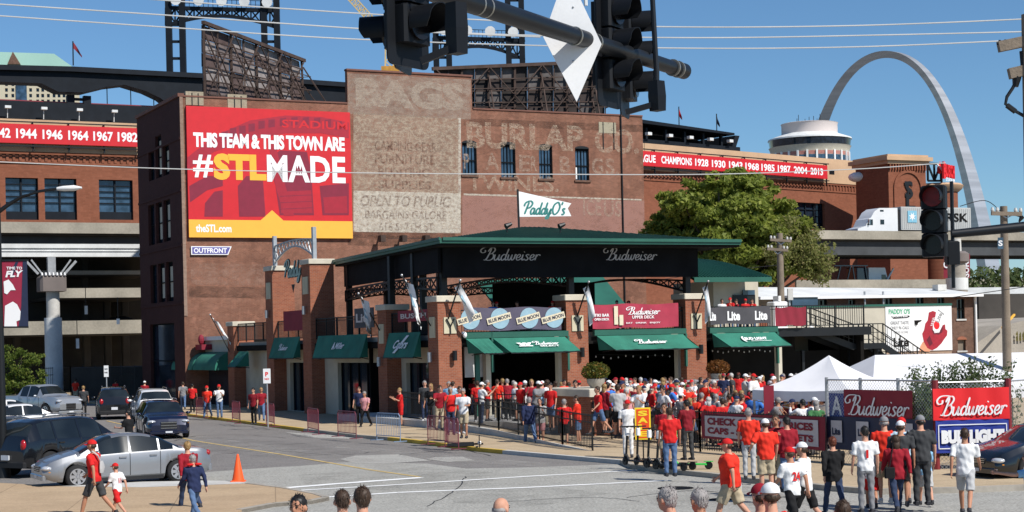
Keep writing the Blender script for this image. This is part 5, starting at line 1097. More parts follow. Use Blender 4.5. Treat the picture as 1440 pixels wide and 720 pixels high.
gban('fence_banner',[A0+off+Vector((0,0,.58)),A1+off+Vector((0,0,.45)),A1+off+Vector((0,0,1.42)),A0+off+Vector((0,0,1.38))],M_mar,'grey and maroon banner reading CHECK OUT LOW PRICES CAPS SHIRTS JACKETS on the iron fence',
 [(M_bk,qd(.035,.955,.1,.9)),(M_mar,tx('CHECK OUT LOW PRICES',.49,.69,.86,.26,.05)),(M_mar,tx('CAPS - SHIRTS - JACKETS',.49,.3,.86,.3,.05))])
# tents
def tent(c,hw,ze,zp,ang,label,vent=False,leg=True,legs=1.9,val=.32):
    t=thing('canopy_tent',label,'tent',(c[0],c[1],0),R(ang)); P=[(-hw,-hw),(hw,-hw),(hw,hw),(-hw,hw)]
    N=6; 
    b=MB()
    for k in range(4):
        a=Vector((*P[k],ze));c_=Vector((*P[(k+1)%4],ze)); vs=[]
        for i in range(N+1):
            f=i/N
            for j in range(N+1):
                g=j/N; q=a.lerp(c_,g).lerp(Vector((0,0,zp)),f); q.z-=.22*math.sin(math.pi*f)*(1-.3*abs(2*g-1)); q.z-=.05*math.sin(math.pi*g)*(1-f); vs.append(q)
        b.add(vs,[(i*(N+1)+j,i*(N+1)+j+1,(i+1)*(N+1)+j+1,(i+1)*(N+1)+j) for i in range(N) for j in range(N)])
    b.out('roof_fabric',M_tent,t,smooth=35)
    for k in range(4):
        a=P[k];c_=P[(k+1)%4]; b=MB(); vs=[]
        for j in range(N+1): g=j/N; x=a[0]+(c_[0]-a[0])*g; y=a[1]+(c_[1]-a[1])*g; dz=-.05*math.sin(math.pi*g); vs+=[(x*1.004,y*1.004,ze+dz),(x*1.01,y*1.01,ze-val+dz)]
        b.add(vs,[(2*j,2*j+1,2*j+3,2*j+2) for j in range(N)]); b.out('valance',M_tent,t)
    for k in range(4): b=MB(); x,y=P[k]; b.box(x*.985-.03,x*.985+.03,y*.985-.03,y*.985+.03,0,ze); b.out('leg',M_galv,t)
    b=MB()
    for k in range(4):
        a=Vector((*P[k],ze-.3))*.98; c_=Vector((*P[(k+1)%4],ze-.3))*.98; m_=(a+c_)/2; b.bar(a,m_+Vector((0,0,-.3)),.03); b.bar(a+Vector((0,0,-.35)),m_,.03); b.bar(c_,m_+Vector((0,0,-.3)),.03)
    b.out('scissor_frame',M_galv,t); return t
M_tent=mat('white_tent_fabric',(.82,.82,.84),.7,.05,1.2)
def tentfab():
    m=M_tent; N=m.node_tree.nodes; L=m.node_tree.links; t=N.new('ShaderNodeBsdfTranslucent'); t.inputs[0].default_value=(.7,.7,.75,1); mx=N.new('ShaderNodeMixShader'); mx.inputs[0].default_value=.18; L.new(N['Principled BSDF'].outputs[0],mx.inputs[1]); L.new(t.outputs[0],mx.inputs[2]); L.new(mx.outputs[0],N['Material Output'].inputs[0])
tentfab()
tc=AT(1166,520,54.5); tent((tc.x,tc.y),1.75,2.08,3.12,48,'small white pop-up canopy tent on the plaza in front of the stairs')
tc=AT(1322,520,63); big=thing('marquee_tent','big long white marquee tent behind the chain-link fence','tent',(tc.x,tc.y,0),R(14))
b=MB(); x0,x1=-4.2,5.4; 
b.add([(x0,-3,1.75),(x1,-3,1.75),(x1-1.2,0,2.95),(x0+1.6,0,3.0),(x0,3,1.75),(x1,3,1.75)],[(0,1,2,3),(3,2,5,4),(0,3,4),(1,5,2)]); b.out('roof_fabric',M_tent,big)
b=MB(); b.box(x0,x1,-3.03,-3,1.4,1.76); b.box(x0-.03,x0,-3,3,1.4,1.76); b.out('valance',M_tent,big)
for x in (x0+.1,0,x1-.1): b=MB(); b.bar((x,-2.9,0),(x,-2.9,1.75),.08); b.out('leg',M_galv,big)
# maroon pole sleeve at the tent
o=G(1083,642); t=thing('feather_banner','upright maroon cloth strip beside the tent leg','banner',(o.x,o.y,.13)); b=MB(); b.box(-.16,.16,-.03,.03,.0,2.1); b.out('cloth',M_mar,t)
# chain-link fence
def chain(P0,P1,h,label,posts,mm=M_galv,cell=.11):
    P0=Vector(P0);P1=Vector(P1); t=thing('chain_link_fence',label,'fence',(P0.x,P0.y,0)); Mx=rel((P0.x,P0.y,0)); L=(P1-P0).length; d=(P1-P0)/L; b=MB(Mx); r=.004
    n=int(L/cell); k0=int(h/cell)
    for k in range(-k0,n):
        for s in(1,-1):
            x=k*cell if s>0 else (k+k0)*cell
            xa,za=x,0.; xb,zb_=x+s*h,h
            if s>0:
                if xa<0: za-=xa; xa=0
                if xb>L: zb_-=(xb-L); xb=L
            else:
                if xa>L: za+=(xa-L); xa=L
                if xb<0: zb_+=xb; xb=0
            if zb_-za<.05: continue
            a=P0+d*xa+Vector((0,0,.13+za)); c=P0+d*xb+Vector((0,0,.13+zb_)); w_=d*r*1.6
            b.add([a-w_,a+w_,c+w_,c-w_],[(0,1,2,3)])
    o=b.out('wire_mesh',mm,t); o['kind']='stuff'
    b=MB(Mx); b.tube([P0+Vector((0,0,.13+h)),P1+Vector((0,0,.13+h))],.025,6); b.out('top_rail',M_galv,t)
    for f,mp in posts: b=MB(Mx); q=P0+(P1-P0)*f; b.tube([q,q+Vector((0,0,h+.2))],.05 if mp is M_galv else .09,8); b.out('post',mp,t)
    return t
C1=G(1165,655);C2=G(1317,667);C3=G(1421,664); C4=G(1500,652)
M_pst=mat('maroon_post_paint',(.2,.02,.025),.6,.15,3)
chain(C1,C2,2.35,'chain-link fence behind the walking group carrying the dark red banner',[(0,M_galv),(.33,M_galv),(.68,M_galv)])
chain(C2,C3,2.3,'chain-link fence with maroon posts carrying the bright red and blue banners',[(0.005,M_pst),(.99,M_pst)])
chain(C3,C4,2.3,'chain-link fence running off at the right edge behind the dark car',[(.3,M_galv),(.95,M_galv)])
def fq(Pa,Pb,u0,u1,v0,v1,d=.06):
    Pa=Vector(Pa);Pb=Vector(Pb); F=Fr(Pa,math.degrees(math.atan2(Pb.y-Pa.y,Pb.x-Pa.x))); a=F.fr(u0,(v0+v1)/2,-d);c=F.fr(u1,(v0+v1)/2,-d); um=(u0+u1)/2; zt=F.fr(um,v0,-d)[1];zb=F.fr(um,v1,-d)[1]
    return [F.pt(a[0],-d,zb),F.pt(c[0],-d,zb),F.pt(c[0],-d,zt),F.pt(a[0],-d,zt)]
M_dkr=mat('dark_red_banner_vinyl',(.25,.012,.025),.6,.06,2); M_blu=mat('bright_banner_blue',(.02,.04,.26),.55,.06,2)  # dark red cloth for the left script banner
gban('fence_banner',fq(C1,C2,1187,1283,548.5,590),M_dkr,'dark red banner with white script on the chain-link fence above the navy one',[(M_txt,tx('',.5,.48,.95,.72,geo=scriptgeo('Budweiser',.22)))])
gban('fence_banner',fq(C1,C2,1163,1312,588,636,.1),M_nav,'long navy banner with white bottle shapes under the dark red one',[(M_bk,qd(.05,.16,.22,.88)),(M_bk,qd(.30,.42,.22,.88)),(M_bk,qd(.72,.83,.22,.88)),(M_nav,tx('Lite',.105,.55,.08,.22,.04)),(M_nav,tx('Lite',.36,.55,.08,.22,.04)),(M_nav,tx('Lite',.775,.55,.08,.22,.04))])
gban('fence_banner',fq(C2,C3,1312,1419.5,545.5,590,.16),M_bred,'bright red banner with white script at the right edge',[(M_txt,tx('',.5,.46,.93,.66,geo=scriptgeo('Budweiser',.24)))])
gban('fence_banner',fq(C2,C3,1316,1419,590,636,.16),M_blu,'bright blue banner with white capitals and outline below the bright red one',[(M_txt,qd(.03,.97,.12,.15)),(M_txt,qd(.03,.97,.84,.87)),(M_txt,qd(.03,.042,.12,.87)),(M_txt,qd(.958,.97,.12,.87)),(M_txt,tx('BUD LIGHT',.5,.49,.86,.42,.085))])
b=None
# blue screen and tent scraps behind
t=thing('poster_stand','blue and white poster on the fence left of the dark red banner','poster',C1); q=fq(C1,C2,1166,1187,553,590,-.3); b=MB(rel(C1)); b.add(q,[(0,1,2,3)]); b.out('sheet',M_blu,t); q=fq(C1,C2,1169,1184,557,584,-.25); b=MB(rel(C1)); b.geo(textgeo('A',.02),sum(q,Vector())/4,q[1]-q[0],q[3]-q[0]); b.out('print',M_txt,t)
# ================================================================== LOW BRICK BUILDING, MURAL, STAIRS
FK=Fr(AT(1365,500,103),20)
lb=fthing('low_brick_building','low brown brick building with arched windows and white roof beyond the mural wall','building',FK)
def kq(u,v,t=0): return FK.fr(u,v,t)
zT=kq(1250,415.5)[1]; xL=kq(1085,430)[0]; xR=kq(1370,430)[0]
hs=[hole(FK,1150.5,1163,421,432),hole(FK,1193,1203,421,432),hole(FK,1243.5,1255,419,432),hole(FK,1287.5,1299,418,431),hole(FK,1318,1328,418,430),hole(FK,1345.5,1356.5,420,448.5),hole(FK,1347,1358,477,493)]
zz0=kq(1250,440)[1]
hs=[(a,c,(d if i>4 else zz0-1.2),e) for i,(a,c,d,e) in enumerate(hs)]
b=MB(); b.wall(xL,xR,0,zT,hs,0,.2); b.box(xR-.01,xR,.21,8,0,zT); b.out('wall',M_brT,lb)
for i,h in enumerate(hs):
    b=MB(); b.box(h[0],h[1],.16,.2,h[2],h[3]); f=b.out('window',M_glass if i<6 else M_wood,lb)
    if i<6:
        xm=(h[0]+h[1])/2; b=MB(); b.box(h[0],h[0]+.06,.08,.155,h[2],h[3]); b.box(h[1]-.06,h[1],.08,.155,h[2],h[3]); b.box(xm-.025,xm+.025,.08,.155,h[2],h[3]-.06); b.box(h[0]+.06,h[1]-.06,.08,.155,(h[2]+h[3])/2-.04,(h[2]+h[3])/2+.02); b.out('frame',M_char,f)
    b=MB(); xm=(h[0]+h[1])/2; w_=(h[1]-h[0])/2+.07; b.prism([(xm+w_*math.cos(math.pi*k/8),h[3]-.03+.2*math.sin(math.pi*k/8)) for k in range(9)],-.04,.1); b.out('arch_head',M_brT if i!=6 else M_brP,f)
    if i>=5: b=MB(); b.box(h[0]-.08,h[1]+.08,-.06,.1,h[2]-.1,h[2]); b.out('sill',M_concl,f)
b=MB(); b.add([(xL-1,-.5,zT),(xR+.3,-.5,zT),(xR+.3,4,zT+.5),(xL-1,4,zT+.75)],[(0,1,2,3)]); b.add([(xL-1,4,zT+.75),(xR+.3,4,zT+.5),(xR+.3,9,zT-.3),(xL-1,9,zT-.3)],[(0,1,2,3)]); b.out('white_roof',M_dirtyw,lb)
b=MB(); b.box(xL-1,xR+.3,-.55,-.35,zT-.15,zT+.02); b.out('gutter',M_white,lb)
b=MB(); x=kq(1370,450)[0]; b.tube([(x+.05,-.1,0),(x+.05,-.1,zT)],.07,8); b.out('downpipe',M_white,lb)
for u,vt in((1216,410),(1242,410)): b=MB(); x=kq(u,420,-.3)[0]; b.tube([(x,-.3,0),(x,-.3,kq(u,vt)[1])],.06,8); b.out('vent_pipe',M_galv,lb)
b=MB(); a=kq(1319,400,2);c=kq(1331,400,2); b.box(a[0],c[0],2,2.6,zT+.3,kq(1325,400,2)[1]); b.out('roof_air_unit',M_concl,lb)
b=MB(); x=kq(1207,428)[0]; b.tube([(x,-.6,zT-1.0),(x,-.5,zT-1.0)],.4,14,side=(1,0,0)); b.out('satellite_dish',M_concl,lb)
# blue-white cabin
cb=fthing('glazed_cabin','small blue glazed cabin with white frame left of the low brick building','cabin',FK); a=kq(1114,420,-4);c=kq(1150,420,-4)
b=MB(); b.box(a[0],c[0],-4,-2,3.6,kq(1130,418,-4)[1]); b.out('glazing',M_glb,cb); b=MB(); z=kq(1130,418,-4)[1]; b.box(a[0]-.05,c[0]+.05,-4.1,-1.9,z,z+.12); b.box(a[0],c[0],-4.06,-4.01,z-.75,z-.65); b.out('frame',M_white,cb)
c2=fthing('white_cabinet','white utility box with grey panel at the top of the black stairs','cabinet',FK); a=kq(1088,430,-7);c=kq(1108,430,-7); b=MB(); b.bev(a[0],c[0],-7,-6.2,3.9,kq(1098,424,-7)[1],.05); b.box(a[0]+.3,c[0]-.4,-7,-6.4,kq(1098,424,-7)[1],kq(1098,416,-7)[1]); b.out('body',M_white,c2)
g_=fthing('grey_sign_board','small pale grey blank board above the black stairs','sign',FK); a=kq(1107,415,-6);c=kq(1114,415,-6); b=MB(); b.box(a[0],c[0],-6.1,-6,kq(1110,422,-6)[1],kq(1110,406,-6)[1]); b.out('board',M_concl,g_); b=MB(); b.box((a[0]+c[0])/2-.05,(a[0]+c[0])/2+.05,-5.98,-5.9,3,kq(1110,422,-6)[1]); b.out('post',M_galv,g_)
# mural wall
FMu=Fr(AT(1245,480,94),22)
mw=fthing('mural_wall','cream wall with green coping carrying a beer mural of a red baseball glove','wall',FMu)
def mq(u,v,t=0): return FMu.fr(u,v,t)
zt=mq(1240,431)[1]; zb=mq(1290,493.5)[1]; xa=mq(1085,450)[0];xb=mq(1338,460)[0]; xs=mq(1245,460)[0]
b=MB(); b.box(xa,xs,0,.3,0,zt); b.out('cream_wall',M_cream,mw); b=MB(); b.box(xs+.001,xb,.02,.3,0,zb); b.out('stone_base',brick('rubble_base',(.4,.28,.2),(.25,.18,.14),(.35,.3,.25),bw=.5,bh=.22,stain=.4,seed=17.),mw)
b=MB(); b.box(xa-.1,xb+.02,-.08,.35,zt,zt+.12); b.out('coping',M_green,mw)
b=MB(); b.box(xs+.001,xb,-.04,.3,zb,zt-.001); b.out('mural_panel',M_white,mw)
M_gp=mat('glove_red_print',(.34,.015,.03),.7,.2,5,fine=9); M_gd=mat('glove_dark_print',(.12,.008,.02),.7,.1,5); M_sk=mat('skin_print',(.65,.3,.17),.7,.1,5); M_gtx=mat('green_print_letters',(.12,.42,.24),.6,.1,3); M_gyt=mat('grey_print_letters',(.28,.28,.28),.6,.1,3)
def mp(pts,m,y,n='mural_print'):
    b=MB(); b.poly([(mq(u,v)[0],y,mq(u,v)[1]) for u,v in pts]); return b.out(n,m,mw)
def mz(x,y): return (1240+x/9,425+y/9)
mp([mz(*p) for p in((470,620),(480,560),(515,500),(540,500),(620,590),(600,625))],M_sk,-.044)
mp([mz(*p) for p in((590,130),(640,110),(680,125),(665,250),(640,330),(660,390),(720,385),(745,330),(765,290),(795,280),(800,340),(825,360),(820,420),(790,460),(750,520),(690,580),(630,610),(570,580),(525,500),(505,400),(530,350),(545,270),(575,230))],M_gp,-.046)
mp([mz(*p) for p in((640,330),(660,390),(720,385),(745,330),(770,300),(760,380),(715,410),(650,405),(625,350))],M_gd,-.048)
mp([mz(*p) for p in((560,480),(600,420),(640,520),(600,560))],M_gd,-.048)
mp([mz(*p) for p in((700,105),(780,150),(775,210),(745,330),(720,378),(670,385),(640,350),(640,300),(665,220),(680,130))],M_txt,-.050)
b=MB(); c=mq(*mz(688,290)); b.poly([(c[0]+.2*math.cos(k*math.pi/8),-.052,c[1]+.24*math.sin(k*math.pi/8)) for k in range(16)]); b.out('mural_print',M_bred,mw)
mp([mz(*p) for p in((700,98),(712,92),(785,150),(778,165))],M_gyt,-.052)
b=MB(); c=mq(*mz(715,195)); b.geo(textgeo('Lite',.03),(c[0],-.053,c[1]),(.25,0,.5),(-.25,0,.12)); b.out('mural_print',M_gyt,mw)
for k in range(5): mp([mz(610+k*6,290-k*22),mz(650+k*6,280-k*22),mz(650+k*6,288-k*22),mz(610+k*6,298-k*22)],M_txt,-.049)
mp([mz(*p) for p in((405,230),(500,225),(495,240),(455,260),(445,290),(410,300))],M_char,-.046); mp([mz(*p) for p in((410,285),(440,290),(425,315))],M_gyt,-.048)
def mt(s,u0,u1,v0,v1,m,bold=.03,g=None,y=-.05):
    a=mq(u0,(v0+v1)/2);c=mq(u1,(v0+v1)/2);b=MB(); b.geo(g or textgeo(s,bold),((a[0]+c[0])/2,y,(mq(u0,v0)[1]+mq(u0,v1)[1])/2),(c[0]-a[0],0,0),(0,0,mq(u0,v0)[1]-mq(u0,v1)[1])); b.out('mural_lettering',m,mw)
mt("PADDY O'S",1249,1279,434.5,442,M_gtx,.04); mp([mz(*p) for p in((110,180),(340,168),(350,180),(320,200),(140,210))],M_char,-.046); mt('SPORTS BAR',1254,1276,444.5,446.5,M_txt)
mt('GREAT TASTE.',1251.5,1278,452,456.5,M_gyt,.02); mt('ONLY 96 CALS.',1251.5,1278,459,463.5,M_gyt,.02); mt('GOOD SCORE.',1256,1277,466,469,M_gyt,.0)
mt('Lite',1256,1277,475,488,M_char,.03)
# black stairs
sr=fthing('black_steel_staircase','black steel outdoor staircase with landing descending in front of the mural','staircase',FP)
tS=1.0
pts=[FP.fr(u,v,tS) for u,v in((1140,462),(1200,483),(1242,483),(1302,512))]
zS=[4.18,pts[1][1],pts[1][1],pts[1][1]-1.6]; xS=[pts[0][0],pts[1][0],pts[2][0],pts[3][0]]
b=MB(); b.box(24.5,xS[0],tS-.1,tS+1.3,3.9,4.18); b.box(SE+.0,24.49,.3,.45,3.75,4.18) ; b.out('top_landing',M_blk,sr)
def flight(x0,z0,x1,z1,n):
    b=MB(); b.prism([(x0,z0),(x1,z1),(x1,z1-.35),(x0,z0-.35)],tS-.06,tS); b.out('stringer',M_blk,sr); b=MB(); b.prism([(x0,z0),(x1,z1),(x1,z1-.35),(x0,z0-.35)],tS+1.2,tS+1.26); b.out('stringer',M_blk,sr)
    for k in range(n): f=(k+.5)/n; x=x0+(x1-x0)*f; z=z0+(z1-z0)*f; b=MB(); b.box(x-.15,x+.15,tS+.001,tS+1.199,z-.06,z-.02); b.out('tread',M_blk,sr)
flight(xS[0],zS[0],xS[1],zS[1],6); b=MB(); b.box(xS[1],xS[2],tS-.06,tS+1.26,zS[1]-.3,zS[1]); b.out('landing',M_blk,sr); flight(xS[2],zS[1],xS[3],zS[3],9)
for y in(tS,tS+1.2):
    for i in range(3):
        b=MB(); a=Vector((xS[i],y,zS[i])); c=Vector((xS[i+1],y,zS[i+1])); 
        for h in(1.0,.55,.2): b.bar(a+Vector((0,0,h)),c+Vector((0,0,h)),.05 if h==1.0 else .03)
        n=int((c-a).length/.3)
        for k in range(n+1): q=a.lerp(c,k/n); b.bar(q,q+Vector((0,0,1)),.022 if k%4 else .05)
        b.out('railing',M_blk,sr)
for x in(xS[0]-.2,xS[1]+.1,xS[2]-.2): b=MB(); b.box(x,x+.15,tS+.5,tS+.65,0,zS[1]-.3); b.out('post',M_blk,sr)
b=MB(); b.box(xS[0]-5,xS[0],tS+1.4,tS+1.6,0,3.9); b.box(xS[0],xS[2]+1,tS+1.4,tS+1.6,0,zS[1]-.32); b.out('dark_infill_wall',M_char,sr)
fl_=fthing('white_security_lamp','small white lamp head under the black stair deck','lamp',FP); q=FP.fr(1141,462,.6); b=MB(); b.ell((q[0],.6,q[1]),(.16,.16,.14)); b.out('head',M_white,fl_,smooth=60)
cc=fthing('security_camera','white dome camera on the corner brick pillar','camera',FP); b=MB(); b.ell((cs+.12,-.12,4.15),(.1,.1,.14)); b.box(cs,cs+.12,-.1,-.02,4.2,4.3); b.out('dome',M_white,cc,smooth=60)
# ================================================================== TREES AND SHRUBS
L_big=leafy('elm_leaves',(.12,.15,.025),(.215,.255,.045),(.28,.29,.065)); L_dry=leafy('dry_leaves',(.13,.15,.04),(.2,.2,.06),(.2,.16,.08)); L_sm=leafy('street_tree_leaves',(.05,.09,.015),(.12,.16,.025),(.18,.2,.04)); L_bush=leafy('wispy_bush_leaves',(.05,.08,.03),(.10,.14,.05),(.16,.18,.08))
M_bark=mat('grey_brown_bark',(.10,.075,.055),.95,.35,2,bump=.5)
def crown(b,blobs,per,sz,rnd,flat=.7):
    for c,r in blobs:
        sub=[]
        for _ in range(int(20*max(1,r[0]/1.5))):
            d=Vector((rnd.gauss(0,1),rnd.gauss(0,1),rnd.gauss(0,1))).normalized()*rnd.uniform(.15,1.0)**.6; sub.append((Vector(c)+Vector((d.x*r[0],d.y*r[1],d.z*r[2])),rnd.uniform(.28,.5)*min(r)))
        for sc,sr_ in sub: leaves(b,sc,(sr_*1.25,sr_*1.25,sr_*flat),int(per*(sr_/.6)**2),sz,rnd)
def limb(b,a,c,r0,r1,rnd,wob=.15):
    a=Vector(a);c=Vector(c);P=[a]; 
    for k in range(1,4): P.append(a.lerp(c,k/4)+Vector((rnd.uniform(-wob,wob),rnd.uniform(-wob,wob),0)))
    P.append(c); b.tube(P,[r0+(r1-r0)*k/4 for k in range(5)],7)
rnd=random.Random(11)
tp=AT(1025,470,112); bt=thing('leafy_tree','large green tree standing between the brick bar and the stadium','tree',(tp.x,tp.y,0)); Mx=rel((tp.x,tp.y,0))
bl=[]
for u,v,rp_ in((945,300,34),(985,275,40),(1030,270,42),(1075,290,38),(1000,320,42),(1050,330,46),(1100,330,36),(930,335,26),(1125,365,30),(1085,375,34),(960,285,30),(1060,262,22),(1010,256,18),(1105,300,20),(985,325,44),(1020,350,46),(950,315,34),(1000,372,36),(1052,375,40),(925,322,26),(1075,335,38),(965,360,30),(1112,345,26),(1030,305,46),(1100,375,24),(1138,380,17),(1062,392,26),(1085,352,34),(1128,350,20)):
    p=AT(u,v,112+rnd.uniform(-2.5,2.5)); r=rp_*112/2400; bl.append((p,(r,r*1.0,r*.72)))
b=MB(Mx); M0=b.M; b.M=None; crown(b,bl,190,.2,rnd); b.v=[tuple(M0@Vector(v)) for v in b.v]; b.out('crown',L_big,bt)
b=MB(Mx); M0=b.M; b.M=None; crown(b,[(AT(1120,330,110),(1.6,1.6,1.4)),(AT(1140,370,110),(1.3,1.3,1.3)),(AT(1105,350,109),(1.2,1.2,1.4)),(AT(1130,350,110.5),(1.5,1.5,1.4)),(AT(1148,362,110),(1.2,1.2,1.2)),(AT(1150,385,110),(.9,.9,.9)),(AT(1092,345,108.5),(1,1,1))],60,.12,rnd); b.v=[tuple(M0@Vector(v)) for v in b.v]; b.out('dry_branches',L_dry,bt)
b=MB(Mx); base=Vector((tp.x,tp.y,0)); fk=base+Vector((.2,0,4.2)); b.tube([base,base+Vector((.1,0,2)),fk],[.5,.4,.34],10)
for c,r in bl: limb(b,fk,c,.2,.05,rnd,.4)
b.out('trunk',M_bark,bt,smooth=60)
tp=G(26,584); st_=thing('street_tree','small bright green street tree beside the black pole at left','tree',tp); Mx=Matrix.Translation(-tp); b=MB(); Y=tp.y; bl=[]
for u,v,r in((30,520,20),(12,500,18),(48,505,14),(20,545,18),(46,540,16),(5,530,16),(30,495,10),(58,525,8),(8,560,12)): p=AT(u,v,Y+rnd.uniform(-.5,.5)); r=r*Y/2400; bl.append((p,(r,r,r*.8)))
crown(b,bl,240,.085,rnd); b.v=[tuple(Mx@Vector(v)) for v in b.v]; b.out('crown',L_sm,st_)
b=MB(Mx); fk=tp+Vector((0,0,1.3)); b.tube([tp,fk],[.09,.07],8)
for c,r in bl: limb(b,fk,c,.05,.015,rnd,.1)
b.out('trunk',M_bark,st_,smooth=60)
# wispy bushes behind the chain-link fence
for i,(u0,u1,vt,Y,lab) in enumerate(((1278,1345,512,50.5,'left wispy green bush rising behind the chain-link fence banners'),(1350,1420,505,50,'right wispy green bush behind the bright red banner'),(1285,1312,545,49.3,'dense green climber in the fence gap between the red banners'))):
    c=AT((u0+u1)/2,600,Y); bu=thing('wispy_bush',lab,'bush',(c.x,c.y,0)); Mx=rel((c.x,c.y,0)); b=MB(Mx); lf=MB(); w_=(u1-u0)/2400*Y; ht=AT(u0,vt,Y).z
    for k in range(60 if i<2 else 26):
        a=Vector((c.x+rnd.uniform(-.45,.45)*w_,c.y+rnd.uniform(-.4,.4),.1)); top=a+Vector((rnd.uniform(-.5,.5)*w_*.6,rnd.uniform(-.3,.3),ht*rnd.uniform(.55,1.0))); 
        P=[a,a.lerp(top,.5)+Vector((rnd.uniform(-.1,.1),0,.1)),top]; b.tube(P,[.012,.009,.003],4)
        for _ in range(120 if i<2 else 170):
            f=rnd.random()**.7; q=(P[0].lerp(P[1],f*2) if f<.5 else P[1].lerp(P[2],f*2-1)); leaves(lf,q,(.15,.13,.1),1,.055,rnd)
    b.out('stems',M_bark,bu); lf.v=[tuple(Mx@Vector(v)) for v in lf.v]; lf.out('foliage',L_bush,bu)
b=MB(); pz=AT(1400,383,180)
for _ in range(900): leaves(b,(rnd.uniform(-4,4),rnd.uniform(-2,2),rnd.uniform(-2.0,.4)),(.5,.5,.4),1,.35,rnd)
o=b.out('roadside_shrub',L_bush,None); o.location=pz; props(o,'green and brown shrub bank seen beneath the highway girder at right','shrub')
# ================================================================== POLES, LIGHTS, WIRES
def polething(name,label,cat,u,vb,Y=None,z=0): 
    o=AT(u,vb,Y) if Y else G(u,vb); t=thing(name,label,cat,(o.x,o.y,z)); return t,rel((o.x,o.y,z)),o
# left street light with banner
t,Mx,o=polething('street_light_pole','tall black street light pole with curved arm and white lamp head at left edge','street light',5,672); Yp=o.y
b=MB(Mx); p=Vector((o.x,o.y,0)); zt_=AT(0,285,Yp).z; b.tube([p,p+Vector((0,0,zt_))],[.13,.09],12); b.tube([p,p+Vector((0,0,.35))],[.24,.2],12); b.out('pole',M_blk,t,smooth=60)
b=MB(Mx); P=[p+Vector((0,0,zt_-.3)),AT(10,289,Yp),AT(30,277,Yp),AT(55,269,Yp),AT(82,265,Yp)]; b.tube(P,[.07,.065,.055,.045,.04],8); b.out('arm',M_blk,t,smooth=60)
b=MB(Mx); a=AT(80,265.5,Yp);c=AT(115,264,Yp); b.tube([a,a.lerp(c,.25),a.lerp(c,.7),c],[(.05,.05),(.11,.08),(.12,.09),(.04,.03)],10); b.out('lamp_head',M_dirtyw,t,smooth=60)
for v in (366,460): b=MB(Mx); z=AT(5,v,Yp); b.bar(Vector((o.x,o.y,z.z)),AT(40,v,Yp),.05); b.out('banner_arm',M_blk,t)
bn=thing('pole_banner','maroon and navy pole banner reading TIME TO FLY with white bird cap figure','banner',(o.x,o.y,0))
def bq(u,v,d=0): q=AT(u,v,Yp-d); return q
b=MB(Mx); b.add([bq(4,461),bq(40,460),bq(38,367),bq(2,368)],[(0,1,2,3)]); b.add([bq(4,461,-.02),bq(40,460,-.02),bq(38,367,-.02),bq(2,368,-.02)],[(3,2,1,0)]); b.out('cloth',mat('pole_banner_maroon',(.3,.02,.05),.65,.15,2),bn)
b=MB(Mx); b.poly([bq(u,v,.01) for u,v in((32,367),(38,367),(40,460),(26,460),(30,430),(31,400))]); b.poly([bq(u,v,.01) for u,v in((14,385),(22,368),(26,368),(17,392))]); b.out('navy_print',M_nav,bn)
b=MB(Mx); b.geo(textgeo('FLY',.05,.2),bq(20,385,.02),bq(33,384,.02)-bq(8,385,.02),bq(20,380,.02)-bq(20,389,.02)); b.geo(textgeo('TIME TO',.03),bq(20,377,.02),bq(31,377,.02)-bq(9,377,.02),bq(20,375,.02)-bq(20,379,.02)); b.out('lettering',M_txt,bn)
b=MB(Mx); b.poly([bq(u,v,.015) for u,v in((5,396),(12,393),(18,400),(22,408),(15,408),(10,414),(6,412))]); b.poly([bq(u,v,.015) for u,v in((7,430),(18,424),(24,428),(29,438),(28,450),(23,452),(24,459),(6,460))]); b.out('white_figure_print',M_txt,bn)
def wirething(pts,Y,r,lab,m,Y2=None):
    P=[]; n=24; 
    a,c=pts[0],pts[-1]
    cp=catmull([(u,v,0) for u,v in pts],10)
    for q in cp: f=(q.x-a[0])/(c[0]-a[0]); P.append(AT(q.x,q.y,Y+(Y2-Y)*f if Y2 else Y))
    o0=P[0]; b=MB(rel(o0)); b.tube(P,r,5); o=b.out('overhead_wire',m,None); o.location=o0; props(o,lab,'wire','overhead wires across the street'); return o
M_wire=mat('pale_weathered_wire',(.55,.55,.53),.6,.1,1); M_wdk=mat('black_wire',(.02,.02,.02),.6,.1,1)
for pts,Y,r,lab in (([(-60,2),(230,21),(520,41),(760,52)],26,.011,'upper left pale overhead wire sloping down from the top left corner'),
 ([(-60,18),(230,38),(520,56),(900,67),(1200,66),(1500,53)],27,.011,'long pale overhead wire, lowest of those crossing the sky'),
 ([(170,-4),(400,12),(600,24),(900,37),(1200,36),(1500,24)],26,.011,'topmost pale overhead wire crossing behind the signals'),
 ([(520,41),(760,50),(1000,53),(1250,49),(1500,43)],26.5,.011,'middle pale overhead wire crossing to the right edge'),
 ([(-60,225),(230,237),(500,243),(760,245),(1000,245),(1200,238),(1330,229)],40,.012,'thin pale wire crossing in front of the red billboard and painted letters')):
    wirething(pts,Y,r,lab,M_wire)
for pts,Y,lab in (([(1350,290),(1385,282),(1407,297)],62,'short dark cable running to the cross-armed pole at right'),([(1340,418),(1500,395)],60,'dark cable over the mural roofline'),([(1424,302),(1460,312)],62,'dark cable leaving the pole top at the right edge'),([(1100,372),(1000,383),(900,398)],95,'thin black cable behind the bar roof')):
    wirething(pts,Y,.015,lab,M_wdk)
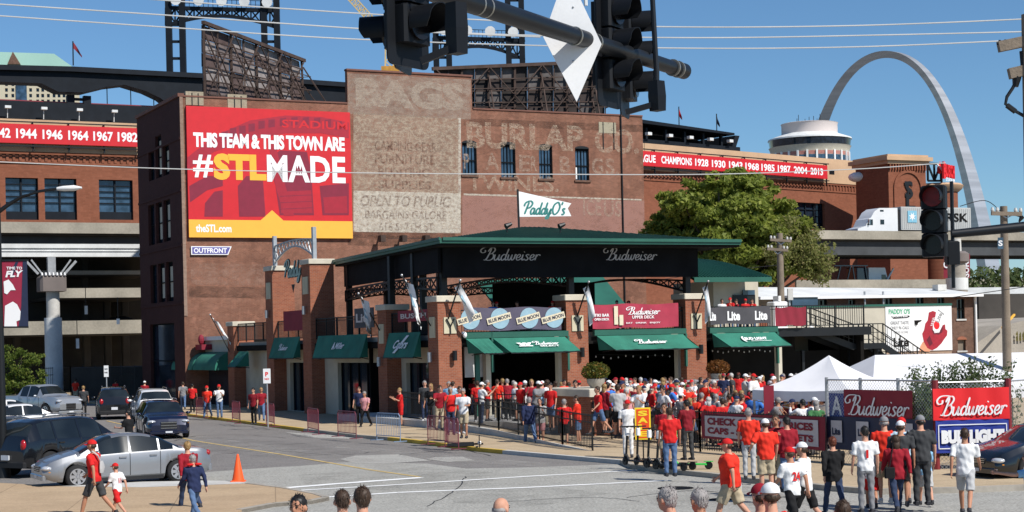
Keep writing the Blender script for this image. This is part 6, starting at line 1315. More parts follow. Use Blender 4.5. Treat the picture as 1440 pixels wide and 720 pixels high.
def upole(u,vt,vb,Y,lab,arms,r=.16,m=M_wood):
    p0=AT(u,vb,Y);p1=AT(u-(vb-vt)*.0227,vt,Y); o=(p1.x,p1.y,0); t=thing('utility_pole',lab,'pole',o); Mx=rel(o); b=MB(Mx); b.tube([Vector((p1.x,p1.y,0)),p1],[r*1.15,r*.85],10); b.out('pole',m,t,smooth=60)
    for (ua,va,uc,vc) in arms:
        b=MB(Mx); b.bar(AT(ua,va,Y-.2),AT(uc,vc,Y-.2),.12,.14); b.out('crossarm',m if m is not M_galv else M_dirtyw,t)
        b=MB(Mx); mid=AT((ua+uc)/2,(va+vc)/2+6,Y-.15); b.bar(AT(ua+(uc-ua)*.25,va,Y-.15),mid,.04); b.bar(AT(ua+(uc-ua)*.75,vc,Y-.15),mid,.04); b.out('brace',M_galv,t)
        for f in(.04,.2,.8,.96): b=MB(Mx); q=AT(ua+(uc-ua)*f,va+(vc-va)*f,Y-.2); b.tube([q+Vector((0,0,.05)),q+Vector((0,0,.12)),q+Vector((0,0,.22))],[.05,.07,.04],7); b.out('insulator',M_concl,t)
    return t,Mx
t,Mx=upole(1416,290,495,62,'wooden utility pole with crossarm and hanging transformer drop at right',[(1394,300,1437,301)])
b=MB(Mx); b.tube([AT(1434,300,62),AT(1437,306,61.8),AT(1433,312,61.8)],[.03,.09,.03],6); b.out('cutout',M_blk,t)
s_=thing('street_name_plate','small blue grey street plate on the right utility pole','sign',AT(1409,340,61.5)); Mx=rel(AT(1409,340,61.5)); b=MB(Mx); b.add([AT(1403,350,61.5),AT(1411,350,61.6),AT(1411,334,61.6),AT(1403,334,61.5)],[(0,1,2,3)]); b.out('plate',M_glb,s_)
b=MB(Mx); b.geo(textgeo('S',.03),AT(1407,342,61.4),AT(1410,342,61.4)-AT(1404,342,61.4),AT(1407,338,61.4)-AT(1407,346,61.4)); b.out('lettering',M_txt,s_)
upole(1098,328,405,92,'weathered utility pole with pale crossarms in front of the big tree',[(1083,337,1113,339),(1079,350,1108,352)],.2)
# crossarm ends top right: the pole stands outside the frame
o=AT(1462,400,18); t=thing('utility_pole','wooden utility pole past the right edge, crossarm tips and looped cable reaching in','pole',(o.x,o.y,0)); Mx=rel((o.x,o.y,0)); b=MB(Mx); b.tube([Vector((o.x,o.y,0)),Vector((o.x,o.y,AT(1462,20,18).z))],[.17,.13],10); b.out('pole',M_wood,t)
for a,c in(((1404,66),(1480,50)),((1419,104),(1480,90))): b=MB(Mx); b.bar(AT(*a,18),AT(*c,18),.09,.11); b.out('crossarm',M_wood,t)
for qq in ((1404,64,1407,57),(1414,60,1415,56)): b=MB(Mx); b.tube([AT(qq[0],qq[1],18),AT(qq[2],qq[3],18)],.02,6); b.out('pin',M_blk,t)
b=MB(Mx); b.tube([AT(1434,104,18),AT(1430,112,18),AT(1424,124,18),AT(1416,136,18),AT(1414,146,18),AT(1424,154,18),AT(1445,166,18)],.018,6); b.tube([AT(1430,108,18),AT(1428,122,18)],[.05,.03],7); b.tube([AT(1416,148,18),AT(1428,157,18)],.03,6); b.out('cable_loop',M_blk,t); b=MB(Mx); b.tube([AT(1436,72,18),AT(1438,95,18)],.02,6); b.out('cable_drop',M_blk,t)
# ================================================================== TRAFFIC SIGNALS
M_sig=mat('signal_black_enamel',(.006,.007,.009),.5,.2,2,spec=.25); M_arm=mat('dark_blue_black_mast',(.007,.009,.012),.42,.15,2,spec=.35); M_band=mat('steel_band',(.35,.34,.3),.4,.1,3,metal=.7)
M_redl=mat('red_signal_lens',(.09,.003,.004),.3,.5,9,emis=.15)
zA=HC+3.3
def atz(u,v,z): d=ray(u,v); k=(z-HC)/d.z; return d*k+Vector((0,0,HC)) if 0 else Vector((d.x*k,k,z))
pa=atz(625,-8,zA); pc=atz(961,100,zA); dA=(pc-pa).normalized(); base=pa-dA*12.5
ma=thing('signal_mast_arm','dark steel signal mast arm reaching across the top of the view','mast arm',(base.x,base.y,0)); Mx=rel((base.x,base.y,0))
b=MB(Mx); b.tube([base,pa,pc],[.14,.105,.082],20); b.out('arm',M_arm,ma,smooth=60)
b=MB(Mx); b.tube([pc-dA*.16,pc+dA*.02,pc+dA*.06],[.095,.098,.06],20); b.out('end_cap',M_arm,ma,smooth=40)
b=MB(Mx); b.tube([Vector((base.x,base.y,0)),Vector((base.x,base.y,zA+.3))],[.17,.14],16); b.out('pole',M_arm,ma,smooth=60)
def onarm(u):
    # arm axis point seen at column u
    best=min((abs((lambda d:( (pa+dA*s).x-d.x*(pa+dA*s).y))(ray(u,50))),s) for s in [i*.01-1 for i in range(700)]); return pa+dA*best[1]
for u in(672,683,808,836,945,952): q=onarm(u); b=MB(Mx); b.tube([q-dA*.012,q+dA*.012],.104,20); b.out('clamp_band',M_band,ma,smooth=60)
# diamond sign back
q=onarm(812); ds=thing('diamond_sign','plain white back of a diamond road sign strapped to the mast arm','sign',q)
def dpt(u,v): return AT(u,v,q.y+.14)-q
b=MB(); Pd=[dpt(797,-42),dpt(846,62),dpt(811,143),dpt(764,52)]; th=Vector((0,.02,0)); b.add(Pd+[p+th for p in Pd],[(0,1,2,3),(7,6,5,4),(0,4,5,1),(1,5,6,2),(2,6,7,3),(3,7,4,0)]); b.out('plate',M_white,ds)
for v in(10,86): b=MB(); b.ell(tuple(dpt(806,v)),(.012,.012,.012)); b.out('bolt',M_galv,ds)
def visor(b,c,d,r,L):
    # cut-away tunnel visor around axis d at c
    n=16; x=Vector((0,0,1)).cross(d).normalized(); y=d.cross(x); vs=[];fs=[]
    for k in range(n+1):
        a=-R(25)+R(230)*k/n; l=L*(1-.45*max(0,-math.sin(a))-.12*(abs(math.cos(a))))
        for ro in(r,r*.94):
            p=c+(x*math.cos(a)+y*math.sin(a))*ro; vs+=[p,p+d*l-y*.03*0]
    for k in range(n): i=4*k; fs+=[(i,i+1,i+5,i+4),(i+6,i+7,i+3,i+2),(i+1,i+3,i+7,i+5)]
    b.add(vs,fs)
def signal(c,face,label,lit=None,backplate=True,s=1.0,lens=True,w_=.36):
    f=math.degrees(math.atan2(face[1],face[0])); t=thing('traffic_signal',label,'traffic light',c,R(f-270)); # local -y is facing
    H=1.07*s; W=w_*s
    b=MB(); 
    for k in range(3): b.bev(-W/2,W/2,-.1*s,.12*s,-H/2+k*H/3+.004,-H/2+(k+1)*H/3-.004,.025)
    b.out('housing',M_sig,t)
    if backplate:
        b=MB(); bw,bh=W/2+.11,H/2+.19; r=.07; P=[]
        for cx,cz,a0 in((bw-r,bh-r,0),(-bw+r,bh-r,90),(-bw+r,-bh+r,180),(bw-r,-bh+r,270)):
            for k in range(5): a=R(a0+k*22.5); P.append((cx+r*math.cos(a),cz+r*math.sin(a)))
        b.prism(P,.02,.035); b.out('backplate',M_sig,t)
    for k in range(3):
        z=H/2-(k+.5)*H/3; b=MB(); b.tube([(0,-.1*s,z),(0,-.13*s,z)],.145*s,18,side=(1,0,0)); b.out('lens',M_redl if lit==k else mat('unlit_dark_lens',(.008,.006,.006),.2,.2,5),t,smooth=40)
        b=MB(); visor(b,Vector((0,-.11*s,z)),Vector((0,-1,0)),.155*s,.26*s); b.out('visor',M_sig,t,smooth=40)
    b=MB(); b.box(-W*.42,W*.42,.12*s,.16*s,-H*.45,H*.45); b.bar((0,.15,-H*.2),(0,.15,H*.2),.07); b.out('rear_door',M_sig,t)
    return t
# right signal facing the camera
Yr=26.5; c=AT(1314,311,Yr); signal(c,(-.42,-.9),'black three-lens traffic signal with faint red light at right',lit=0,backplate=False,s=1.04)
t=thing('signal_mast_arm','tapered black mast arm entering from the right edge behind the red signal','mast arm',AT(1600,420,Yr)*1); t.location.z=0; Mx=rel((t.location.x,t.location.y,0))
b=MB(Mx); e0=AT(1338,329,Yr+.3); e1_=AT(1600,303,Yr+.3); b.tube([e0,e1_],[.065,.11],14); b.out('arm',M_arm,t,smooth=60); b=MB(Mx); b.tube([Vector((e1_.x,e1_.y,0)),e1_],.14,14); b.out('pole',M_arm,t,smooth=60)
b=MB(Mx); b.tube([AT(1338,255,Yr+.3),AT(1341,405,Yr+.3)],.03,8); b.box(*[0]*6); b.out('bracket',M_arm,t); b=MB(Mx); p=AT(1339,350,Yr+.25); b.bev(p.x-.1,p.x+.1,p.y-.1,p.y+.1,p.z-.25,p.z+.12,.02); b.out('junction_box',M_sig,t)
# overhead signals on the long arm: seen from behind / the side
q=onarm(590); c=AT(572,20,q.y-.0); 
def sideways(c,ang,label,n=3): return signal(c,(math.cos(R(ang)),math.sin(R(ang))),label,backplate=True,s=1.0)
sideways(AT(575,-22,15.0),-35,'big black traffic signal at the top edge, left one of the overhead pair')
sideways(AT(560,-10,15.6),168,'black signal head facing left, its visor showing beside the big left one')
sideways(AT(858,62,19.6),-30,'big black traffic signal beside the white diamond on the mast arm')
sideways(AT(880,78,20.2),-14,'second black signal head just right of the one by the diamond')
for u0,v0,u1,v1,Y,lab in((592,86,640,66,14.6,'left'),(880,158,922,146,18.8,'right')):
    a=AT(u0,v0,Y);c=AT(u1,v1,Y); t=thing('detector_camera','dark detector box on a short bracket at the '+('left' if lab=='left' else 'right')+' overhead signal','camera',a); b=MB(); d=c-a; b.bar((0,0,0),d,.06); b.out('bracket',M_sig,t)
    b=MB(); h0=AT(u1+3,v1+10,Y)-a; h1=AT(u1+1,v1-(62 if lab=='left' else 32),Y)-a; b.tube([h0,h0.lerp(h1,.5),h1],[(.09,.09),(.10,.1),(.09,.09)],4); b.out('box',M_sig,t)
t=thing('antenna_mast','thin dark vertical mast clamped near the tip of the overhead arm','mast',AT(921,90,19.5)); o=AT(921,90,19.5); b=MB(rel(o)); b.tube([AT(923,98,19.5),AT(916,-30,19.5)],.03,8); b.tube([AT(923,98,19.5),AT(923,118,19.5)],.035,8); b.out('tube',M_arm,t)
t=thing('top_sign_pipe','pale thin pipe end at the top edge beside the right overhead signal','pipe',AT(822,0,19)); b=MB(rel(AT(822,0,19))); b.tube([AT(824,8,19),AT(822,-30,19)],.02,6); b.out('pipe',M_dirtyw,t)
# ================================================================== STREET FURNITURE
M_bm=mat('maroon_barrier_paint',(.15,.03,.045),.5,.15,2); M_bb=mat('blue_grey_barrier_paint',(.22,.3,.42),.45,.1,2,metal=.2)
def barricade():
    t=thing('crowd_barrier','x','barrier',group='crowd control barriers along the kerb'); W,H=.0,1.05; L=1.0
    b=MB(); b.tube([(-L,0,0),(-L,0,H-.1),(-L+.1,0,H),(L-.1,0,H),(L,0,H-.1),(L,0,0)],.02,6,side=(0,1,0)); b.tube([(-L,0,.2),(L,0,.2)],.018,6,side=(0,1,0)); b.out('frame',M_bm,t)
    for k in range(13): b=MB(); x=-L+(k+1)*2*L/14; b.tube([(x,0,.2),(x,0,H)],.009,5,side=(0,1,0)); b.out('bar',M_bm,t)
    for x in(-L,L): b=MB(); b.bar((x,-.28,.02),(x,.28,.02),.03); b.out('foot',M_bm,t)
    return t
b0=None
for i,(u0,u1,vb0,vb1,col,lab) in enumerate(((272,296,585,588,0,'maroon crowd barrier nearest the parked cars, in front of two walkers'),(322,343,592,597,0,'maroon crowd barrier beside the short pillar near the warehouse'),(369,392,596,602,0,'maroon crowd barrier around the parking sign post'),(426,456,606,613,0,'tilted maroon crowd barrier before the tallest pillar'),(475.5,501,614,617,0,'maroon crowd barrier fifth from the left along the kerb'),(530,563,619,621.5,1,'blue grey crowd barrier standing on the pavement edge'),(602,630,625,628,0,'dark maroon crowd barrier at the yellow kerb, left of an overlapping pair'),(626,645,629,632,0,'dark maroon crowd barrier, right of the overlapping pair'))):
    A=G(u0,vb0,.13);B=G(u1,vb1,.13); ang=math.atan2(B.y-A.y,B.x-A.x); mid=(A+B)/2
    if b0 is None: b0=barricade(); t=b0; t.location=mid; t.rotation_euler=(0,0,ang); t['label']=lab
    else: t=dup(b0,mid,ang,lab)
    s=max(.6,min(1.2,(B-A).length/2)); t.scale=(s,1,1)
    if col:
        for ch in t.children: ch.material_slots[0].link='OBJECT'; ch.material_slots[0].material=M_bb
p=G(335,677,.09); t=thing('traffic_cone','orange traffic cone at the pavement corner behind the silver car','cone',p); M_or=mat('cone_orange',(.85,.10,.015),.5,.06,4)
b=MB(); b.tube([(0,0,.03),(0,0,.1),(0,0,.72),(0,0,.76)],[.17,.155,.035,.02],20); b.out('cone_body',M_or,t,smooth=40); b=MB(); b.bev(-.2,.2,-.2,.2,0,.035,.03); b.out('base',M_or,t)
p=G(377,601,.13); t=thing('parking_sign','small white parking sign on a thin grey post by the kerb','sign',p); z=(600-519)/2400*p.y; b=MB(); b.tube([(0,0,0),(0,0,z*1.0)],.035,8); b.out('post',M_galv,t)
b=MB(); b.bev(-.17,.17,-.05,-.03,z-.62,z+.05,.005); b.out('plate',M_white,t); b=MB(); b.geo(textgeo('P',.04),(0,-.055,z-.2),(.14,0,0),(0,0,.2)); b.geo(textgeo('NO',.03),(0,-.055,z-.42),(.2,0,0),(0,0,.1)); b.out('print',M_bred,t)
p=G(151,584,.13); t=thing('small_road_sign','small white sign on a post across the street left of the warehouse','sign',p); z=(584-514)/2400*p.y; b=MB(); b.tube([(0,0,0),(0,0,z)],.035,8); b.out('post',M_galv,t); b=MB(); b.box(-.13,.13,-.05,-.03,z-.65,z); b.out('plate',M_white,t); b=MB(); b.geo(textgeo('NO',.03),(0,-.055,z-.2),(.18,0,0),(0,0,.1)); b.geo(textgeo('PARK',.03),(0,-.055,z-.4),(.2,0,0),(0,0,.09)); b.out('print',M_char,t)
# scooters
def scooter(label,m1,m2,p,rz):
    t=thing('kick_scooter',label,'scooter',p,rz,'rental scooters on the pavement')
    b=MB(); b.bev(-.5,.28,-.08,.08,.12,.17,.02); b.out('deck',m2,t)
    b=MB(); b.tube([(.3,0,.14),(.44,0,.32),(.36,0,1.12)],[.035,.035,.03],8,side=(0,1,0)); b.out('stem',m1,t)
    b=MB(); b.tube([(.35,-.26,1.12),(.35,.26,1.12)],.02,6,side=(0,0,1)); b.out('handlebar',M_blk,t)
    for x in(-.55,.5): b=MB(); b.tube([(x,-.03,.11),(x,.03,.11)],.11,14,side=(1,0,0)); b.out('wheel',M_blk,t,smooth=40)
    b=MB(); b.tube([(.44,0,.3),(.5,-.045,.11)],.02,5); b.tube([(.44,0,.3),(.5,.045,.11)],.02,5); b.out('fork',m1,t); b=MB(); b.box(-.68,-.42,-.05,.05,.21,.23); b.out('mudguard',m1,t)
    b=MB(); b.bev(.32,.42,-.06,.06,.86,1.08,.02); b.out('head_unit',M_white if m1 is M_blk else m1,t)
    return t
M_lime=mat('lime_green_paint',(.05,.5,.08),.4,.05,4)
S0=[(893,655,'leftmost of the black scooters, under the yellow and red sign'),(908,655,'second black scooter from the left on the pavement corner'),(926,659,'third black scooter from the left, apart from the first two'),(941,661,'fourth black scooter from the left, before the man in red and jeans'),(951,660,'rightmost black scooter, next to the green one')]
s0=scooter(S0[0][2],M_blk,M_blk,G(893,655,.13),R(120))
for i,(u,v,l) in enumerate(S0[1:]): dup(s0,G(u,v,.13),R(118+i*7),l)
scooter('white and lime green scooter, rightmost in the row',M_lime,M_lime,G(969,660,.13),R(165))
# SALE sign
p=G(905,645,.13); t=thing('sale_sign','yellow and red vertical banner sign reading SALE on the iron fence','sign',p); k=p.y/2400; zt=(645-573)*k;zb=(645-618)*k; w=.24
b=MB(); b.box(-w,w,-.05,-.02,zb,zt); b.out('border',mat('sale_yellow',(.85,.6,.03),.5,.03,3),t); b=MB(); b.box(-w+.05,w-.05,-.06,-.05,zb+.05,zt-.05); b.out('field',mat('sale_red',(.75,.07,.01),.5,.03,3),t)
h=(zt-zb-.14)/4; b=MB()
for i,ch in enumerate('SALE'): b.geo(textgeo(ch,.05),(0,-.065,zt-.07-h*(i+.5)),(.3,0,0),(0,0,h*.8))
b.out('lettering',_mc['sale_yellow'],t); b=MB(); b.bar((0,0,0),(0,0,zt),.04); b.out('post',M_blk,t)
# bins, litter bin near right pavement
p=G(1100,668,.13); t=thing('litter_bin','round tan litter bin on the pavement behind the red-shirted group','bin',p); b=MB(); b.tube([(0,0,0),(0,0,.1),(0,0,.9),(0,0,.95)],[.26,.29,.31,.29],20); b.out('body',mat('tan_bin',(.2,.17,.13),.7,.15,3),t,smooth=40); b=MB(); b.tube([(0,0,.95),(0,0,1.05),(0,0,1.12)],[.32,.3,.1],20); b.out('lid',M_char,t,smooth=40)
# fallen scooter by the kerb
t=scooter('black scooter lying on the pavement right of the dark barriers',M_blk,M_blk,G(655,625,.2),R(10)); t.rotation_euler=(R(84),0,R(8)); t.location.z=.2
# string bulbs under the deck
for i,(u0,u1,v0,v1) in enumerate(((838,962,502,504),(1002,1090,494,496))):
    a=FP.fr(u0,v0,1.2);c=FP.fr(u1,v1,1.2); t=fthing('string_lights','string of small pale bulbs under the '+('middle long' if i==0 else 'rightmost')+' green awning','lights',FP); b=MB(); b.bar((a[0],1.2,a[1]+.12),(c[0],1.2,c[1]+.12),.015); b.out('cable',M_blk,t)
    for k in range(13): b=MB(); f=k/12; b.ell((a[0]+(c[0]-a[0])*f,1.2,a[1]+.02-.1*math.sin(f*9)**2),(.035,.035,.05),6,4); b.out('bulb',M_dirtyw,t)
# left side fence and bits under the motorway
ironfence([(60,566),(100,563),(190,566)],[0,0,0],2.6,'tall black fence along the underpass left of the warehouse',step=.3)
for u,v0,v1,Y,l in((119,430,442,140,'small white sign hanging in the underpass by the pier'),(107,476,490,135,'small white notice on the underpass column'),(164,448,456,120,'pale notice board in the underpass near the warehouse')):
    a=AT(u,v1,Y);c=AT(u+4,v0,Y); t=thing('hanging_notice',l,'sign',a); b=MB(rel(a)); b.box(a.x,c.x,a.y,a.y+.05,a.z,c.z); b.out('plate',M_white,t); b=MB(rel(a)); b.bar((a.x+.1,a.y+.03,c.z),(a.x+.1,a.y+.03,c.z+1.5),.05); b.out('bracket',M_blk,t)
b=MB(); FQ=Fr(AT(120,560,128),10); b.box(-1,9,0,6,0,2.6); o=b.out('low_service_shed',M_shade,None); o.location=FQ.o; o.rotation_euler=(0,0,FQ.a); props(o,'low dark service shed in the shade of the underpass','shed')  # shed colour darkened to match the underpass shade
# ================================================================== VEHICLES
def paint(name,col,metal=.3,rough=.28): return mat(name,col,rough,.05,.8,metal=metal,spec=.5,coat=.8,fine=60)
M_tyre=mat('tyre_rubber',(.014,.014,.015),.85,.2,5); M_rim=mat('alloy_rim',(.5,.5,.52),.3,.08,5,metal=.8); M_cgl=glassy('car_glass',(.012,.016,.018),.04,.7)
M_head=mat('headlight_glass',(.55,.57,.6),.12,.1,8,spec=.8,metal=.3); M_tail=mat('tail_light_red',(.35,.008,.012),.2,.2,8,spec=.7); M_chr=mat('chrome_trim',(.6,.6,.6),.15,.05,5,metal=.9); M_trim=mat('black_plastic_trim',(.012,.012,.013),.6,.2,4); M_amb=mat('amber_lens',(.6,.22,.02),.2,.1,8); M_plate=mat('licence_plate_white',(.6,.62,.65),.4,.08,10)
def interp(P,x):
    if x<=P[0][0]: return P[0][1]
    for i in range(len(P)-1):
        if x<=P[i+1][0]:
            f=(x-P[i][0])/(P[i+1][0]-P[i][0]+1e-9); return P[i][1]+(P[i+1][1]-P[i][1])*f
    return P[-1][1]
def interps(P,x):   # smoothed
    return (interp(P,x-.05)+2*interp(P,x)+interp(P,x+.05))/4
KIND={
'sedan':dict(L=4.75,W=1.85,wb=(.98,3.82),r=.33,zb=.2,
  top=[(0,.70),(.08,.92),(.3,.99),(.75,1.02),(1.0,1.08),(1.55,1.36),(2.0,1.44),(2.6,1.45),(3.0,1.38),(3.75,1.0),(4.2,.89),(4.58,.76),(4.75,.55)],
  belt=[(0,.62),(.3,.9),(1.0,.97),(2.5,.93),(3.8,.87),(4.75,.52)],gh=(.85,3.85),rear=(.95,1.72),front=(2.82,3.74),win=[(1.12,1.5),(1.55,2.32),(2.38,3.22)],seam=[1.5,2.36,3.35]),
'suv':dict(L=4.8,W=1.94,wb=(.92,3.83),r=.39,zb=.27,
  top=[(0,.75),(.06,1.12),(.18,1.35),(.45,1.66),(.8,1.75),(2.4,1.78),(2.9,1.72),(3.6,1.22),(3.9,1.14),(4.5,1.07),(4.74,.92),(4.8,.6)],
  belt=[(0,.7),(.1,1.1),(.5,1.16),(2.5,1.12),(3.7,1.06),(4.8,.6)],gh=(.16,3.7),rear=(.14,.46),front=(2.92,3.58),win=[(.58,1.12),(1.2,2.1),(2.18,3.05)],seam=[1.15,2.14,3.25]),
'pickup':dict(L=5.6,W=2.0,wb=(1.15,4.5),r=.41,zb=.35,
  top=[(0,.7),(.04,1.3),(1.75,1.32),(1.85,1.4),(2.05,1.85),(2.4,1.92),(3.3,1.92),(3.6,1.84),(4.2,1.36),(4.4,1.28),(5.3,1.2),(5.55,1.05),(5.6,.7)],
  belt=[(0,.7),(.05,1.25),(1.8,1.28),(2.5,1.25),(4.2,1.2),(5.6,.7)],gh=(1.8,4.3),rear=(1.86,2.04),front=(3.62,4.18),win=[(2.12,2.8),(2.88,3.7)],seam=[2.05,2.84,3.9]),
}
def car(label,kind,P0,ang,m,cat='car',rimm=None,mirror=True):
    K=KIND[kind]; L,W,r=K['L'],K['W'],K['r']; t=thing({'sedan':'parked_sedan','suv':'sport_utility_vehicle','pickup':'pickup_truck'}[kind],label,cat,P0,ang)
    xs=sorted(set([round(L*i/46,3) for i in range(47)]+[round(wx+k*r*.2,3) for wx in K['wb'] for k in range(-6,7)]+[a for w_ in K['win'] for a in w_]+list(K['rear'])+list(K['front'])+list(K['gh'])))
    rows=[]
    for x in xs:
        e=min(x,L-x); wv=W/2*(1-.16*max(0,1-e/.55)**2.2-.03*max(0,1-e/1.6)); T=interps(K['top'],x); B=min(interps(K['belt'],x),T-.02); zb=K['zb']+.12*max(0,1-e/.35)
        arch=None
        for wx in K['wb']:
            d=abs(x-wx); R_=r+.06
            if d<R_: arch=max(zb,r+math.sqrt(R_*R_-d*d))
        ingh=K['gh'][0]<x<K['gh'][1] and T-B>.06
        tw=wv*(.97-(.26*min(1,(T-B)/.5) if ingh else .07)); z2=arch or zb+.1; zm=max(z2+.03,(zb+B)/2); inn=wv-.28 if arch else wv*.9; z1_=arch or zb
        cr=.035 if ingh else .03
        rows.append([(0,z1_),(inn,z1_),(wv*.985,z2),(wv,zm),(wv*.985,B-.05),(wv*.965,B),(tw+.01,T-cr-.035 if ingh else T-cr),(tw*.88,T-cr*.35),(tw*.5,T+.0),(0,T+.012)])
    body=MB(); gl={}; n=len(rows[0]); 
    def reg(x0,x1,k):
        xm=(x0+x1)/2
        if k==5:
            for i,(a,c) in enumerate(K['win']):
                if a<=xm<=c: return 'w%d'%i
        if k in(6,7,8):
            if K['rear'][0]<=xm<=K['rear'][1]: return 'rear'
            if K['front'][0]<=xm<=K['front'][1]: return 'front'
        return None
    V=[]
    for x,rw in zip(xs,rows):
        for s in(1,-1): V.append([(x-L/2,s*p[0],p[1]) for p in rw])
    def addf(dst,q): dst.add(q,[(0,1,2,3)])
    idx=[]; flat=[p for rr_ in V for p in rr_]
    faces=[];
    for i in range(len(xs)-1):
        for si in(0,1):
            for k in range(n-1):
                a=(2*i+si)*n+k; c=(2*(i+1)+si)*n+k; f=(a,c,c+1,a+1) if si==1 else (a,a+1,c+1,c)
                g=reg(xs[i],xs[i+1],k)
                if g: gl.setdefault((g,si if g[0]=='w' else 0),[]).append(f)
                else: faces.append(f)
    for i in(0,len(xs)-1): # end caps
        f=[(2*i)*n+k for k in range(n)]+[(2*i+1)*n+k for k in range(n-2,0,-1)]; faces.append(tuple(f) if i==0 else tuple(f[::-1]))
    body.add(flat,faces); 
    # weld by merging coincident verts is unnecessary: faces share indices
    o=body.out('body',m,t,smooth=32)
    for (g,si),fs in gl.items():
        mb=MB(); used=sorted({i for f in fs for i in f}); mp_={j:i for i,j in enumerate(used)}; vv=[]
        for j in used: x,y,z=flat[j]; vv.append((x,y*.992,z-.006))
        mb.add(vv,[tuple(mp_[i] for i in f) for f in fs]); mb.out({'w':'window','r':'rear_window','f':'windshield'}[g[0]],M_cgl,t,smooth=40)
    def sec(x):
        j=min(range(len(xs)),key=lambda i:abs(xs[i]-x)); return rows[j]
    for x in K['seam']:
        rw=sec(x)
        for s in(1,-1): b=MB(); b.tube([(x-L/2,s*(p[0]+.001),p[1]) for p in rw[2:6]],.009,4,side=(1,0,0)); b.out('door_seam',M_trim,t)
    for x in K['seam'][:2] if kind!='suv' else K['seam'][:2]:
        rw=sec(x+.2)
        for s in(1,-1): b=MB(); y=s*(rw[4][0]+.018); b.box(x-L/2+.1,x-L/2+.3,y-.015,y+.015,rw[4][1]-.09,rw[4][1]-.05); b.out('door_handle',m if m is not M_trim else M_chr,t)
    rw=sec(2.5)
    for s in(1,-1): # sill and side trim
        b=MB(); b.box(K['wb'][0]+r+.1-L/2,K['wb'][1]-r-.1-L/2,s*(W/2-.06)-.02,s*(W/2-.06)+.02,K['zb']-.04,K['zb']+.06); b.out('sill_trim',M_trim,t)
    if mirror:
        xm_=K['front'][1]-.45
        for s in(1,-1): b=MB(); q=sec(xm_)[5]; b.ell((xm_-L/2,s*(q[0]+.13),q[1]+.07),(.07,.12,.075),10,6); b.out('wing_mirror',m,t,smooth=60)
    for wx in K['wb']:
        for s in(1,-1):
            wh_=thing('x',None,None); bpy.data.objects.remove(wh_)
            c=(wx-L/2,s*(W/2-.12)); b=MB(); 
            prof=[(-.11,r*.66),(-.115,r*.9),(-.09,r*.99),(0,r),(.09,r*.99),(.115,r*.9),(.11,r*.66)]
            b.tube([(c[0],c[1]+y,r) for y,_ in prof],[q for _,q in prof],22,side=(1,0,0)); w_=b.out('wheel',M_tyre,t,smooth=50)
            b=MB(); yo=s*.116; R_=r*.66; ns=7
            b.tube([(c[0],c[1]+yo-.0*s,r),(c[0],c[1]+yo+.012*s,r)],[R_*.22,R_*.16],12,side=(1,0,0))
            for k in range(ns):
                a=2*math.pi*k/ns; d=Vector((math.cos(a),0,math.sin(a))); e=Vector((-d.z,0,d.x)); o_=Vector((c[0],c[1]+yo+.004*s,r)); b.add([o_+d*R_*.15-e*.035,o_+d*R_*.15+e*.035,o_+d*R_*.95+e*.05,o_+d*R_*.95-e*.05],[(0,1,2,3)])
            for k in range(24):
                a0,a1=2*math.pi*k/24,2*math.pi*(k+1)/24; o_=Vector((c[0],c[1]+yo+.006*s,r)); b.add([o_+Vector((math.cos(a)*q,0,math.sin(a)*q)) for a,q in((a0,R_*.88),(a1,R_*.88),(a1,R_*1.03),(a0,R_*1.03))],[(0,1,2,3)])
            b.out('rim',rimm or M_rim,w_)
    T=K['top']; hz_=interps(T,L-.12)-.06
    for s in(1,-1):
        b=MB(); yy=s*W*.37; b.ell((L/2-.14,yy,hz_-.06),(.16,.19,.075),12,7); b.out('headlight',M_head,t,smooth=60)
        b=MB(); tz=interps(T,.12)-.12 if kind=='sedan' else 1.0; b.ell((-L/2+.07,s*W*.36,tz),(.09,.11,.09 if kind=='sedan' else .17),12,7); b.out('tail_light',M_tail,t,smooth=60)
        b=MB(); b.ell((L/2-.2,s*W*.43,hz_-.16),(.06,.05,.03),8,5); b.out('indicator',M_amb,t)
    b=MB(); b.box(L/2-.06,L/2+.012,-.34,.34,.48,.62 if kind=='sedan' else .82); g=b.out('grille',M_trim,t)
    b=MB(); 
    for k in range(3): z=.51+k*(.05 if kind=='sedan' else .13); b.box(L/2+.013,L/2+.03,-.34,.34,z,z+.02)
    b.out('grille_bar',M_chr,g)
    b=MB(); b.bev(L/2-.1,L/2+.03,-W*.42,W*.42,.26,.40,.03); b.out('front_bumper',m,t); b=MB(); b.bev(-L/2-.04,-L/2+.1,-W*.42,W*.42,.32,.5,.03); b.out('rear_bumper',m if kind=='sedan' else M_trim,t)
    b=MB(); b.box(-L/2-.055,-L/2-.041,-.17,.17,.55,.7); b.box(-L/2-.05,-L/2+.05,-.15,.15,.56,.69); b.out('licence_plate',M_plate,t)
    b=MB(); b.box(L/2+.031,L/2+.04,-.15,.15,.3,.38); b.out('front_plate',M_plate,t)
    if kind=='suv':
        for s in(1,-1): b=MB(); b.tube([(.9-L/2,s*.62,1.8),(1.1-L/2,s*.62,1.84),(2.6-L/2,s*.62,1.84),(2.8-L/2,s*.62,1.8)],.018,6,side=(0,0,1)); b.out('roof_rail',M_chr,t)
    return t
def place(kind,pf,pr,side):   # near-side wheel ground pixels front, rear -> location & heading
    K=KIND[kind]; A=G(*pf);B=G(*pr); d=(A-B).normalized(); mid=(A+B)/2; nrm=Vector((-d.y,d.x,0)) # left of heading
    off=nrm*(K['W']/2-.05)*(-1 if side=='L' else 1); wc=(K['wb'][0]+K['wb'][1])/2-K['L']/2
    return mid+off-d*wc, math.atan2(d.y,d.x)
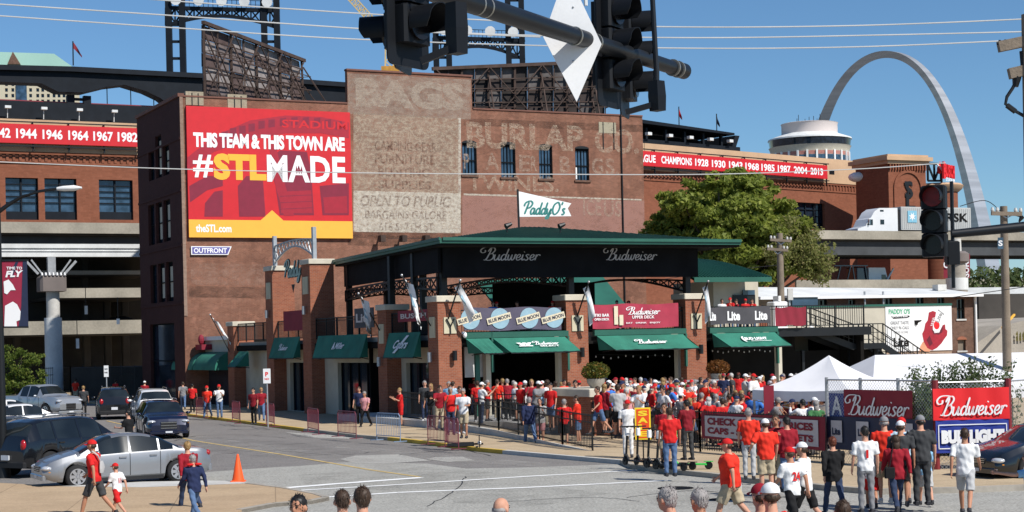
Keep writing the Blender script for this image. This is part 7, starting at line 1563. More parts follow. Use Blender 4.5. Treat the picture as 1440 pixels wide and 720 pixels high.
M_silv=paint('silver_car_paint',(.26,.27,.285),.6,.42); M_bkp=paint('black_car_paint',(.008,.009,.011),.2,.2); M_nvp=paint('dark_navy_car_paint',(.008,.012,.035),.3,.2); M_gry=paint('grey_car_paint',(.10,.115,.13),.5); M_wcp=paint('white_car_paint',(.7,.7,.7),.0,.3); M_gmc=paint('light_silver_truck_paint',(.38,.4,.42),.5)
p,a=place('sedan',(112,687),(249,679),'L'); car('silver four-door sedan parked at the near kerb behind the red-shirted walker','sedan',p,a,M_silv)
p,a=place('suv',(176,660),(67,671),'R'); car('black sport utility vehicle parked directly behind the silver sedan','suv',p,a,M_bkp)
def heading(px,py): return math.atan2(py,px)
e2x,e2y=-math.sin(R(26)),math.cos(R(26))
nv=car('dark navy crossover with chrome grille facing the camera in the street','suv',G(228,614),heading(.32,-.95),M_nvp); nv.scale=(1,.98,.9)
car('silver white sport utility vehicle seen from behind the navy crossover','suv',G(214,594),heading(-.30,.95),M_wcp)
car('black sport utility vehicle with red tail lights driving away near the underpass','suv',G(160,588),heading(-.25,.97),M_bkp)
p,a=place('pickup',(74,588),(6,587),'R'); car('silver pickup truck with big wheel arches parked left of the street','pickup',p,a,M_gmc,'pickup')
p,a=place('suv',(10,655),(-70,662),'R') ; car('grey car half hidden behind the black vehicle at the left edge','sedan',G(15,640),R(28),M_gry)
car('white car parked third row left, its roof above the grey car','sedan',G(28,612),R(30),M_wcp)
car('second white car behind the first one near the street tree','sedan',G(8,602),R(24),M_wcp)
car('dark blue car roof at the bottom left corner','sedan',G(-64,1080)+Vector((0,0,0)),R(170),M_nvp)
car('black car parked at the right edge in front of the chain-link fence','sedan',G(1482,672),heading(-.93,-.37),M_bkp)
# distant dark car on the mid highway deck
zd=FH.fr(180,448,5)[1]; q=FH.fr(184,448,5); P=FH.pt(q[0]-1,5,q[1]-1.2); car('small dark car on the middle highway deck left of the warehouse','sedan',P,FH.a,M_bkp,mirror=False)
# container lorry on the motorway
zR=14.45; q0=FH.fr(1197,322,4); q1=FH.fr(1257,322,4); q2=FH.fr(1356,322,4)
lo=thing('container_lorry','white conventional semi-truck pulling a grey shipping container with a star emblem on the highway','lorry',FH.pt(q0[0],4,zR),FH.a)
lenT=q1[0]-q0[0]; lenC=q2[0]-q1[0]
M_box=mat('pale_grey_container',(.42,.43,.42),.6,.12,.4)
zc=FH.fr(1300,292.5,4)[1]-zR; zcb=FH.fr(1300,320,4)[1]-zR-.6
b=MB(); b.bev(lenT+.1,lenT+lenC,-1.2,1.2,1.15,zc,.03); b.out('container',M_box,lo)
b=MB()
for k in range(int(lenC/.28)): x=lenT+.25+k*.28; b.box(x,x+.12,-1.235,-1.2,1.3,zc-.15)
o=b.out('corrugation',M_box,lo); o['kind']='stuff'
xa=FH.fr(1267,306,4)[0]-q0[0]; b=MB(); b.box(xa-.05,xa+1.25,-1.27,-1.24,2.0,3.35); b.out('blue_panel',mat('sky_blue_panel',(.2,.45,.58),.5,.03,3),lo)
b=MB(); cx,cz=xa+.6,2.68
P=[]
for k in range(14): a=k*math.pi/7+R(13); rr=.55 if k%2==0 else .2; P.append((cx+rr*math.cos(a),-1.28,cz+rr*math.sin(a)))
b.poly(P); b.out('star_emblem',M_txt,lo)
xb=FH.fr(1285,306,4)[0]-q0[0]; b=MB(); b.geo(textgeo('MAERSK',.02),((xb+lenT+lenC-.5)/2,-1.28,2.65),(lenT+lenC-.5-xb,0,0),(0,0,1.0)); b.out('lettering',M_char,lo)
zt=FH.fr(1225,293,4)[1]-zR
b=MB(); Pc=[(.0,.75),(.05,1.25),(1.15,1.55),(1.6,2.35),(1.9,2.5),(2.4,zt-.45),(3.1,zt-.05),(lenT-.35,zt),(lenT-.35,.9),(.4,.7)]
b.prism(Pc,-1.15,1.15); b.out('cab',M_wcp,lo,smooth=25)
b=MB(); b.add([(1.22,-1.0,1.62),(1.22,1.0,1.62),(1.66,1.0,2.36),(1.66,-1.0,2.36)],[(0,1,2,3)]); b.add([(1.3,-1.17,1.66),(1.72,-1.17,2.3),(2.15,-1.17,2.3),(2.15,-1.17,1.66)],[(0,1,2,3)]); b.out('cab_window',M_cgl,lo)
for x in (3.2,): 
    b=MB(); b.box(x,x+.55,-1.17,-1.15,1.75,2.3); b.out('sleeper_window',M_cgl,lo); b=MB(); b.box(x,x+.5,-1.17,-1.15,3.2,3.4); b.out('sleeper_vent',M_cgl,lo)
b=MB(); b.bev(-.1,.2,-1.15,1.15,.4,.75,.03); b.out('bumper',M_chr,lo); b=MB(); b.box(lenT-.33,lenT+.05,-1,1,.9,zt-.2); b.out('gap_fairing',M_trim,lo); b=MB(); b.box(.5,lenT+lenC,-.6,.6,.75,1.13); b.out('chassis',M_trim,lo)
b=MB(); b.box(1.5,1.6,-1.4,-1.2,1.7,2.3); b.out('mirror',M_chr,lo); b=MB(); b.ell((.25,-.95,1.05),(.2,.2,.14)); b.out('headlight',M_head,lo,smooth=60)
for x in(.95,lenT-1.6,lenT-.5,lenT+lenC-2.2,lenT+lenC-1.0):
    for y in(-1.05,1.05): b=MB(); b.tube([(x,y-.15,.5),(x,y+.15,.5)],.5,18,side=(1,0,0)); w_=b.out('wheel',M_tyre,lo,smooth=40); b=MB(); b.tube([(x,y-.16,.5),(x,y+.16,.5)],.26,12,side=(1,0,0)); b.out('rim',M_rim,w_)
# white lorry with car carrier on the lower deck
q0=FH.fr(1163,400,5); zD=FH.fr(1210,398,5)[1]-1.6; tw_=thing('transporter_lorry','small white cab with dark blue car carrier on the lower highway deck','lorry',FH.pt(q0[0],5,zD),FH.a)
def lx(u,v): q=FH.fr(u,v,5); return (q[0]-q0[0],q[1]-zD)
c0=lx(1213,377);c1=lx(1246,398); b=MB(); b.prism([(c0[0],.6),(c0[0],c0[1]),(lx(1236,377)[0],c0[1]),(lx(1240,386)[0],1.9),(c1[0],1.5),(c1[0],.6)],-1.1,1.1); b.out('cab',M_wcp,tw_)
b=MB(); b.add([(lx(1236.5,379)[0],-1.12,2.5),(lx(1231,379)[0],-1.12,2.5),(lx(1231,386)[0],-1.12,1.8),(lx(1239,386)[0],-1.12,1.8)],[(0,1,2,3)]); b.out('cab_window',M_cgl,tw_)
b=MB(); a0=lx(1166,398);a1=lx(1212,375); b.box(a0[0],a1[0],-1.1,1.1,.8,1.0); b.box(a0[0],a1[0],-1.1,1.1,a1[1],a1[1]+.12); 
for f in(0,.3,.62,1): x=a0[0]+(a1[0]-a0[0])*f; b.bar((x,-1.1,.9),(x+(.8 if f<.5 else -.4),-1.1,a1[1]),.12)
b.out('carrier_frame',M_nvp,tw_); b=MB(); x=lx(1199,385)[0]; b.bev(x-.2,lx(1211,385)[0],-1,1,1.05,a1[1]-.1,.1); b.out('loaded_van',M_nvp,tw_)
b=MB(); b.bar((lx(1232,396)[0],-1.2,1.0),(lx(1247,377)[0],-1.2,3.2),.15); b.out('white_boom',M_white,tw_)
for x in(a0[0]+1,a0[0]+2,c0[0]+.5,c1[0]-.6): b=MB(); b.tube([(x,-1.1,.45),(x,-.8,.45)],.45,14,side=(1,0,0)); b.out('wheel',M_tyre,tw_,smooth=40)
# ================================================================== PEOPLE
FAB={}
def fab(n,c,v=.12): 
    if n not in FAB: FAB[n]=mat('fabric_'+n,c,.85,v,6,fine=40,spec=.2)
    return FAB[n]
PAL=dict(red=(.55,.018,.018),darkred=(.26,.012,.022),brightred=(.7,.035,.018),white=(.72,.72,.72),cream=(.6,.56,.48),pink=(.6,.28,.3),navy=(.018,.026,.07),blue=(.05,.18,.55),lightblue=(.22,.42,.62),denim=(.09,.15,.27),darkdenim=(.03,.045,.09),grey=(.2,.2,.21),charcoal=(.045,.047,.05),black=(.012,.012,.013),khaki=(.42,.35,.24),tan=(.35,.27,.17),green=(.05,.16,.06),lightgrey=(.42,.42,.42),maroon=(.2,.012,.02),paleblue=(.4,.55,.66))
def F_(n): return fab(n,PAL[n])
M_skins=[mat('skin_light',(.52,.27,.18),.6,.08,8,spec=.3),mat('skin_tanned',(.42,.2,.12),.6,.08,8,spec=.3),mat('skin_deep',(.13,.06,.035),.55,.08,8,spec=.3)]
HAIR=dict(brown=mat('hair_brown',(.045,.025,.014),.6,.08,12),black=mat('hair_black',(.012,.01,.009),.5,.08,12),blond=mat('hair_blond',(.32,.2,.08),.6,.08,12),grey=mat('hair_grey',(.28,.26,.25),.7,.08,12),white=mat('hair_white',(.55,.53,.5),.7,.08,12),auburn=mat('hair_auburn',(.12,.03,.012),.6,.08,12))
M_eye=mat('eye_dark',(.02,.015,.012),.3,.1,20); M_lip=mat('lip_tone',(.35,.1,.08),.6,.1,20); M_shoe=mat('shoe_dark',(.03,.03,.035),.7,.2,9); M_shw=mat('shoe_white',(.6,.6,.6),.7,.1,9)
# pose: legs (hip,knee) x2, arms (swing, abduct, elbow) x2, lean ; left first. positive swing = forward (+y)
POSE=dict(stand=((2,3),(-3,2),(4,9,12),(-2,10,15),0),stand2=((6,8),(-4,2),(25,8,70),(2,12,20),2),phone=((2,3),(-2,3),(30,6,95),(35,6,90),3),hips=((3,4),(-2,3),(-25,35,85),(5,10,20),0),
 walk=((24,8),(-20,22),(-24,9,22),(24,9,30),3),walk2=((-19,26),(25,6),(22,8,32),(-26,9,18),4),stride=((18,30),(-14,12),(-12,12,25),(18,10,35),3),point=((4,5),(-3,3),(82,12,18),(0,10,15),3),
 armup=((2,3),(-3,3),(60,30,110),(0,12,20),0),reach=((3,4),(-5,6),(55,18,40),(40,14,60),10),cross=((3,3),(-3,3),(38,2,100),(36,2,105),0),sit=((2,2),(-2,2),(20,10,60),(20,10,60),8))
def skeleton(pose,g):
    (lh,lk),(rh,rk),la,ra,lean=POSE[pose]; J={}
    hip=Vector((0,0,.93)); 
    def leg(s,h,k):
        H=Vector((s*.095*(1+.25*(g-1)),0,.92)); K=H+Vector((s*.01,math.sin(R(h)),-math.cos(R(h))))*.43; A=K+Vector((0,math.sin(R(h-k)),-math.cos(R(h-k))))*.42; 
        ft=R(h-k); tip=A+Vector((s*.02,math.cos(ft*.6),math.sin(ft*.6)*.6)).normalized()*.17+Vector((0,0,-.05)); heel=A+Vector((0,-.05,-.05)); return H,K,A,heel,tip
    J['L']=leg(-1,lh,lk);J['R']=leg(1,rh,rk)
    low=min(J['L'][2].z,J['R'][2].z); dz=.085-low
    M=Matrix.Translation((0,0,.93))@Matrix.Rotation(R(-lean),4,'X')@Matrix.Translation((0,0,-.93))
    def arm(s,sw,ab,el):
        S=Vector((s*(.2+.035*(g-1)),-.0,1.41)); d=Vector((s*math.sin(R(ab+4*(g-1)*4)),math.sin(R(sw)),-math.cos(R(sw)))).normalized(); E=S+d*.285
        a2=sw+el; d2=Vector((s*math.sin(R(ab))*.3-s*(.25 if el>60 else 0),math.sin(R(a2)),-math.cos(R(a2)))).normalized(); W=E+d2*.255; Hn=W+d2*.085; return [M@q for q in(S,E,W,Hn)]
    J['l']=arm(-1,*la);J['r']=arm(1,*ra)
    J['T']=[M@Vector(p) for p in((0,0,.86),(0,0,.95),(0,.0,1.05),(0,.005,1.18),(0,.008,1.30),(0,-.004,1.40),(0,-.008,1.455))]
    J['N']=[M@Vector(p) for p in((0,-.005,1.42),(0,0,1.50),(0,.012,1.56))]
    J['H']=M@Vector((0,.02,1.628)); J['M']=M; J['dz']=dz; return J
TSC=bpy.data.scenes.new('workbench')
def remesh(mb,vox,name,sm=3,sub=True):
    me=mb.me('tmp'); o=bpy.data.objects.new('tmp',me); TSC.collection.objects.link(o)
    md=o.modifiers.new('r','REMESH'); md.mode='VOXEL'; md.voxel_size=vox; md.use_smooth_shade=True
    s=o.modifiers.new('s','SMOOTH'); s.factor=.5; s.iterations=sm
    
    with bpy.context.temp_override(scene=TSC,view_layer=TSC.view_layers[0]): dg=bpy.context.evaluated_depsgraph_get(); r=bpy.data.meshes.new_from_object(o.evaluated_get(dg))
    bpy.data.objects.remove(o); bpy.data.meshes.remove(me); r.name=name; return r
_pm={}
def shift(me,dz):
    for v in me.vertices: v.co.z+=dz
    return me
TR=[(.155,.115),(.168,.122),(.155,.112),(.16,.115),(.195,.125),(.195,.105),(.10,.08)]
TF=[(.16,.115),(.18,.13),(.145,.105),(.15,.11),(.165,.125),(.155,.095),(.08,.07)]
def bodymesh(pose,g,vox):
    k=('b',pose,g,vox)
    if k in _pm: return _pm[k]
    J=skeleton(pose,g); b=MB(); q=.9
    b.tube(J['T'],[(x*q*g,y*q*(g**1.5)) for x,y in TR],12); b.tube(J['N'],[.068,.062,.06],10)
    H=J['H']; b.ell(H+Vector((0,-.005,.02)),(.079,.098,.104),14,10); b.ell(H+Vector((0,.03,-.055)),(.058,.064,.064),10,8); b.ell(H+Vector((0,.1,-.012)),(.014,.022,.026),8,6)
    for s in(-1,1): b.ell(H+Vector((s*.09,-.008,-.012)),(.014,.021,.034),8,6)
    for s,c in((-1,'L'),(1,'R')):
        P=J[c]; b.tube([P[0]+Vector((0,0,.03)),P[0].lerp(P[1],.5),P[1],P[1].lerp(P[2],.3),P[2]],[.082*g,.068*g,.052*g**.5,.054*g**.5,.036],10)
        b.tube([P[3],P[3].lerp(P[4],.5),P[4]],[(.036,.045),(.042,.035),(.036,.02)],8)
    for c in'lr':
        P=J[c]; b.tube([P[0],P[0].lerp(P[1],.5),P[1],P[1].lerp(P[2],.35),P[2],P[2].lerp(P[3],.6),P[3]],[.052*g,.044*g,.038*g**.5,.037,.026,(.026,.032),(.018,.03)],9)
    me=remesh(b,vox,'body',3)
    # fingers, eyes, mouth are added to the same mesh
    x=MB(); fi=[]
    for c,s in(('l',-1),('r',1)):
        P=J[c]; d=(P[3]-P[2]).normalized(); side=Vector((0,1,0)) if abs(d.y)<.8 else Vector((0,0,1)); side=(side-d*side.dot(d)).normalized(); inn=d.cross(side)*(-s)
        for i,(o,l) in enumerate(((-.026,.058),(-.009,.072),(.009,.068),(.025,.052))):
            a=P[3]-d*.012+side*(-o); x.tube([a,a+d*l*.5+inn*.004,a+d*l*.85+inn*.022],[.0095,.0085,.006],5)
        a=P[2]+d*.03+side*.028; x.tube([a,a+(d*.6+side*.75).normalized()*.035,a+(d*.8+side*.5).normalized()*.062+inn*.006],[.011,.01,.007],5)
    n1=len(x.f)
    H=J['H']
    x.cm=1
    for s in(-1,1): x.ell(H+Vector((s*.031,.088,.012)),(.014,.008,.008),8,5); x.tube([H+Vector((s*.052,.08,.03)),H+Vector((s*.016,.094,.033))],.0045,4)
    x.cm=2; x.ell(H+Vector((0,.088,-.052)),(.024,.008,.008),8,5)
    vs=[tuple(v.co) for v in me.vertices]+x.v; n0=len(me.vertices); fs=[tuple(p.vertices) for p in me.polygons]+[tuple(i+n0 for i in f) for f in x.f]
    r=bpy.data.meshes.new('body'); r.from_pydata(vs,[],fs); r.polygons.foreach_set('material_index',[0]*len(me.polygons)+x.mi); r.polygons.foreach_set('use_smooth',[True]*len(fs)); r.update(); bpy.data.meshes.remove(me)
    shift(r,J['dz']); r.materials.append(M_skins[0]); r.materials.append(M_eye); r.materials.append(M_lip); _pm[k]=r; return r
def clothmesh(kind,pose,g,vox,fem=False):
    k=(kind,pose,g,vox,fem)
    if k in _pm: return _pm[k]
    J=skeleton(pose,g); b=MB(); T=J['T']; TT=TF if fem else TR
    if kind in('shirt','jacket','tank'):
        e=1.04 if kind!='jacket' else 1.13; ln=T[0] if kind!='jacket' else T[0]+Vector((0,0,-.05))
        b.tube([ln+Vector((0,0,-.02))]+T[1:],[(x*e*g+.006,y*e*(g**1.5)+.006) for x,y in TT],14)
        b.tube([T[5],J['N'][0].lerp(J['N'][1],.35)],[.1,.068],10)
        for c in'lr':
            P=J[c]
            if kind=='shirt': b.tube([P[0]+(T[5]-P[0])*.3,P[0],P[0].lerp(P[1],.5),P[0].lerp(P[1],.82)],[.075*g,.070*g,.064*g,.063*g],10)
            elif kind=='jacket': b.tube([P[0]+(T[5]-P[0])*.3,P[0],P[0].lerp(P[1],.5),P[1],P[1].lerp(P[2],.5),P[1].lerp(P[2],.96)],[.08*g,.076*g,.066*g,.057*g,.05,.04],10)
    else:
        e=1.06; b.tube([T[0]+Vector((0,0,-.06)),T[0],T[1],T[1]+Vector((0,0,.05))],[(.15*g,.11*g),(.16*g,.12*g),(x_:=(TT[1][0]*1.02*g),.124*g),(.155*g,.115*g)],14)
        end={'shorts':.78,'trousers':2,'skirt':.6}[kind]
        for c in'LR':
            P=J[c]; hp=P[0]+Vector((0,0,.02))
            if kind=='shorts': b.tube([hp,P[0].lerp(P[1],.45),P[0].lerp(P[1],.95)],[.096*g,.092*g,.088*g],10)
            else: b.tube([hp,P[0].lerp(P[1],.5),P[1],P[1].lerp(P[2],.5),P[2]+Vector((0,0,.0))],[.094*g,.08*g,.068,.062,.058],10)
    me=remesh(b,vox,kind,2)
    # folds
    NN=[v.normal.copy() for v in me.vertices]
    for v,nv in zip(me.vertices,NN):
        c=v.co; d=.004*math.sin(c.z*38+c.x*23+c.y*11)+.003*math.sin(c.x*60+c.z*17); v.co+=nv*d
    shift(me,J['dz']); me.materials.append(F_('red')); _pm[k]=me; return me
def shoemesh(pose,g):
    k=('s',pose,g)
    if k in _pm: return _pm[k]
    J=skeleton(pose,g); b=MB()
    for c in'LR': P=J[c]; b.tube([P[3]+Vector((0,-.02,.0)),P[3].lerp(P[4],.35)+Vector((0,0,.008)),P[3].lerp(P[4],.75),P[4]+Vector((0,.02,-.005))],[(.04,.038),(.048,.05),(.05,.036),(.035,.02)],10); b.tube([P[3]+Vector((0,.03,.02)),P[2]+Vector((0,0,.02))],[.045,.045],8)
    me=b.me('shoes',50); shift(me,J['dz']); me.materials.append(M_shoe); _pm[k]=me; return me
def headmesh(kind,pose,g):
    k=(kind,pose,g,'h')
    if k in _pm: return _pm[k]
    J=skeleton(pose,g); H=J['H']; b=MB()
    if kind=='hair': b.ell(H+Vector((0,-.022,.032)),(.09,.097,.1),22,15); b.ell(H+Vector((0,-.05,-.02)),(.077,.06,.07),10,7)
    elif kind=='cropped': b.ell(H+Vector((0,-.016,.042)),(.085,.096,.092),22,15); b.ell(H+Vector((0,-.05,.0)),(.07,.052,.07),14,9)
    elif kind=='bald': b.ell(H+Vector((0,-.04,-.01)),(.086,.067,.055),12,8)
    elif kind=='long': b.ell(H+Vector((0,-.022,.03)),(.095,.1,.107),14,9); b.tube([H+Vector((0,-.03,.02)),H+Vector((0,-.06,-.1)),H+Vector((0,-.085,-.24))],[(.085,.07),(.085,.055),(.05,.03)],10)
    elif kind=='cap':
        n=14;m=6;vs=[];fs=[]
        for i in range(m+1):
            a=math.pi/2*i/m
            for q in range(n): t=2*math.pi*q/n; vs.append(H+Vector((.094*math.cos(a)*math.cos(t),-.008+.11*math.cos(a)*math.sin(t),.036+.098*math.sin(a))))
            if i: o=(i-1)*n; fs+=[(o+q,o+(q+1)%n,o+n+(q+1)%n,o+n+q) for q in range(n)]
        b.add(vs,fs); b.ell(H+Vector((0,-.008,.13)),(.01,.01,.008),6,4)
        br=[];N=8
        for q in range(N+1): t=math.pi*q/N; br+=[H+Vector((.084*math.cos(t),.052+.05*math.sin(t),.042)),H+Vector((.076*math.cos(t),.075+.11*math.sin(t),.028-.012*abs(math.cos(t))))]
        b.add(br,[(2*q,2*q+1,2*q+3,2*q+2) for q in range(N)]); b.add([v-Vector((0,0,.008)) for v in br],[(2*q+2,2*q+3,2*q+1,2*q) for q in range(N)])
    me=b.me(kind,60)
    if kind!='cap':
        rh=random.Random(3)
        for v in me.vertices: c=v.co; c+=(c-H)*(.05*math.sin(c.x*160+c.z*70)*math.cos(c.y*120+c.z*95)+rh.uniform(-.035,.035))
        vs=[tuple(v.co) for v in me.vertices]; fs=[tuple(p.vertices) for p in me.polygons]
        for q in range(700 if kind!='bald' else 160):
            c=Vector(vs[rh.randrange(len(vs))]); nr=(c-H).normalized(); dn_=(Vector((0,-.35,-1))-nr*Vector((0,-.35,-1)).dot(nr)); dn_=(dn_+Vector((rh.gauss(0,.35),rh.gauss(0,.35),rh.gauss(0,.35)))).normalized(); sd_=nr.cross(dn_).normalized()*.004; a_=c+nr*.002; e_=c+dn_*rh.uniform(.02,.04)+nr*rh.uniform(-.002,.004); k_=len(vs); vs+=[tuple(a_-sd_),tuple(a_+sd_),tuple(e_)]; fs.append((k_,k_+1,k_+2))
        bpy.data.meshes.remove(me); me=bpy.data.meshes.new(kind); me.from_pydata(vs,[],fs); me.polygons.foreach_set('use_smooth',[len(f)>3 for f in fs])
    shift(me,J['dz']); me.materials.append(M_blk); _pm[k]=me; return me
def child(me,name,m,par): o=bpy.data.objects.new(name,me); COL.objects.link(o); o.parent=par; o.material_slots[0].link='OBJECT'; o.material_slots[0].material=m; return o
def person(loc,h,head,label,pose='stand',top=('shirt','red'),bot=('trousers','denim'),hat=None,hair='brown',hk='cropped',g=1.0,skin=0,vox=.024,fem=False,num=None,group=None,shoe=None,name=None):
    t=thing('person',label,'person',loc,-R(head),group); s=h/1.75; t.scale=(s,s,s)
    child(bodymesh(pose,g,vox),'body',M_skins[skin],t)
    child(clothmesh(top[0],pose,g,vox,fem),{'shirt':'shirt','jacket':'jacket','tank':'vest'}[top[0]],F_(top[1]),t)
    child(clothmesh(bot[0],pose,g,vox,fem),bot[0],F_(bot[1]),t)
    child(shoemesh(pose,g),'shoes',shoe or M_shoe,t)
    if hat and hk in('hair','cropped'): hk='bald'
    if hk!='none': child(headmesh(hk,pose,g),'hair',HAIR[hair],t)
    if hat: child(headmesh('cap',pose,g),'cap',F_(hat),t)
    J=skeleton(pose,g)
    def back(gm,z,w_,hh,m,nm):
        vs=[]; rx,ry=.19*g,.131*g**1.5
        for a,c in gm[0]: x=a*w_; vs.append(J['M']@Vector((x,-(ry*math.sqrt(max(0,1-(x/rx)**2))+.014),z+c*hh))+Vector((0,0,J['dz'])))
        b=MB(); b.add(vs,gm[1]); b.out(nm,m,t)
    if num: back(textgeo(num[0],.03),1.2,.095*len(num[0])-.045*num[0].count('1'),.17,num[1],'jersey_number')
    if name: back(textgeo(name,.02),1.34,.2,.04,num[1],'jersey_name')
    return t,J
def ph(u,vt,H,z=0.): q=G(u,vt,z+H); return Vector((q.x,q.y,z))
Rl=F_('red')
# ---- near figures
V1=.016
t,J=person(ph(132,616,1.82,.0),1.82,285,'man in red T-shirt and red cap with white sling bag walking past the silver sedan','walk',('shirt','red'),('shorts','charcoal'),'red',skin=1,vox=V1)
b=MB(); b.tube([(.02,-.16,1.0),(.02,-.17,1.12),(0,-.165,1.25)],[(.08,.03),(.1,.045),(.06,.03)],10); b.out('sling_bag',F_('lightgrey'),t,smooth=60); b=MB(); b.tube([(-.02,-.155,1.25),(-.1,-.14,1.38),(-.13,-.03,1.47),(-.1,.1,1.36)],.018,6); b.out('strap',F_('lightgrey'),t)
person(ph(164,649,1.27),1.27,300,'small child in white jersey numbered 11 with red cap and red shorts','walk2',('shirt','white'),('shorts','red'),'red',vox=V1,num=('11',Rl),name='KIDDO' if 0 else None)
person(ph(264,619,1.64),1.64,325,'blond woman in dark jacket walking just behind the older child in navy','walk',('jacket','darkred'),('trousers','darkdenim'),None,'blond','hair',vox=V1,fem=True)
t,J=person(ph(272,637,1.5),1.5,320,'fair-haired child in navy jacket with red shoulders and blue jeans','walk2',('jacket','navy'),('trousers','denim'),None,'grey','cropped',vox=V1)
b=MB(); b.ell((.12,-.02,1.46),(.1,.09,.035)); b.ell((-.12,-.02,1.46),(.1,.09,.035)); b.out('red_shoulder_panel',Rl,t,smooth=60)
person(ph(181,577,1.76),1.76,290,'man in black shirt standing between the black car and the navy crossover','stand2',('shirt','black'),('trousers','charcoal'),None,'black','cropped')
# centre foreground heads (feet below the frame)
FG=[(420,699,1.80,18,'black','cropped',('shirt','white'),200,'dark-haired head at the bottom edge, leftmost of the foreground heads',1,None),
(481,692,1.72,18.5,'brown','cropped',('shirt','white'),350,'brown-haired person in white seen from behind, left of a touching pair at the bottom',0,None),
(509,687,1.78,18,'brown','hair',('shirt','white'),340,'brown-haired person in white seen from behind, right of the touching pair at the bottom',0,None),
(703,702,1.75,18,'grey','bald',('shirt','charcoal'),40,'balding head with glasses alone at the bottom centre edge',0,None),
(953,686,1.80,17.5,'grey','hair',('shirt','red'),310,'grey curly-haired man in red holding a hand to his head, bottom edge',0,None),
(984,690,1.76,17.5,'grey','cropped',('shirt','red'),330,'grey short-haired man beside the curly-haired one at the bottom edge',1,None),
(1070,683,1.80,17.8,'brown','cropped',('shirt','darkred'),330,'person in dark red cap half hidden behind the white cap at the bottom',0,'darkred'),
(1084,682,1.80,17.2,'brown','cropped',('shirt','brightred'),340,'person in white cap and bright red shirt at the bottom edge',0,'white'),
(1185,706,1.6,17.5,'brown','hair',('shirt','black'),0,'top of a brown-haired head at the bottom edge near the right corner',0,None)]
for u,v,h,Y,hc,hk,tp_,hd,lb,sk_,hat in FG:
    p=AT(u,v,Y); z=p.z-h; person((p.x,p.y,z),h,hd,lb,'reach' if 'hand' in lb else 'stand',tp_,('trousers','denim'),hat,hc,hk,skin=sk_,vox=V1)
b=MB(); b.slab([(-30,2),(30,2),(30,24),(-30,24)],-.5,.05) ; o=b.out('viewing_pavement',M_conc); o['kind']='structure'
# right foreground walkers
t,J=person(ph(1026,614,1.82),1.82,290,'heavy man in red polo, red cap and khaki shorts striding left in the crossing','walk',('shirt','brightred'),('shorts','khaki'),'red',skin=0,g=1.32,vox=V1,shoe=M_shw)
b=MB(); b.tube([(.2,-.1,.95),(.23,-.13,.82),(.22,-.14,.7)],[(.04,.02),(.06,.03),(.07,.02)],8); b.out('towel',F_('lightgrey'),t,smooth=60)
person(ph(1113,625,1.74),1.74,325,'man in white jersey with red number 24, red cap and black shorts walking','walk2',('shirt','white'),('shorts','black'),'red',vox=V1,num=('24',Rl),shoe=M_shw,skin=1)
person(ph(1131,619,1.78),1.78,300,'man in plain white T-shirt, white cap and black shorts beside the number 24 jersey','walk',('shirt','white'),('shorts','black'),'white',vox=V1,shoe=M_shoe)
# group on the right pavement and roadside: (u, v head, H, z, heading, ...)
person(ph(1171,612,1.68,.0),1.68,350,'auburn-haired woman in black hooded jacket and dark jeans by the iron fence end','walk',('jacket','black'),('trousers','darkdenim'),None,'auburn','hair',vox=V1,fem=True)
person(ph(1216,601,1.74,.13),1.74,355,'person in white jersey numbered 1 nearest the navy banner','stand',('shirt','white'),('trousers','grey'),None,'black','cropped',vox=V1,num=('1',Rl))
person(ph(1224,623,1.42,.0),1.42,10,'child in white jersey numbered 48 with red cap and red shorts','walk',('shirt','white'),('shorts','red'),'red',vox=V1,num=('48',Rl),skin=1)
person(ph(1243,587,1.84,.13),1.84,5,'man in bright red T-shirt, grey cap and tan shorts at the fence banners','stand',('shirt','brightred'),('shorts','tan'),'grey',hair='grey',vox=V1,shoe=M_shw)
t,J=person(ph(1260,609,1.68,.0),1.68,0,'woman in dark red sweater and jeans with a black shoulder bag','walk2',('jacket','darkred'),('trousers','darkdenim'),None,'brown','long',vox=V1,fem=True)
b=MB(); b.bev(-.3,-.08,-.2,-.12,.78,1.02,.02); b.out('shoulder_bag',F_('black'),t); b=MB(); b.tube([(-.2,-.16,1.0),(-.14,-.12,1.25),(-.08,-.03,1.46)],.012,5); b.out('strap',F_('black'),t)
person(ph(1266,593,1.78,.13),1.78,10,'man in charcoal shirt and white cap between the red T-shirt and the sweater','stand',('shirt','charcoal'),('shorts','black'),'white',vox=V1,skin=1)
person(ph(1268,588,1.82,.13),1.82,0,'person in pale blue shirt and red cap, farthest of the fence group','stand2',('shirt','paleblue'),('shorts','khaki'),'red',vox=V1)
person(ph(1294,585,1.88,.13),1.88,0,'tall man in dark grey T-shirt and grey cap facing the fence banners','stand',('shirt','charcoal'),('trousers','charcoal'),'grey',hair='black',g=1.15,vox=V1)
t,J=person(ph(1300,617,1.46,.0),1.46,5,'boy in light blue jersey numbered 4 with dark red cap carrying a baseball glove','walk',('shirt','lightblue'),('shorts','lightgrey'),'darkred',vox=V1,num=('4',Rl))
gl_=J['l'][3]; b=MB(); b.ell(gl_+Vector((-.02,.02,-.05+J['dz'])),(.07,.1,.13)); b.out('baseball_glove',F_('maroon'),t,smooth=60)
t,J=person(ph(1356,600,1.82,.0),1.82,20,'man in white T-shirt and light shorts striding past the bright blue banner','walk',('shirt','white'),('shorts','lightgrey'),None,'brown','cropped',vox=V1,skin=1)
t,J=person(ph(1452,634,1.75),1.75,285,'person in light blue at the right edge raising and pointing one arm','point',('shirt','lightblue'),('shorts','khaki'),None,'brown','cropped',vox=V1)
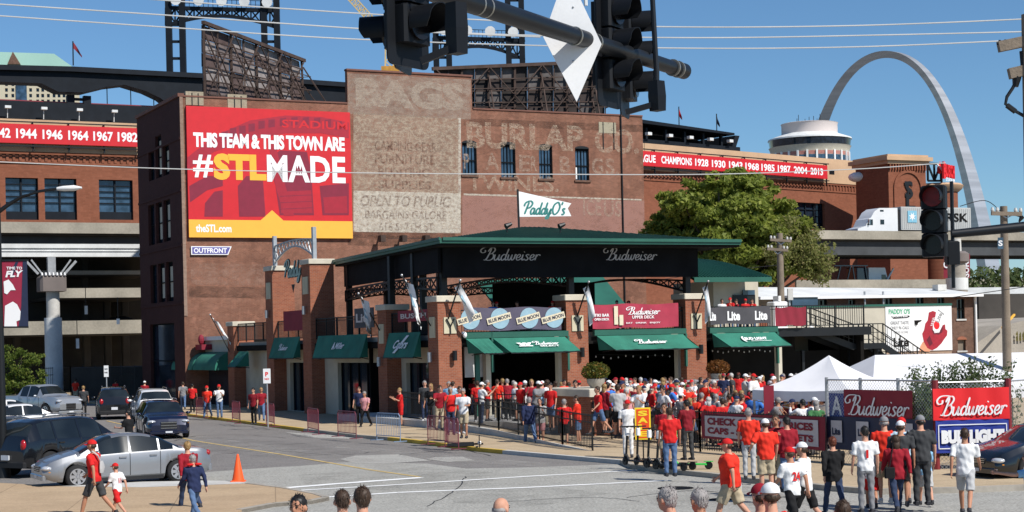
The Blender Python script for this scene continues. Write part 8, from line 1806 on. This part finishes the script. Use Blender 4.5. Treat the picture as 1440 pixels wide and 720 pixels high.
# red-shirted group by the bin
person(ph(1052,575,1.8,.13),1.8,10,'man in bright red T-shirt and light trousers over the fence banner','stand',('shirt','brightred'),('trousers','lightgrey'),None,'grey','cropped',vox=V1,num=None)
person(ph(1076,590,1.76,.13),1.76,350,'broad man in orange-red shirt, white cap and tan shorts before the banner','hips',('shirt','brightred'),('shorts','khaki'),'white',vox=V1,g=1.15,shoe=M_shw)
person(ph(1091,584,1.78,.13),1.78,200,'man in dark red shirt facing the camera beside the white-capped one','phone',('shirt','darkred'),('shorts','khaki'),None,'brown','cropped',vox=V1,skin=1)
person(ph(1106,587,1.74,.13),1.74,340,'person in dark red jacket and jeans right of the facing man','stand',('jacket','darkred'),('trousers','denim'),None,'black','cropped',vox=V1)
person(ph(941,574,1.8,.13),1.8,350,'man in red T-shirt and blue jeans behind the scooters','stand',('shirt','red'),('trousers','denim'),None,'brown','cropped',vox=V1,skin=1,g=1.1)
person(ph(966,563,1.78,.13),1.78,330,'dark-haired man in maroon polo and grey trousers behind the green scooter','stand2',('shirt','maroon'),('trousers','charcoal'),None,'black','cropped',vox=V1,skin=1)
person(ph(934,568,1.8,.13),1.8,200,'man in dark red shirt facing the camera left of the jeans-wearer','stand',('shirt','darkred'),('shorts','khaki'),None,'brown','cropped',vox=V1,skin=1)
person(ph(882,563,1.76,.13),1.76,180,'person all in white with a red cap standing left of the red and yellow sign','stand',('shirt','white'),('trousers','white'),'red',vox=V1)
# front of the ramp
person(ph(744,557,1.8),1.8,345,'man in navy jacket and jeans walking in front of the ramp railing','walk',('jacket','navy'),('trousers','denim'),None,'grey','hair',vox=V1,g=1.15)
person(ph(759,561,1.66),1.66,190,'woman in pale grey top and pink shorts holding a cup beside the ramp railing','phone',('jacket','lightgrey'),('shorts','pink'),None,'brown','hair',vox=V1,fem=True,shoe=M_shw)
person(ph(793,562,1.7),1.7,5,'person in rose red T-shirt and black shorts standing at the ramp end','stand',('shirt','red'),('shorts','black'),None,'grey','cropped',vox=V1)
person(ph(812,557,1.76),1.76,280,'man in red hooded top and denim shorts at the ramp end by the planter wall','phone',('jacket','brightred'),('shorts','denim'),None,'brown','cropped',vox=V1,shoe=M_shw)
# far left
FLF=[(106,533,1.78,('shirt','brightred'),('shorts','khaki'),None,10,'man in bright red shirt near the underpass fence, leftmost of the far walkers'),
(122,531,1.74,('shirt','red'),('trousers','charcoal'),None,0,'person in red behind the grey-shirted man in the far street'),
(117,543,1.78,('shirt','charcoal'),('trousers','black'),None,350,'man in dark grey walking in the street before the black vehicle'),
(162,533,1.74,('shirt','red'),('trousers','denim'),None,20,'person in red visible above the departing black vehicle'),
(203,536,1.74,('shirt','darkred'),('trousers','denim'),'white',0,'person in dark red with white cap above the silver white vehicle'),
(236,530,1.76,('shirt','red'),('trousers','denim'),'white',180,'person in red with white cap left of the far pavement trio'),
(257,536,1.76,('shirt','grey'),('trousers','denim'),None,350,'man in grey T-shirt and jeans on the pavement by the warehouse corner'),
(270,540,1.68,('shirt','red'),('trousers','black'),None,0,'person in red beside the grey T-shirt near the green barrel awning'),
(291,541,1.78,('shirt','brightred'),('trousers','denim'),'red',185,'man in orange-red shirt and red cap walking behind the first barriers'),
(308,541,1.78,('shirt','white'),('trousers','denim'),'red',180,'man in white shirt, red cap and jeans beside the orange-red shirt'),
(356,546,1.74,('shirt','maroon'),('trousers','black'),None,200,'person in maroon in the shade left of the tall pillars'),
(367,544,1.72,('shirt','darkred'),('trousers','denim'),None,170,'person in dark red in the shade beside the maroon one'),
(505,544,1.76,('shirt','navy'),('trousers','black'),None,190,'person in dark navy in the shade left of the pink shirt'),
(513,549,1.66,('shirt','pink'),('trousers','black'),None,200,'grey-haired person in pink shirt in front of the bar wall'),
(563,546,1.72,('shirt','red'),('shorts','red'),None,250,'person in red and white top with red shorts alone before the bar')]
for i,(u,v,h,tp_,bt_,hat,hd,lb) in enumerate(FLF): person(ph(u,v,h,.1 if u>200 else 0),h,hd,lb,('stand','walk','stand2','walk2','phone')[i%5],tp_,bt_,hat,'grey' if 'grey-haired' in lb else ('brown','black','blond')[i%3],'cropped',vox=.024,skin=i%2)
# ramp group
RG=[(597,536,'charcoal','grey',None,180,'man in dark grey T-shirt at the left end of the ramp group'),(606,540,'black','blond','L',200,'blond woman in black beside the dark grey T-shirt'),(617,542,'darkred','brown',None,160,'man in dark red leaning on the ramp railing'),(631,537,'lightblue','grey',None,200,'person in light blue second row of the ramp group'),(636,537,'paleblue','brown',None,30,'taller person in pale blue before the brick corner pillar'),(633,545,'red','grey',None,170,'person in red in front of the light blue pair on the ramp'),(646,544,'brightred','brown',None,150,'man in bright red at the foot of the corner pillar'),(651,547,'white','grey',None,190,'grey-haired person in white beside the bright red one'),(666,531,'darkred','brown','red',10,'person in dark red with red cap just right of the corner pillar'),(671,536,'red','brown',None,350,'broad-backed man in red and dark trousers on the ramp'),(676,538,'white','brown','white',60,'man in white T-shirt and white cap leaning on the ramp railing'),(685,535,'red','grey',None,90,'grey-haired man in red beside the white-capped leaner'),(699,534,'brightred','brown',None,20,'man in bright red polo near the green post'),(707,533,'red','blond',None,330,'fair-haired person in red under the long green awning'),(713,533,'darkred','grey',None,0,'grey-haired person in dark red under the long green awning')]
for i,(u,v,c,hc,hat,hd,lb) in enumerate(RG):
    person(ph(u,v,1.74,.42),1.74,hd,lb,('stand','stand2','reach','stand','phone','cross')[i%6],('shirt',c),(('trousers','shorts')[i%4==3],('darkdenim','charcoal','khaki','denim','black')[i%5]),hat if hat!='L' else None,hc,'long' if hat=='L' else 'cropped',fem=hat=='L',skin=i%2,vox=.024,shoe=M_shw if i%3==0 else None)
# ---- the crowd, each person individually placed and described
rnd=random.Random(42)
ordn=['first','second','third','fourth','fifth','sixth','seventh','eighth','ninth','tenth','eleventh','twelfth','thirteenth','fourteenth','fifteenth','sixteenth','seventeenth','eighteenth','nineteenth','twentieth','twenty-first','twenty-second','twenty-third','twenty-fourth','twenty-fifth','twenty-sixth','twenty-seventh','twenty-eighth']
cols=['red']*6+['brightred']*4+['darkred']*4+['white']*7+['navy','grey','lightblue','pink','black','maroon','cream','charcoal','blue','lightgrey','green']
CN=dict(brightred='bright red',darkred='dark red',lightblue='light blue',navy='navy blue',paleblue='pale blue',lightgrey='light grey')
FA,FB_=G(888,627),G(1161,656); FF=Fr(FA,math.degrees(math.atan2(FB_.y-FA.y,FB_.x-FA.x)))
def row(name,us,v0,z,heads,colsq=None,H=1.73,caps=None,behind=0.,jit=2.2):
    for i,u in enumerate(us):
        c=colsq[i] if colsq and i<len(colsq) else rnd.choice(cols); cap=(caps[i] if caps and i<len(caps) else rnd.choice(['red','red','white',None,None,None,None,'darkred','navy'])); v=v0+rnd.uniform(-jit,jit); hc=rnd.choice(['brown','brown','grey','blond','black','white']); fem=rnd.random()<.35
        h=H+rnd.uniform(-.12,.12)-(.08 if fem else 0); p=ph(u,v,h,z)
        if behind:
            d=ray(u,v); y=FF.loc(p).y
            if y<behind: k=(behind+rnd.uniform(0,1.2)+FF.o.dot(FF.ey))/d.dot(FF.ey); p=Vector((d.x*k,d.y*k,z))
        lb='%s from left in %s, %s top%s'%(ordn[i],name,CN.get(c,c),(', %s cap'%CN.get(cap,cap)) if cap else ', no cap')
        person(p,h,heads+rnd.uniform(-80,80)+(180 if rnd.random()<.4 else 0),lb,rnd.choice(['stand','stand2','phone','cross','hips','stand','reach','armup','walk','walk2']),('jacket' if rnd.random()<.2 else 'shirt',c),(rnd.choice(['trousers','shorts']),rnd.choice(['denim','khaki','black','charcoal','grey','darkdenim'])),cap,hc,'long' if fem and rnd.random()<.6 else rnd.choice(['cropped','hair']),rnd.choice([1.0,1.0,1.15]),skin=rnd.choice([0,0,1,1,2] if rnd.random()<.4 else [0,0,1]),vox=.03,fem=fem,num=((str(rnd.choice([1,4,4,5,13,24,25,48,50]))),F_('white' if c in('red','darkred','navy','brightred') else 'red')) if rnd.random()<.3 and c in('red','darkred','white','navy','lightblue','brightred','lightgrey') else None,group='baseball crowd standing on the bar plaza')
def sp(a,b_,n,j=3): return [a+(b_-a)*(i+.5)/n+rnd.uniform(-j,j) for i in range(n)]
row('row behind the ramp railing',sp(718,817,16,3),536,.42,0,['red','white','red','white','darkred','grey','lightblue','brightred','white','red','cream','red'],jit=3)
row('rear row under the awnings',sp(842,1006,27,3),533,.42,0,jit=3)
row('middle row above the left wall',sp(836,970,18,3),541,.42,0,jit=3)
row('group at the fence corner',[870,893,907,921],549,.13,0,['lightblue','white','pink','maroon'],caps=['white','red',None,'red'],behind=.8)
row('crowd behind the iron fence',sp(897,1066,18,4),556,.13,0,['darkred','navy','brightred','black','darkred','white','grey','navy','brightred','darkred','red','white','red'],behind=.8,jit=4)
row('crowd right of the pots',sp(1008,1062,8,3),525,.42,0,['brightred','navy','white','charcoal','red'])
row('far row beneath the stairs',sp(1066,1152,13,3),528,.42,0,jit=3)
row('crowd under the small tent',sp(1084,1160,13,3),556,.13,0,['white','white','navy','red','darkred','red','black','white','navy','red'],caps=['red','red',None,'red','red','white',None,'red','red',None],behind=2.2,jit=3)
row('crowd left of the tent leg',sp(1026,1078,5,2),548,.13,0,['brightred','red','darkred','grey','white'],behind=2.0)
row('row beside the tent legs',sp(1088,1156,6,3),563,.13,0,behind=.8,jit=2)
row('low row at the counter',sp(1004,1060,5,3),560,.13,0,['grey','darkred','navy','red','white'],behind=.8)
# people on the upper deck behind the banners
UD=[(693,430,'blue'),(699,431,'red'),(728,424,'red'),(777,431,'brightred'),(868,430,'white'),(885,428,'darkred'),(1015,421,'white'),(1027,419,'red'),(1036,421,'darkred'),(1048,424,'red'),(1058,424,'red')]
for i,(u,v,c) in enumerate(UD):
    p=ph(u,v,1.72,4.18) if u>600 else ph(u,v,1.72,4.18)
    y=FP.loc(p); q=Vector((p.x,p.y,4.18))
    d=ray(u,v); k=(4.18+1.72-HC)/d.z if d.z>0 else 80
    F_t=1.2+ (i%3)*.5; s_,z_=FP.fr(u,v,F_t)
    h=max(1.5,min(1.86,z_-4.18)); person(FP.pt(s_,F_t,4.18),h,170+40*(i%3),'%s person from left on the upper deck behind the banners, %s top'%(ordn[i],CN.get(c,c)),('stand','phone','stand2')[i%3],('shirt',c),('trousers','denim'),'red' if i%2 else None,'brown','cropped',vox=.03,group='people on the upper deck')
bpy.data.scenes.remove(TSC)
